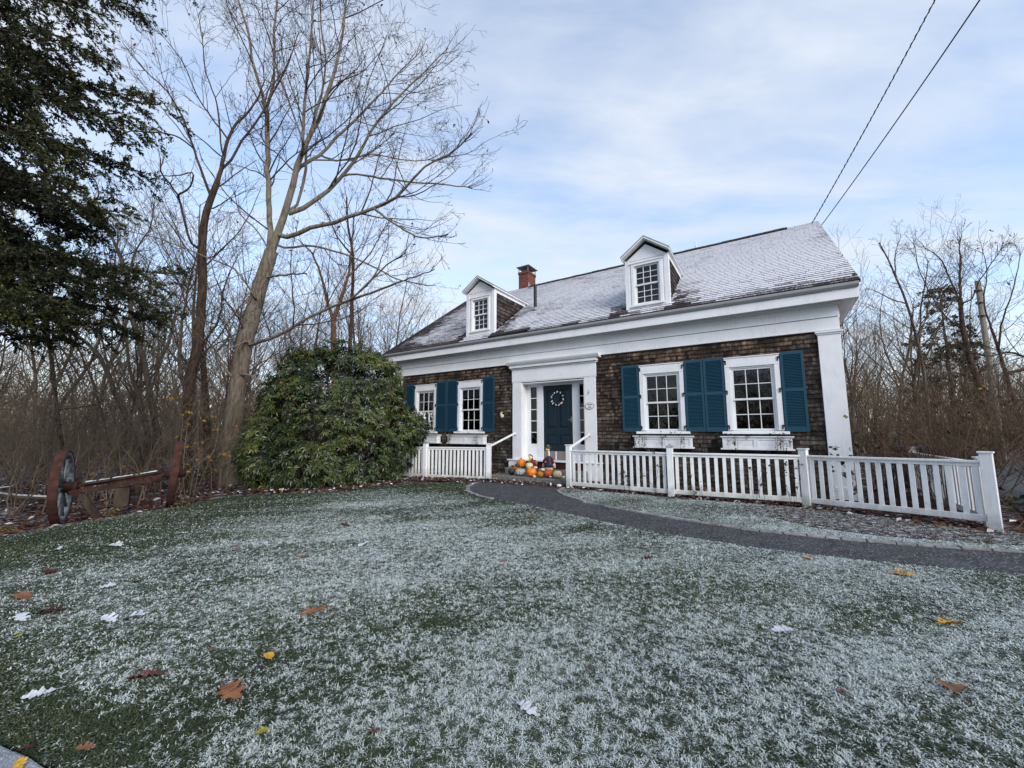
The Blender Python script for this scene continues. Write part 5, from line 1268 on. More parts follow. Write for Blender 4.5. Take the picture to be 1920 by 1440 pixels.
# ----------------------------------------------------------------------------- bare trees
def resample(pts, n):
    P = np.array(pts, float); d = np.concatenate([[0], np.cumsum(np.linalg.norm(np.diff(P[:, :3], axis=0), axis=1))])
    # smooth (Catmull-Rom like) resample through the points
    t = np.linspace(0, d[-1], n); out = np.empty((n, P.shape[1]))
    m = np.gradient(P, d, axis=0)
    k = np.clip(np.searchsorted(d, t, side='right') - 1, 0, len(d) - 2); h = d[k + 1] - d[k]; s = ((t - d[k]) / h)[:, None]; h = h[:, None]
    out = (2 * s ** 3 - 3 * s ** 2 + 1) * P[k] + (s ** 3 - 2 * s ** 2 + s) * h * m[k] + (-2 * s ** 3 + 3 * s ** 2) * P[k + 1] + (s ** 3 - s ** 2) * h * m[k + 1]
    return out

def grow(g, P, Rr, dens, lr, ang, N, t0=.15, up=.05, wob=.12, rr=.55, rmax=None, lmin=.05, rend=.3, flat=0.0, absL=None, droop=0.0):
    """child branches from parent paths (B,M,3)/(B,M); dens = children per metre"""
    L = np.linalg.norm(np.diff(P, axis=1), axis=2).sum(1)
    n = g.poisson(np.minimum(L * dens, 60)); idx = np.repeat(np.arange(len(P)), n)
    if len(idx) == 0: return np.zeros((0, N, 3)), np.zeros((0, N))
    t = t0 + (1 - t0) * g.random(len(idx)) ** .85; Mp = P.shape[1]
    f = t * (Mp - 1) * .999; i = f.astype(int); fr = (f - i)[:, None]
    st = P[idx, i] * (1 - fr) + P[idx, i + 1] * fr; tan = norm(P[idx, i + 1] - P[idx, i])
    r0 = (Rr[idx, i] * (1 - fr[:, 0]) + Rr[idx, i + 1] * fr[:, 0]) * rr * g.uniform(.75, 1.1, len(idx))
    if rmax: r0 = np.minimum(r0, rmax)
    v = g.normal(size=(len(idx), 3)); v[:, 2] *= (1 - flat); v = norm(v - tan * (v * tan).sum(1, keepdims=True))
    a = np.radians(g.uniform(ang[0], ang[1], len(idx)))[:, None]
    d = norm(np.cos(a) * tan + np.sin(a) * v)
    base = L[idx] if absL is None else np.full(len(idx), absL)
    ln = np.maximum(base * g.uniform(lr[0], lr[1], len(idx)) * (1 - .45 * t), lmin)
    C = np.empty((len(idx), N, 3)); C[:, 0] = st
    for k in range(1, N):
        d = norm(d + np.array([0, 0, up - droop * k / N]) + wob * g.normal(size=d.shape)); C[:, k] = C[:, k - 1] + d * (ln / (N - 1))[:, None]
    return C, r0[:, None] * np.linspace(1, rend, N)[None]

def leafquads(g, pos, size, tint, fold=.25, hang=.6, asp=.45):
    """small folded leaves at pos (n,3)"""
    n = len(pos); d = norm(g.normal(size=(n, 3)) * (1, 1, .6) + (0, 0, -hang)); s = norm(np.cross(d, g.normal(size=(n, 3)))); nn = np.cross(d, s)
    L = size * g.uniform(.7, 1.25, n)[:, None]; w = L * asp
    tip = pos + d * L; mid = pos + d * L * .5 + nn * L * fold * .4; l = pos + d * L * .45 + s * w * .5; r = pos + d * L * .45 - s * w * .5
    V = np.stack([pos, l, tip, r, mid], 1).reshape(-1, 3); b = np.arange(n)[:, None] * 5
    F = np.concatenate([b + np.array([[0, 4, 2, 1]]), b + np.array([[0, 3, 2, 4]])]); return V, F, np.concatenate([tint, tint])

def traced_tree(key, name, label, bark_m, twig_m, seed, levels, leaves=None, leafmat_=None, cat='tree', group=None, lead=1.0):
    g = np.random.default_rng(seed); br = TREES[key]
    base = br[0][0]; o3 = np.array(base[:3]); root = empty(name, base[:3], 0, label, cat, group)
    limbs = [resample(b, 26 if k == 0 else 18) for k, b in enumerate(br)]
    for k, l in enumerate(limbs):
        l[:, :3] -= o3; w = g.normal(0, 1, (len(l), 3)) * (l[:, 3:4] * .14 + .005); w[0] = 0; l[1:, :3] += w[1:] * (.4 if k == 0 else 1)
        if k == 0:
            l[:, 3] *= 1 + .35 * np.exp(-np.arange(len(l)) * .9); l[0, 2] -= .25
    nb = NB()
    for k, l in enumerate(limbs): nb.tubes(l[None, :, :3], np.maximum(l[None, :, 3], .006), 12 if k == 0 else 8)
    link('trunk', nb.mesh('trunk'), bark_m, root)
    P = np.stack([resample(l, 18)[:, :3] for l in limbs]); Rr = np.stack([resample(l, 18)[:, 3] for l in limbs])
    nbt = NB(); tips = []; bits = [(P, Rr)]
    P0, R0 = P.copy(), Rr.copy()
    for li, (dens, lr, ang, N, t0, up, wob, sides, absL, rmax) in enumerate(levels):
        src = P if li else P0; srr = Rr if li else R0
        if li == 0:
            q = [grow(g, src[k:k + 1], srr[k:k + 1], dens * (.25 if k == 0 else 1), lr, ang, N, .45 if k == 0 else t0, up, wob, .5, rmax, absL=absL) for k in range(len(src))]
            ends = []
            for k in range(len(src)):                       # every limb runs out into a few fine leaders
                for _ in range(2): ends.append(grow(g, src[k:k + 1, -5:], np.maximum(srr[k:k + 1, -5:], .008), 1.7 / max(.1, np.linalg.norm(src[k, -1] - src[k, -5])), (1.0, 1.9), (6, 34), N, .45, up, wob * .7, .8, .014, absL=lead * min(2.8, .7 + .08 * np.linalg.norm(src[k, -1]))))
            q += ends
            P = np.concatenate([a for a, b in q]); Rr = np.concatenate([b for a, b in q])
        else:
            extra = (P0[1:], R0[1:]) if li == 1 else None
            A, B = grow(g, src, srr, dens, lr, ang, N, t0, up, wob, .55, rmax, absL=absL)
            P, Rr = A, B
        Rr = np.maximum(Rr, .0042)
        if len(P): nbt.tubes(P, Rr, sides)
        tips.append(P[:, -1])
    link('crown', nbt.mesh('crown'), twig_m, root)
    if leaves:
        tp = np.concatenate(tips[-2:]); sel = tp[g.choice(len(tp), min(leaves[0], len(tp)), replace=False)]
        k = g.integers(0, len(sel), leaves[0] // 3); sel = np.concatenate([sel, sel[k] + g.normal(0, .06, (len(k), 3))])
        V, F, t = leafquads(g, sel, leaves[1], g.random(len(sel))); nl = NB(); nl.add(V, F, t); link('leaves', nl.mesh('leaves', False), leafmat_ or M['dryleaf'], root)
    return root
# density, length ratio, angles, points, start, up, wobble, sides, absolute length, max radius
LV_BIG = [(1.25, (.30, .62), (26, 56), 9, .12, .06, .11, 5, None, .028), (2.3, (.30, .62), (28, 58), 7, .12, .05, .13, 4, None, .011), (3.3, (.30, .75), (25, 58), 5, .10, .05, .15, 3, None, .0060), (3.2, (.35, .85), (25, 55), 4, .15, .05, .15, 3, None, .0046)]
LV_MID = [(1.7, (.25, .55), (25, 56), 8, .2, .06, .12, 4, None, .018), (2.4, (.30, .65), (28, 58), 6, .12, .05, .14, 3, None, .008), (3.4, (.30, .85), (25, 56), 4, .1, .05, .15, 3, None, .0052)]
traced_tree('maple', 'maple_tree', 'tall grey-barked bare tree with leaning trunk and wide limbs left of the evergreen shrub', M['maple_bark'], M['twig'], 21, LV_BIG, (300, .11), lead=.55)
traced_tree('ash', 'ash_tree', 'dark brown bare tree standing just left of the leaning grey-barked tree', M['ash_bark'], M['twig'], 22, LV_BIG, (90, .10), lead=.7)
WG = 'bare trees at the wood edge behind the wagon'
traced_tree('leaning', 'bare_tree', 'bare tree whose curved trunk bends far left above the middle of the wagon axle', M['mid_bark'], M['twig'], 23, LV_MID, None, group=WG)
traced_tree('mossy', 'bare_tree', 'bare tree with a long trunk leaning left under the tips of the spruce boughs', M['mid_bark'], M['twig'], 24, LV_MID, (26, .12), M['yellowleaf'], group=WG)
traced_tree('slim', 'bare_tree', 'slim bare tree rising between the curved trunk and the dark brown tree', M['mid_bark'], M['twig'], 25, LV_MID, (30, .10), M['yellowleaf'], group=WG)
traced_tree('edge', 'bare_tree', 'bare tree standing right behind the left iron wheel', M['ash_bark'], M['twig'], 26, LV_MID, None, group=WG)
traced_tree('twin', 'bare_tree', 'bare tree showing between the dark brown tree and the grey-barked tree', M['ash_bark'], M['twig'], 27, LV_MID, None, group=WG)
traced_tree('orange', 'bare_tree', 'reddish-barked forked tree rising behind the evergreen shrub', M['orange_bark'], M['twig'], 28, LV_MID, (110, .11), group=WG)
traced_tree('dark', 'bare_tree', 'thin dark upright tree right behind the reddish forked one', M['ash_bark'], M['twig_dark'], 29, LV_MID, (60, .10), group=WG)
RG = 'bare trees right of the house'
LV_RIGHT = [(2.2, (.28, .58), (25, 58), 8, .15, .05, .12, 4, None, .016), (3.0, (.30, .68), (28, 60), 6, .12, .04, .14, 3, None, .008), (4.0, (.30, .85), (25, 58), 4, .1, .04, .15, 3, None, .0056)]
traced_tree('road', 'bare_tree', 'dark forked bare tree just left of the utility pole', M['ash_bark'], M['twig_dark'], 31, LV_RIGHT, (20, .10), group=RG, lead=.55)
traced_tree('bent', 'bare_tree', 'dark bare tree at the right edge with a thick low side limb', M['ash_bark'], M['twig_dark'], 32, LV_RIGHT, (20, .12), group=RG, lead=.55)
traced_tree('slender', 'bare_tree', 'slender pale bare tree nearest the right end of the roof', M['mid_bark'], M['twig'], 33, LV_RIGHT, None, group=RG, lead=.55)
traced_tree('grey', 'bare_tree', 'thin twisted bare tree between the slender one and the small spruce', M['mid_bark'], M['twig'], 34, LV_RIGHT, None, group=RG, lead=.55)

# ---- woodland trees: a few grown once, then copied
def wood_tree(seed, h, r0):
    g = np.random.default_rng(seed); root = empty('woodland_tree', (0, 0, -300), 0)
    n = 14; d = np.array([0, 0, 1.]); p = np.zeros(3); pts = [p.copy()]
    for k in range(1, n):
        d = norm(d + g.normal(0, .10, 3) * (1, 1, .2) + (0, 0, .08)); p = p + d * h / (n - 1); pts.append(p.copy())
    P = np.array(pts)[None]; Rr = (r0 * (1 - .85 * np.linspace(0, 1, n) ** .8))[None]; P[0, 0, 2] -= .3
    nb = NB(); nb.tubes(P, Rr, 8); 
    A, B = grow(g, P, Rr, 1.9, (.28, .62), (22, 55), 9, .28, .10, .13, .55, .05)
    nb.tubes(A, np.maximum(B, .006), 5); link('trunk', nb.mesh('trunk'), M['mid_bark'], root)
    c = NB(); A2, B2 = grow(g, A, B, 1.8, (.32, .65), (25, 58), 6, .12, .08, .15, .55, .016); B2 = np.maximum(B2, .0048); c.tubes(A2, B2, 3)
    A3, B3 = grow(g, A2, B2, 2.2, (.4, .85), (25, 58), 4, .1, .06, .17, .6, .008); c.tubes(A3, np.maximum(B3, .0040), 3)
    link('crown', c.mesh('crown'), M['twig_haze'], root); return root
protos = [wood_tree(100 + k, h, r) for k, (h, r) in enumerate([(11.5, .11), (9.5, .085), (8.0, .07), (12.5, .13), (7.0, .06), (10.0, .09)])]
used = set()
def place(k, x, y, s, lab, grp):
    o = protos[k] if k not in used else copy_tree(protos[k]); used.add(k)
    o.location = (x, y, g1(x, y)); o.rotation_euler = (random.uniform(-.05, .05), random.uniform(-.05, .05), random.uniform(0, 6.28)); o.scale = (s, s, s * random.uniform(.9, 1.1))
    tag(o, lab, 'tree', grp)
rw = random.Random(77); spots = []
LABL = 'bare woodland tree in the thick wood behind the lawn, left of the house'
LABR = 'bare woodland tree in the belt of trees right of the house'
tries = 0
while len(spots) < 72 and tries < 4000:
    tries += 1
    y = rw.uniform(11.5, 40); a = rw.uniform(-1.40, -.16); x = a * y
    if (y < 29 and x > -5.6) or x > -2.0 - .35 * max(0, y - 16) or (y < 14.5 and x > -9.5) or (abs(x + 9) < 1.0 and abs(y - 12.9) < 1.2): continue
    if y > 15 and x > -4.5 and y < 27: continue
    if any((x - p) ** 2 + (y - q) ** 2 < 1.7 for p, q in spots): continue
    spots.append((x, y)); far = min(1, (y - 11) / 25)
    place(rw.randrange(6), x, y, rw.uniform(.75, 1.05) * (.85 + .25 * far), LABL, 'bare woodland trees left of the house')
nL = len(spots); tries = 0
while len(spots) < nL + 52 and tries < 3000:
    tries += 1
    y = rw.uniform(13, 40); a = rw.uniform(.80, 1.62); x = a * y
    if y < .3 * x + 9.5 or any((x - p) ** 2 + (y - q) ** 2 < 2.2 for p, q in spots): continue
    if inpoly(np.array([x]), np.array([y]), DRIVE)[0]: continue
    spots.append((x, y))
    place(rw.randrange(6), x, y, rw.uniform(.56, .82), LABR, 'bare woodland trees right of the house')
for k, p in enumerate(protos):
    if k not in used: bpy.data.objects.remove(p)

# ---- thicket of saplings and brambles, and the far wood: masses nobody could count
def stems(g, x, y, h, r, N=7, wob=.17, sides=3):
    n = len(x); d = norm(np.stack([g.normal(0, .12, n), g.normal(0, .12, n), np.ones(n)], 1)); P = np.empty((n, N, 3)); P[:, 0] = np.stack([x, y, gz(x, y) - .05], 1)
    for k in range(1, N):
        d = norm(d + g.normal(0, wob, (n, 3))); P[:, k] = P[:, k - 1] + d * (h / (N - 1))[:, None]
    return P, r[:, None] * np.linspace(1, .25, N)[None]
def mass(name, label, g, x, y, hr, rr, dens, mat, lr=(.2, .5), lv=1, rmin=.004):
    h = g.uniform(*hr, len(x)) * (.6 + .4 * g.random(len(x))); P, Rr = stems(g, x, y, h, g.uniform(*rr, len(x)))
    nb = NB(); nb.tubes(P, np.maximum(Rr, rmin), 3)
    A, B = grow(g, P, Rr, dens, lr, (22, 60), 5, .15, .04, .16, .6, .012); nb.tubes(A, np.maximum(B, rmin), 3)
    if lv > 1:
        A, B = grow(g, A, B, dens * 1.3, (.3, .7), (25, 60), 4, .1, .03, .16, .6, .008); nb.tubes(A, np.maximum(B, rmin * .9), 3)
    o = link(name, nb.mesh(name), mat); tag(o, label, 'undergrowth', None, 'stuff'); return o
g = np.random.default_rng(40)
n = 1150; yy = g.uniform(8.5, 24, n); aa = g.uniform(-1.75, -.28, n); xx = aa * yy
k = ~(inpoly(xx, yy, LAWN) | ((yy < 12.0) & (xx > -7.6)) | ((xx > -4.6) & (yy > 11)) | (xx > -2) | ((yy - 5.2) < (-xx - 8.6) * .0 - 0) | ((xx > -9.4) & (yy < 9.3)) | ((xx < -9) & (yy < 8.4)))
mass('thicket', 'tangle of thin bare saplings and brambles filling the wood behind the wagon', g, xx[k], yy[k], (1.2, 4.6), (.008, .022), 3.2, M['twig_haze'], lv=2, rmin=.0042)
n = 2600; yy = g.uniform(24, 62, n); aa = g.uniform(-2.1, -.12, n); xx = aa * yy; k = xx < -4 - .1 * yy
mass('far_wood', 'far grey-brown wood of bare trees behind the lawn', g, xx[k], yy[k], (5, 10.5), (.03, .08), .9, M['twig_haze'], (.15, .4), lv=2, rmin=.010)
n = 1300; yy = g.uniform(22, 60, n); aa = g.uniform(.75, 2.0, n); xx = aa * yy
mass('far_wood', 'far wood of bare trees beyond the drive at the right', g, xx, yy, (4, 9), (.03, .07), .9, M['twig_haze'], (.15, .4), lv=2, rmin=.010)

g = np.random.default_rng(43); n = 620; xx = g.uniform(-34, 22, n); yy = g.uniform(-40, -15, n)
mass('far_wood', 'wood of bare trees across the road, mirrored in the window panes', g, xx, yy, (5, 11), (.05, .13), 1.3, M['twig_haze'], (.2, .45), lv=1, rmin=.018)
# ---- russet bare shrubs right of the house
def bare_shrub(seed, h, spread, n, mat, leaves=0, lm=None):
    g = np.random.default_rng(seed); root = empty('bare_shrub', (0, 0, 0))
    a = g.uniform(0, 6.28, n); d0 = norm(np.stack([np.cos(a) * g.uniform(.02, spread, n), np.sin(a) * g.uniform(.02, spread, n), np.ones(n)], 1)); N = 8
    P = np.empty((n, N, 3)); P[:, 0] = np.stack([np.cos(a) * g.uniform(0, .35, n), np.sin(a) * g.uniform(0, .35, n), np.full(n, -.05)], 1); L = h * g.uniform(.5, 1.05, n); d = d0
    for k in range(1, N):
        d = norm(d + g.normal(0, .10, (n, 3)) + (0, 0, .02)); P[:, k] = P[:, k - 1] + d * (L / (N - 1))[:, None]
    Rr = g.uniform(.006, .013, n)[:, None] * np.linspace(1, .35, N)[None]
    nb = NB(); nb.tubes(P, Rr, 4); A, B = grow(g, P, Rr, 4.5, (.18, .42), (20, 50), 5, .2, .06, .14, .6, .006); B = np.maximum(B, .0032); nb.tubes(A, B, 3)
    A2, B2 = grow(g, A, B, 5, (.3, .7), (25, 55), 3, .1, .04, .16, .6, .004); nb.tubes(A2, np.maximum(B2, .0028), 3)
    link('stems', nb.mesh('stems'), mat, root)
    if leaves:
        tp = np.concatenate([A[:, -1], A2[:, -1]]); sel = tp[g.choice(len(tp), leaves)]; V, F, t = leafquads(g, sel, .075, g.random(leaves)); nl = NB(); nl.add(V, F, t); link('leaves', nl.mesh('leaves', False), lm or M['dryleaf'], root)
    return root
SG = 'bare russet shrubs behind the fence at the right'
sh0 = [bare_shrub(60, 2.5, .46, 40, M['twig_brown'], 50, M['shrubleaf']), bare_shrub(61, 2.1, .55, 36, M['twig_brown'], 30), bare_shrub(62, 2.9, .40, 34, M['twig_brown'], 25, M['yellowleaf'])]
spt = [(14.9, .4, 0, 1.0, 'russet bare shrub closest to the right corner of the house'), (15.6, -.8, 1, 1.05, 'second russet bare shrub from the house corner, with few leaves'), (16.4, .3, 2, .92, 'tallest thin-stemmed russet shrub behind the middle of the right fence panel'),
       (17.2, -.9, 0, 1.05, 'leafy-tipped russet shrub behind the right fence panel'), (18.0, .2, 1, 1.0, 'wide russet shrub behind the right part of the last fence panel'), (18.9, -1.0, 2, .9, 'russet shrub just left of the right end post'), (15.9, -2.6, 2, 1.0, 'russet shrub standing behind the dark blue bin'),
       (17.6, -2.8, 1, 1.15, 'broad russet shrub in the second row below the small spruce'), (14.5, -1.4, 2, .95, 'thin russet shrub rising along the house corner')]
us_ = set()
for u, v, k, s_, lab in spt:
    o = sh0[k] if k not in us_ else copy_tree(sh0[k]); us_.add(k); p = hw(u, v); o.location = (p[0], p[1], g1(p[0], p[1])); o.rotation_euler = (0, 0, random.uniform(0, 6.28)); o.scale = (s_, s_, s_); tag(o, lab, 'shrub', SG)

# leafy plants ---------------------------------------------------------------
def leafy(name, label, loc, seed, n, h, spread, leafn, size, lm, sm, cat='plant', group=None, droop=0.0, asp=.7, wob=.14):
    g = np.random.default_rng(seed); root = empty(name, loc, 0, label, cat, group); N = 7
    a = g.uniform(0, 6.28, n); d = norm(np.stack([np.cos(a) * spread * g.random(n), np.sin(a) * spread * g.random(n), np.ones(n) * (1 if h > 0 else .5)], 1)); P = np.empty((n, N, 3)); P[:, 0] = g.normal(0, .06, (n, 3)) * (1, 1, 0); L = abs(h) * g.uniform(.45, 1.0, n)
    for k in range(1, N):
        d = norm(d + g.normal(0, wob, (n, 3)) + (0, 0, -droop)); P[:, k] = P[:, k - 1] + d * (L / (N - 1))[:, None]
    Rr = np.full((n, 1), .004) * np.linspace(1, .5, N)[None]; nb = NB(); nb.tubes(P, Rr, 4)
    A, B = grow(g, P, Rr, 4, (.12, .3), (30, 70), 4, .2, 0, .15, .7, .003); 
    if len(A): nb.tubes(A, np.maximum(B, .0018), 3)
    link('stems', nb.mesh('stems'), sm, root)
    src = np.concatenate([P[:, 2:].reshape(-1, 3)] + ([A[:, 2:].reshape(-1, 3)] if len(A) else [])); sel = src[g.choice(len(src), leafn)]
    V, F, t = leafquads(g, sel, size, g.random(leafn), asp=asp, hang=.35); nl = NB(); nl.add(V, F, t); link('leaves', nl.mesh('leaves', False), lm, root); return root
p = hw(13.75, .75); leafy('leafy_shrub', 'leafy dull green shrub growing in front of the white corner pilaster', (p[0], p[1], g1(p[0], p[1])), 70, 9, 1.9, .28, 85, .11, M['shrubleaf'], M['twig_brown'], 'shrub', asp=.8)
p = hw(13.2, .55); leafy('leafy_shrub', 'low leafy shrub behind the fence under the right end of the shingles', (p[0], p[1], g1(p[0], p[1])), 71, 10, 1.2, .5, 70, .09, M['shrubleaf'], M['twig_brown'], 'shrub', asp=.7)
p = hw(17.0, 1.2); leafy('yellow_plant', 'yellow leaved plant showing above the top rail near the right end post', (p[0], p[1], g1(p[0], p[1])), 72, 9, 1.22, .35, 26, .20, M['yellowleaf'], M['twig_brown'], 'plant', asp=.55)
for k, (u, lab) in enumerate([(9.55, 'dark leafy clump behind the pickets right of the steps'), (10.9, 'dark leafy clump behind the pickets at the peaked post'), (12.1, 'dark leafy clump behind the second fence panel'), (13.9, 'dark leafy clump behind the left end of the last fence panel'), (15.6, 'dark leafy clump behind the last fence panel')]):
    p = hw(u, .85 + .1 * (k % 2)); leafy('leafy_clump', lab, (p[0], p[1], g1(p[0], p[1])), 80 + k, 12, .75, .7, 80, .10, M['shrubleaf'], M['twig_brown'], 'plant', 'leafy clumps behind the fence', asp=.6)
for k, (x, y, h_, n_, lab) in enumerate([(-8.6, 10.9, 2.9, 34, 'slim sapling with a few yellow leaves behind the wagon beam'), (-8.1, 11.4, 2.3, 26, 'sapling with yellow leaves left of the grey-barked tree'), (-10.4, 10.8, 2.4, 16, 'sparse yellow-leaved sapling behind the left iron wheel')]):
    leafy('yellow_sapling', lab, (x, y, g1(x, y)), 300 + k, 5, h_, .30, n_, .11, M['yellowleaf'], M['twig'], 'sapling', 'yellow-leaved saplings at the wood edge', asp=.75)
for k, (x, y, lab) in enumerate([(-8.55, 7.0, 'withered yellowish tuft in front of the left iron wheel'), (-6.85, 8.5, 'withered yellowish tuft at the foot of the right iron wheel'), (-7.6, 7.75, 'withered tuft under the wagon beam')]):
    leafy('withered_tuft', lab, (x, y, g1(x, y)), 310 + k, 26, .22, 1.3, 120, .055, M['strawleaf'], M['twig'], 'plant', 'withered tufts around the wagon', asp=.35, droop=.12)
# creepers on the pickets
for k, (i, t, lab, sz) in enumerate([(0, .62, 'small dry creeper climbing the first fence panel', .55), (0, .86, 'taller dry creeper on the first fence panel beside the peaked post', .75), (1, .22, 'tiny creeper low on the second fence panel', .4), (1, .66, 'creeper at mid height of the second fence panel', .6), (1, .90, 'creeper at the right end of the second fence panel', .6)]):
    x = FR[i][0] + (FR[i + 1][0] - FR[i][0]) * t; y = FR[i][1] + (FR[i + 1][1] - FR[i][1]) * t
    leafy('creeper', lab, (x - .03, y - .05, .15), 90 + k, 5, sz + .25, .12, 26, .06, M['shrubleaf'], M['twig_dark'], 'creeper', 'creepers on the fence pickets')
# plants trailing from the window boxes
BL = ['withered plants trailing from the leftmost window box, behind the evergreen shrub', 'plants trailing from the window box left of the door', 'plants trailing from the window box right of the door', 'plants and dry vines trailing from the rightmost window box']
for k, (a, b) in enumerate(BOXES):
    g = np.random.default_rng(200 + k); root = empty('trailing_plant', hw((a + b) / 2, .16, 1.39), HA, BL[k], 'plant', 'plants in the window boxes')
    nb = NB(); L = b - a; n = 26; N = 6; P = np.empty((n, N, 3)); xs = g.uniform(-L / 2 + .08, L / 2 - .08, n); P[:, 0] = np.stack([xs, g.uniform(-.08, .02, n), np.zeros(n)], 1)
    d = norm(np.stack([g.normal(0, .5, n), g.normal(-.3, .4, n), np.full(n, .9)], 1)); ln = g.uniform(.06, .16, n)
    for q in range(1, N): d = norm(d + g.normal(0, .25, (n, 3)) + (0, 0, -.15)); P[:, q] = P[:, q - 1] + d * (ln / (N - 1))[:, None]
    nb.tubes(P, np.full((n, N), .0028), 3)
    vx = [[-.55], [-.62, .55], [-.62, -.45, .02, .5], [-.42, .45, .52]][k]; tr = []
    for c in vx:
        m_ = 6; Q = np.empty((m_, 9, 3)); Q[:, 0] = np.stack([c * 1.0 + g.normal(0, .05, m_), np.full(m_, -.10), np.full(m_, .01)], 1); d = np.tile([0., -.8, .3], (m_, 1)); ln = g.uniform(.18, .40, m_)
        for q in range(1, 9): d = norm(d + g.normal(0, .22, (m_, 3)) + (0, .0 if q < 2 else .02, -.75)); Q[:, q] = Q[:, q - 1] + d * (ln / 8)[:, None]; Q[:, q, 1] = np.minimum(Q[:, q, 1], -.115)
        nb.tubes(Q, np.full((m_, 9), .0028), 3); tr.append(Q[:, 3:].reshape(-1, 3))
    link('stems', nb.mesh('stems'), M['twig_dark'], root)
    src = np.concatenate([P[:, 3:].reshape(-1, 3)] + tr); sel = src[g.choice(len(src), 130)]; V, F, t = leafquads(g, sel, .042, g.random(len(sel)), asp=.6); nl = NB(); nl.add(V, F, t); link('leaves', nl.mesh('leaves', False), M['shrubleaf'], root)

# ---- the big rhododendron
def rhodo():
    g = np.random.default_rng(50); root = empty('rhododendron', (-5.2, 11.8, g1(-5.2, 11.8)), 0, 'huge dark green rhododendron shrub at the left corner of the house', 'shrub'); o3 = np.array(root.location)
    EL = [((-5.30, 11.9, 1.85), (1.95, 1.5, 1.85)), ((-4.95, 11.9, 3.00), (1.40, 1.1, 1.10)), ((-4.25, 11.95, 3.0), (.80, .8, .85)), ((-6.75, 11.45, 1.05), (.95, .95, 1.15)), ((-6.35, 11.7, 2.3), (.95, .9, .95)), ((-3.95, 12.2, 1.15), (1.0, .85, 1.3)), ((-3.5, 12.35, 1.75), (.70, .55, .8)), ((-3.45, 12.3, 1.35), (.55, .5, .55)), ((-5.45, 11.0, .75), (1.5, .75, .85)), ((-4.4, 11.4, .85), (1.1, .75, .95)), ((-4.1, 12.0, 2.35), (.85, .8, .75)), ((-5.9, 11.6, 3.05), (.95, .85, .95)), ((-2.95, 12.3, 1.60), (.40, .35, .38))]
    C = np.array([e[0] for e in EL]); Rd = np.array([e[1] for e in EL])
    pts, nrm, dep = [], [], []
    for k in range(len(EL)):
        area = Rd[k, 0] * Rd[k, 2] + Rd[k, 1] * Rd[k, 2] + Rd[k, 0] * Rd[k, 1]; n = int(area * 320)
        d = norm(g.normal(size=(n, 3))); sc_ = np.where(g.random(n) < .62, g.normal(1.0, .05, n), g.uniform(.68, .98, n)); lump = 1 + .16 * (vn1(d[:, 0] * 3 + k * 7, d[:, 2] * 3 + d[:, 1] * 2) - .5) * 2
        q = C[k] + d * Rd[k] * (sc_ * lump)[:, None]
        e = np.min(np.stack([np.linalg.norm((q - C[j]) / Rd[j], axis=1) if j != k else np.full(n, 9.) for j in range(len(EL))]), 0)
        keep = (e > .84) & (q[:, 2] > .03)
        pts.append(q[keep]); nrm.append(norm(d[keep] / Rd[k])); dep.append(sc_[keep])
    pts, nrm, dep = np.concatenate(pts), np.concatenate(nrm), np.concatenate(dep)
    gap = vn2(pts[:, 0] * 2.2 + pts[:, 1], pts[:, 2] * 2.2) ; keep = (gap > .20) | (dep < .9); pts, nrm, dep, gap = pts[keep], nrm[keep], dep[keep], gap[keep]
    n = len(pts); ax_ = norm(nrm * .8 + (0, 0, .55) + g.normal(0, .25, (n, 3))); kk = 9
    ref = norm(np.cross(ax_, g.normal(size=(n, 3)))); r2 = np.cross(ax_, ref); ph = g.uniform(0, 6.28, n)[:, None] + np.arange(kk)[None] * 2.4; el = np.radians(g.normal(84, 17, (n, kk)))
    d = np.cos(el)[..., None] * ax_[:, None] + np.sin(el)[..., None] * (np.cos(ph)[..., None] * ref[:, None] + np.sin(ph)[..., None] * r2[:, None]); d = norm(d + np.array([0, 0, -.22]))
    L = g.uniform(.095, .155, (n, kk, 1)) * np.where(dep < .9, 1.15, 1)[:, None, None]; s = norm(np.cross(d, ax_[:, None] + 0 * d)); up = np.cross(s, d)
    p0 = pts[:, None] + d * .012; w = L * .155
    mid = p0 + d * L * .52 + up * (-.10) * L * .4; l = p0 + d * L * .55 + s * w + up * L * .02; r = p0 + d * L * .55 - s * w + up * L * .02; tip = p0 + d * L + np.array([0, 0, -.18]) * L
    V = (np.stack([p0, l, tip, r, mid], 2) - o3).reshape(-1, 3); b = np.arange(n * kk)[:, None] * 5
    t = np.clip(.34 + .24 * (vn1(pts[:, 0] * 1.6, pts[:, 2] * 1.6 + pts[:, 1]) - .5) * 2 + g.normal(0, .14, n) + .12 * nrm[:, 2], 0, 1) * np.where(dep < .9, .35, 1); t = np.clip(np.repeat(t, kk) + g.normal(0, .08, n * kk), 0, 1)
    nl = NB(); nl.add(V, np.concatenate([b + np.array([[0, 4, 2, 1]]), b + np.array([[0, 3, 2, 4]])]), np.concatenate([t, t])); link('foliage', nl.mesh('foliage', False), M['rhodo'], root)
    m_ = 46; tgt = pts[g.choice(n, m_)] - o3; P = np.empty((m_, 8, 3)); st_ = np.stack([g.normal(0, .8, m_), g.normal(0, .4, m_), np.full(m_, -.1)], 1)
    for q in range(8):
        u = q / 7; P[:, q] = st_ * (1 - u) + tgt * u + np.array([0, 0, .6]) * (u * (1 - u)) + g.normal(0, .04, (m_, 3)) * (q > 0)
    nb = NB(); nb.tubes(P, np.linspace(.035, .008, 8)[None] * np.ones((m_, 1)), 6); link('stems', nb.mesh('stems'), M['mid_bark'], root)
rhodo()

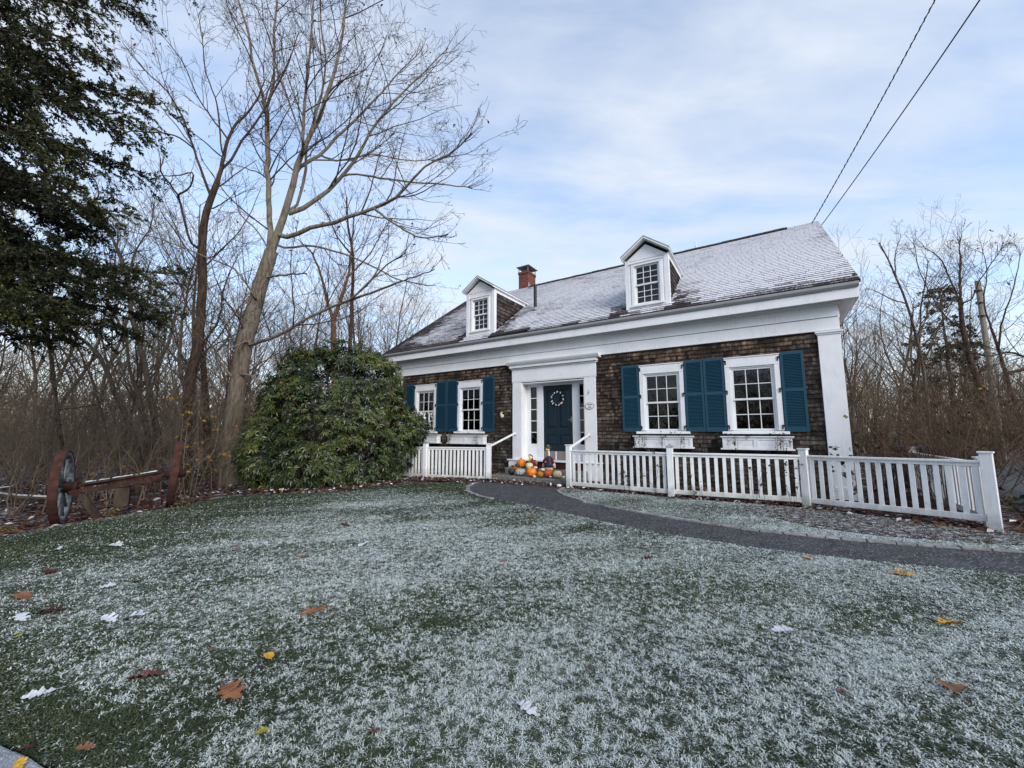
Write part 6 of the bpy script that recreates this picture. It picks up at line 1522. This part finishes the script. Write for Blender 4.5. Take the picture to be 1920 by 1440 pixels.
# ---- spruce at the left: trunk outside the picture, boughs reaching in
def spruce(name, label, loc, h, Lmax, z0, seed, nb_, fine, droopk=1.0, gmat=None, heroes=()):
    g = np.random.default_rng(seed); root = empty(name, loc, 0, label, 'tree'); nt = NB()
    P = np.array([[[0, 0, -.3 + (h + .3) * t] for t in np.linspace(0, 1, 12)]]); P[0, 1:-1, :2] += g.normal(0, .03, (10, 2)); Rr = (h * .018 * (1 - .95 * np.linspace(0, 1, 12)))[None]; nt.tubes(P, Rr, 12); link('trunk', nt.mesh('trunk'), M['spruce_bark'], root)
    n = nb_; wh = np.sort(g.random(n)) ** 1.1 * (h - z0); sp_ = max(.5, h * .052); zz = z0 + np.round(wh / sp_) * sp_ + g.normal(0, sp_ * .10, n); zz = np.clip(zz, z0, h - .1); az = np.arange(n) * 2.4 + g.normal(0, .3, n); L = Lmax * (1 - (zz - z0) / (h - z0 + .3)) ** .62 * g.uniform(.72, 1.08, n)
    N = 12; B = np.empty((n, N, 3)); B[:, 0] = np.stack([0 * zz, 0 * zz, zz], 1); hd = np.stack([np.cos(az), np.sin(az)], 1)
    for k in range(1, N):
        u = k / (N - 1); s = L * u; dz = (.10 * u - .62 * u ** 1.5 + .20 * u ** 3.2) * L * droopk
        B[:, k] = np.stack([hd[:, 0] * s, hd[:, 1] * s, zz + dz], 1) + g.normal(0, .02, (n, 3))
    if heroes:
        L = np.concatenate([L, np.zeros(len(heroes))]); Hh = np.empty((len(heroes), N, 3))
        sec = (np.cos(az - .35) > .35); sc__ = np.where(sec, .42, 1.0); B[:, :, :2] *= sc__[:, None, None]
        for k, (tx, ty, tz, rise) in enumerate(heroes):
            t = np.array([tx - loc[0], ty - loc[1], tz - loc[2]]); ln = np.hypot(t[0], t[1]); L[n + k] = ln; u = np.linspace(0, 1, N)
            Hh[k, :, 0] = t[0] * u; Hh[k, :, 1] = t[1] * u; Hh[k, :, 2] = t[2] + rise * ln * (1 - u) ** 1.25 - .05 * ln * np.sin(u * math.pi); Hh[k] += g.normal(0, .025, (N, 3))
        B = np.concatenate([B, Hh])
    BR = (.012 + .009 * L)[:, None] * np.linspace(1, .18, N)[None]
    nbr = NB(); nbr.tubes(B, BR, 5)
    S, SR = grow(g, B, BR, fine[0], (.13, .30), (38, 66), 7, .18, -.03, .06, .4, .008, flat=.9, droop=.14, lmin=.42); nbr.tubes(S, np.maximum(SR, .003), 3)
    T, TR = grow(g, S, SR, fine[1], (.22, .45), (30, 60), 4, .12, -.06, .08, .5, .004, flat=.4, lmin=.08); nbr.tubes(T, np.maximum(TR, .0022), 3)
    link('boughs', nbr.mesh('boughs'), M['spruce_bark'], root)
    # needle sprays along every twig
    allP = [B[:, 5:], S[:, 1:], T]; nn = NB()
    for q, dens in zip(allP, fine[2]):
        if not len(q): continue
        L_ = np.linalg.norm(np.diff(q, axis=1), axis=2).sum(1); cnt = np.maximum(2, (L_ * dens).astype(int)); idx = np.repeat(np.arange(len(q)), cnt); t = g.random(len(idx)); f = t * (q.shape[1] - 1) * .999; i = f.astype(int); fr = (f - i)[:, None]
        p = q[idx, i] * (1 - fr) + q[idx, i + 1] * fr; tan = norm(q[idx, i + 1] - q[idx, i]); v = g.normal(size=p.shape); v = norm(v - tan * (v * tan).sum(1, keepdims=True)); d = norm(tan * .9 + v * .75 + np.array([0, 0, .12])); s = norm(np.cross(d, g.normal(size=p.shape)))
        ln = fine[3] * g.uniform(.7, 1.3, len(p))[:, None]; w = ln * fine[4]
        V = np.stack([p - s * w * .35, p + d * ln * .55 - s * w, p + d * ln, p + d * ln * .55 + s * w], 1).reshape(-1, 3)
        big = vn1(p[:, 0] * 1.5 + p[:, 2], p[:, 1] * 1.5 + p[:, 2] * .7); tn = np.clip(.25 + .65 * (big - .3) + .22 * v[:, 2] + g.normal(0, .12, len(p)), 0, 1)  # needles pointing up tinted lighter: light from above put into the colour
        nn.add(V, np.arange(len(p))[:, None] * 4 + np.array([[0, 1, 2, 3]]), tn)
    link('needles', nn.mesh('needles', False), gmat or M['needle'], root); return root
spruce('spruce_tree', 'big dark spruce at the left edge with boughs sweeping down into the picture', (-10.2, 6.1, g1(-10.2, 6.1)), 17, 5.2, 4.3, 91, 50, (10.5, 8.5, (95, 100, 115), .054, .21), 1.0, heroes=[(-6.41,6.60,7.40,0.48), (-6.41,6.00,6.72,0.50), (-6.89,6.90,6.29,0.42), (-6.50,6.20,5.10,0.40), (-6.47,5.60,5.16,0.42), (-6.92,6.40,4.97,0.45), (-5.99,6.70,4.25,0.34), (-5.99,6.10,3.78,0.33), (-6.63,7.20,3.67,0.30), (-6.30,6.40,3.21,0.30), (-7.54,6.80,3.07,0.28), (-7.75,6.80,8.59,0.55), (-7.26,5.80,7.84,0.50), (-7.64,7.20,10.12,0.55), (-7.38,6.20,8.92,0.55), (-6.92,5.50,5.98,0.45), (-6.63,5.60,4.16,0.36), (-6.64,5.50,3.39,0.32), (-7.37,7.60,11.26,0.50), (-7.51,5.60,6.97,0.50), (-6.99,5.40,5.05,0.40), (-7.26,6.40,6.30,0.45), (-7.64,6.90,4.48,0.36)])
spruce('spruce_tree', 'small dark spruce among the bare trees left of the utility pole', (23.4, 21.0, g1(23.4, 21)), 9.3, 2.6, 1.0, 92, 64, (4.0, 4.0, (24, 26, 26), .17, .28), .55)

# ---- snowy fallen branch in the wood
g = np.random.default_rng(95); fb = empty('fallen_branch', (-12.7, 9.4, g1(-12.7, 9.4)), .1, 'fallen forked branch topped with snow lying in the wood behind the left wheel', 'branch')
def lay(pts, r, nm, mt, dz=0):
    nb = NB(); Q = resample([(x, y, z + dz, rr) for (x, y, z), rr in zip(pts, r)], 14); nb.tubes(Q[None, :, :3], Q[None, :, 3], 8); link(nm, nb.mesh(nm), mt, fb)
b1 = [(0, 0, .55), (.5, .1, .32), (1.1, .15, .22), (1.9, .3, .16)]; b2 = [(.5, .1, .32), (.75, -.1, .42), (1.2, -.15, .5)]
lay(b1, [.05, .06, .055, .03], 'limb', M['mid_bark']); lay(b2, [.04, .035, .015], 'fork', M['mid_bark']); lay(b1, [.03, .045, .04, .02], 'snow_cap', M['snow'], .028); lay(b2, [.03, .025, .01], 'snow_cap', M['snow'], .018)

# ----------------------------------------------------------------------------- fallen leaves on the lawn
LM = {'o': ((.235, .098, .048), .02), 'y': ((.55, .31, .045), 0), 'r': ((.115, .042, .030), .40), 'w': ((.16, .08, .05), .95), 'd': ((.065, .022, .018), 0), 'b': ((.19, .095, .055), .05), 'g': ((.24, .22, .045), 0), 's': ((.22, .13, .085), .68), 't': ((.36, .22, .085), .08)}
def leaf_material(k):
    c, s = LM[k]; m = Mat('fallen_leaf_' + {'o': 'orange', 'y': 'yellow', 'r': 'red', 'w': 'snowy', 'd': 'dark', 'b': 'brown', 'g': 'olive', 's': 'frosted', 't': 'tan'}[k]); v = m.coord('Object'); n = m.noise(v, 4, 4); n2 = m.noise(v, 9, 5, .7)
    col_ = m.ramp(n, [(.3, tuple(x * .6 for x in c)), (.7, tuple(x * 1.25 for x in c))])
    if s: col_ = m.mix(m.ramp(m.math('ADD', n2, s - .5), [(.44, 0), (.70, 1)]), col_, (.52, .55, .59))
    m.color(col_).rough(.75, .25).bump(n2, .3, .01); return m.m
for k in LM: M['leaf_' + k] = leaf_material(k)
def oak_leaf(seed, simple=False):
    r = random.Random(seed); bm = bmesh.new(); n = 25; up = []; lo = []; ct = []
    for i in range(n):
        t = i / (n - 1); env = math.sin(math.pi * min(1, t * .92 + .06)) ** .7 * .27
        lob = 1.0 if simple else (.36 + .78 * abs(math.sin(t * math.pi * 3.5 + .4)))
        ct.append(Vector((t, .02 * math.sin(t * 5 + seed), .05 * math.sin(t * 3.3 + seed) + .02)))
        up.append(Vector((t + .05 * lob, env * lob * r.uniform(.85, 1.1), .07 * env * math.sin(t * 6 + seed) + .55 * (env * lob) * r.uniform(.3, 1.2)))); lo.append(Vector((t + .05 * lob, -env * lob * r.uniform(.85, 1.1), .07 * env * math.cos(t * 5 + seed) + .35 * (env * lob) * r.uniform(.2, 1.3))))
    V = [[bm.verts.new(p - Vector((.5, 0, 0))) for p in row] for row in (up, ct, lo)]
    for a, b in ((0, 1), (1, 2)):
        for i in range(n - 1): bm.faces.new([V[a][i], V[b][i], V[b][i + 1], V[a][i + 1]])
    p = [bm.verts.new(q) for q in (Vector((-.78, -.012, .03)), Vector((-.78, .012, .03)), Vector((-.5, .012, .03)), Vector((-.5, -.012, .03)))]; bm.faces.new(p)
    for f in bm.faces: f.smooth = True
    me = bpy.data.meshes.new('fallen_leaf'); bm.to_mesh(me); bm.free(); return me
lm_cache = [oak_leaf(k, k % 4 == 3) for k in range(8)]
rl = random.Random(9)
for k, (x, y, s_, c, lab) in enumerate(LEAVES):
    me = lm_cache[3 if c in 'yg' and s_ < .15 else k % 8].copy(); s_ *= .92
    o = link('fallen_leaf', me, M['leaf_' + c]); o.location = (x, y, g1(x, y) + .022); o.scale = (s_, s_, s_); o.rotation_euler = (rl.uniform(-.25, .25), rl.uniform(-.25, .25), rl.uniform(-.9, .9) + (math.pi if rl.random() < .4 else 0))
    tag(o, lab, 'leaf', 'leaves lying on the frosty lawn')
for (x, y, c, lab) in ((-2.235, 2.015, 'd', 'dark brown leaf lying on the granite kerb at the lower left'), (-2.16, 1.93, 'y', 'yellow leaf lying on the granite kerb at the bottom edge'), (-1.97, 2.02, 'b', 'brown curled leaf wedged beside the kerb joint')):
    o = link('fallen_leaf', lm_cache[2].copy(), M['leaf_' + c]); o.location = (x, y, .055); o.scale = (.075,) * 3; o.rotation_euler = (.1, .1, rl.uniform(0, 6)); tag(o, lab, 'leaf', 'leaves on the granite kerb')

# litter: along the fences, on the steps, at the wood edge
def litter(name, label, g, x, y, z, size, tint):
    n = len(x); a = g.uniform(0, 6.28, n); d = np.stack([np.cos(a), np.sin(a), g.normal(0, .25, n)], 1); s = norm(np.cross(d, np.stack([g.normal(0, .3, n), g.normal(0, .3, n), np.ones(n)], 1))); L = size * g.uniform(.6, 1.4, n)[:, None]; p = np.stack([x, y, z], 1); nn = np.cross(s, d)
    V = np.stack([p - d * L * .5, p + s * L * .33 + nn * L * .1, p + d * L * .5 + nn * L * .08, p - s * L * .33 + nn * L * .12, p], 1).reshape(-1, 3); b = np.arange(n)[:, None] * 5
    nb = NB(); nb.add(V, np.concatenate([b + np.array([[0, 4, 2, 1]]), b + np.array([[0, 3, 2, 4]])]), np.concatenate([tint, tint])); o = link(name, nb.mesh(name, False), M['litter']); tag(o, label, 'leaf litter', None, 'stuff')
g = np.random.default_rng(120)
def tints(n, snow): return np.where(g.random(n) < snow, g.uniform(.85, 1, n), g.uniform(0, .72, n))
xs, ys, zs = [], [], []
for (a, b, n, w) in (((FR[0][0], FR[0][1]), (FR[1][0], FR[1][1]), 300, .12), ((FR[1][0], FR[1][1]), (FR[2][0], FR[2][1]), 220, .12), ((FR[2][0], FR[2][1]), (FR[3][0], FR[3][1]), 200, .15), ((-.67, 11.5), (-2.9, 12.2), 420, .16), ((-3.0, 11.4), (-4.4, 10.2), 260, .2), ((-4.4, 10.2), (-6.4, 10.1), 200, .2), ((-.75, 11.55), (1.5, 10.35), 520, .20), ((-.9, 11.2), (-2.8, 11.7), 200, .22)):
    t = g.random(n); xs.append(a[0] + (b[0] - a[0]) * t + g.normal(0, w, n)); ys.append(a[1] + (b[1] - a[1]) * t + g.normal(0, w, n))
x = np.concatenate(xs); y = np.concatenate(ys); litter('leaf_litter', 'red and brown fallen leaves gathered along the fences and the foot of the steps', g, x, y, gz(x, y) + g.uniform(.02, .06, len(x)), .085, tints(len(x), .16))
n = 190; u = g.uniform(5.42, 7.95, n); v = np.where(g.random(n) < .7, g.uniform(.36, 1.18, n), g.uniform(.08, .34, n)); z = np.where(v > .36, .285, .435) + g.uniform(0, .03, n); pp = HO[None] + u[:, None] * HD + v[:, None] * HN
litter('leaf_litter', 'dry red-brown leaves scattered on the stone steps between the pumpkins', g, pp[:, 0], pp[:, 1], z, .075, tints(n, .06))
n = 9000; y = g.uniform(5.0, 18, n); x = g.uniform(-17, -3.2, n); k = ~inpoly(x, y, LAWN) & ~((x > -3.6) & (y > 11.3)) & (y > 4.8) & ((x < -6.0) | (y > 9.9)); x, y = x[k], y[k]
litter('leaf_litter', 'carpet of red-brown and snow-dusted leaves on the wood floor behind the wagon', g, x, y, gz(x, y) + g.uniform(.0, .05, len(x)), .10, tints(len(x), .15))
n = 900; u = g.uniform(8.3, 18, n); v = g.uniform(.1, 1.4, n) + np.maximum(0, (u - 13) * .25); pp = HO[None] + u[:, None] * HD + v[:, None] * HN
litter('leaf_litter', 'brown leaves in the bed between the fence and the house', g, pp[:, 0], pp[:, 1], gz(pp[:, 0], pp[:, 1]) + .03, .09, tints(n, .08))

# ----------------------------------------------------------------------------- grass blades
def blades(name, label, poly, n, dmax, fr_fn, seed, centre=(0, 0)):
    g = np.random.default_rng(seed)
    q = .55; u = g.random(n); lo, hi = 1.2 ** q, dmax ** q; d = (lo + (hi - lo) * u) ** (1 / q); a = g.uniform(-1.22, 1.22, n)
    x = d * np.sin(a); y = d * np.cos(a); k = inpoly(x, y, poly); x, y, d = x[k], y[k], d[k]; n = len(x)
    fr = fr_fn(x, y)
    # frost sits on clumps a few centimetres wide
    c = .38 * vn2(x * 23, y * 23) + .62 * vn3(x * 52 + 5, y * 49) + .12 * (vn1(x * 7, y * 7) - .5)
    keep = g.random(n) < np.where(fr < .12, .8, 1); fz = np.clip((fr * .8 + (c - .5) * 1.35 + g.normal(0, .16, n) - .37) * (1.65 - .75 * sstep(3, 9, d)) + .40, 0, 1)
    z0 = gz(x, y) + .006; L = g.uniform(.014, .030, n) * (1 + .02 * d) * np.where(fr < .2, 1.1, 1); w = (.0011 + .00060 * d) * g.uniform(.7, 1.3, n)
    az = g.uniform(0, 6.28, n); lean = np.radians(np.clip(g.normal(68, 13, n), 20, 89)); h = np.stack([np.cos(az), np.sin(az), 0 * az], 1); s = np.stack([-np.sin(az), np.cos(az), 0 * az], 1)
    p = np.stack([x, y, z0], 1); zc = np.array([0, 0, 1.]); d1 = norm(h * np.sin(lean * .55)[:, None] + zc * np.cos(lean * .55)[:, None]); d2 = norm(h * np.sin(lean * 1.35)[:, None] + zc * np.cos(lean * 1.35)[:, None])
    m_ = p + d1 * (L * .5)[:, None]; t_ = m_ + d2 * (L * .5)[:, None]; sw = s * w[:, None]
    V = np.stack([p - sw, p + sw, m_ + sw * .85, m_ - sw * .85, t_ + sw * .25, t_ - sw * .25], 1).reshape(-1, 3); b = np.arange(n)[:, None] * 6
    F = np.concatenate([b + np.array([[0, 1, 2, 3]]), b + np.array([[3, 2, 4, 5]])])
    t = np.clip(.42 + .5 * (vn3(x * .8, y * .8) - .5) + g.normal(0, .2, n), 0, 1)
    me = np_mesh(name, V, F, {'tint': np.concatenate([t, t]), 'frost': np.concatenate([fz * .75, np.clip(fz * 1.15, 0, 1)])}, False); o = link(name, me, M['grass']); tag(o, label, 'grass', None, 'stuff')
blades('grass', 'short green lawn grass dusted with frost and thin snow', LAWN, 1150000, 13.5, frost, 130)
blades('grass', 'frosted strip of grass between the gravel path and the fence', BED, 900000, 12, bedfrost, 131)
# ----------------------------------------------------------------------------- daylight
SUN_EL, SUN_AZ = 27.0, 152.0        # azimuth clockwise from +Y: behind the camera to the right
w = bpy.data.worlds.new('World'); sc.world = w; w.use_nodes = True; nt = w.node_tree
for n_ in list(nt.nodes): nt.nodes.remove(n_)
def nn(t, **k):
    q = nt.nodes.new(t)
    for a, b in k.items(): setattr(q, a, b)
    return q
def mth(op, a, b=None):
    m = nn('ShaderNodeMath', operation=op)
    for s_, v in zip(m.inputs, (a, b)):
        if v is None: continue
        if hasattr(v, 'is_linked'): nt.links.new(v, s_)
        else: s_.default_value = v
    return m.outputs[0]
sky = nn('ShaderNodeTexSky', sky_type='NISHITA'); sky.sun_disc = False; sky.sun_elevation = R(SUN_EL); sky.sun_rotation = R(SUN_AZ); sky.air_density = 1.0; sky.dust_density = .6; sky.ozone_density = 1.5
tc = nn('ShaderNodeTexCoord'); sp = nn('ShaderNodeSeparateXYZ'); nt.links.new(tc.outputs['Generated'], sp.inputs[0])
zz = mth('ADD', mth('MAXIMUM', sp.outputs[2], 0.0), .10)
cx = nn('ShaderNodeCombineXYZ'); nt.links.new(mth('DIVIDE', sp.outputs[0], zz), cx.inputs[0]); nt.links.new(mth('DIVIDE', sp.outputs[1], zz), cx.inputs[1])
def cloud(scale, rot, st, detail, rough, dist):
    mp = nn('ShaderNodeMapping'); mp.inputs['Rotation'].default_value = (0, 0, rot); mp.inputs['Scale'].default_value = st; nt.links.new(cx.outputs[0], mp.inputs['Vector'])
    n_ = nn('ShaderNodeTexNoise'); n_.inputs['Scale'].default_value = scale; n_.inputs['Detail'].default_value = detail; n_.inputs['Roughness'].default_value = rough; n_.inputs['Distortion'].default_value = dist
    nt.links.new(mp.outputs[0], n_.inputs['Vector']); return n_.outputs['Fac']
c1 = cloud(.75, .35, (1, 2.2, 1), 6, .55, .5); c2 = cloud(2.2, -.5, (1, 2.6, 1), 7, .55, .4)
f = mth('ADD', mth('MULTIPLY', c1, .72), mth('MULTIPLY', c2, .30))
rp = nn('ShaderNodeValToRGB'); rp.color_ramp.elements[0].position = .40; rp.color_ramp.elements[0].color = (.26, .26, .26, 1); rp.color_ramp.elements[1].position = .62; rp.color_ramp.elements[1].color = (.95, .95, .95, 1); nt.links.new(f, rp.inputs[0])
hz = nn('ShaderNodeValToRGB'); hz.color_ramp.elements[0].position = 0; hz.color_ramp.elements[0].color = (1, 1, 1, 1); hz.color_ramp.elements[1].position = .22; hz.color_ramp.elements[1].color = (0, 0, 0, 1); nt.links.new(sp.outputs[2], hz.inputs[0])
gn = nn('ShaderNodeVectorMath', operation='SCALE'); nt.links.new(sky.outputs[0], gn.inputs[0]); gn.inputs['Scale'].default_value = 2.3
mx = nn('ShaderNodeMix', data_type='RGBA'); nt.links.new(rp.outputs[0], mx.inputs[0]); nt.links.new(gn.outputs[0], mx.inputs[6]); mx.inputs[7].default_value = (5.6, 6.1, 6.9, 1)
m2 = nn('ShaderNodeMix', data_type='RGBA'); nt.links.new(mth('MULTIPLY', hz.outputs[0], .75), m2.inputs[0]); nt.links.new(mx.outputs[2], m2.inputs[6]); m2.inputs[7].default_value = (6.4, 6.2, 6.2, 1)
bg = nn('ShaderNodeBackground'); bg.inputs['Strength'].default_value = .145; nt.links.new(m2.outputs[2], bg.inputs['Color'])
ow = nn('ShaderNodeOutputWorld'); nt.links.new(bg.outputs[0], ow.inputs['Surface'])

sd = bpy.data.lights.new('sun', 'SUN'); sd.energy = 2.8; sd.angle = R(28); sd.color = (1.0, .95, .88)
so = bpy.data.objects.new('sun', sd); col.objects.link(so)
v_ = Vector((math.sin(R(SUN_AZ)) * math.cos(R(SUN_EL)), math.cos(R(SUN_AZ)) * math.cos(R(SUN_EL)), math.sin(R(SUN_EL))))
so.rotation_euler = (-v_).to_track_quat('-Z', 'Y').to_euler(); so.location = (0, -5, 20)

# ----------------------------------------------------------------------------- camera
cd = bpy.data.cameras.new('camera'); cam = bpy.data.objects.new('camera', cd); col.objects.link(cam)
cd.sensor_width = 36; cd.lens = 36 * 745 / 1920; cd.clip_start = .05; cd.clip_end = 3000
cam.location = (0, 0, 1.5); cam.rotation_euler = (R(90) + math.atan(90 / 745), 0, 0)
sc.camera = cam
sc.view_settings.view_transform = 'Standard'; sc.view_settings.look = 'None'; sc.view_settings.exposure = 0; sc.view_settings.gamma = 1
sc.render.engine = 'CYCLES'
sc.cycles.max_bounces = 6; sc.cycles.transparent_max_bounces = 12; sc.cycles.diffuse_bounces = 3; sc.cycles.glossy_bounces = 3
sc.cycles.use_denoising = True
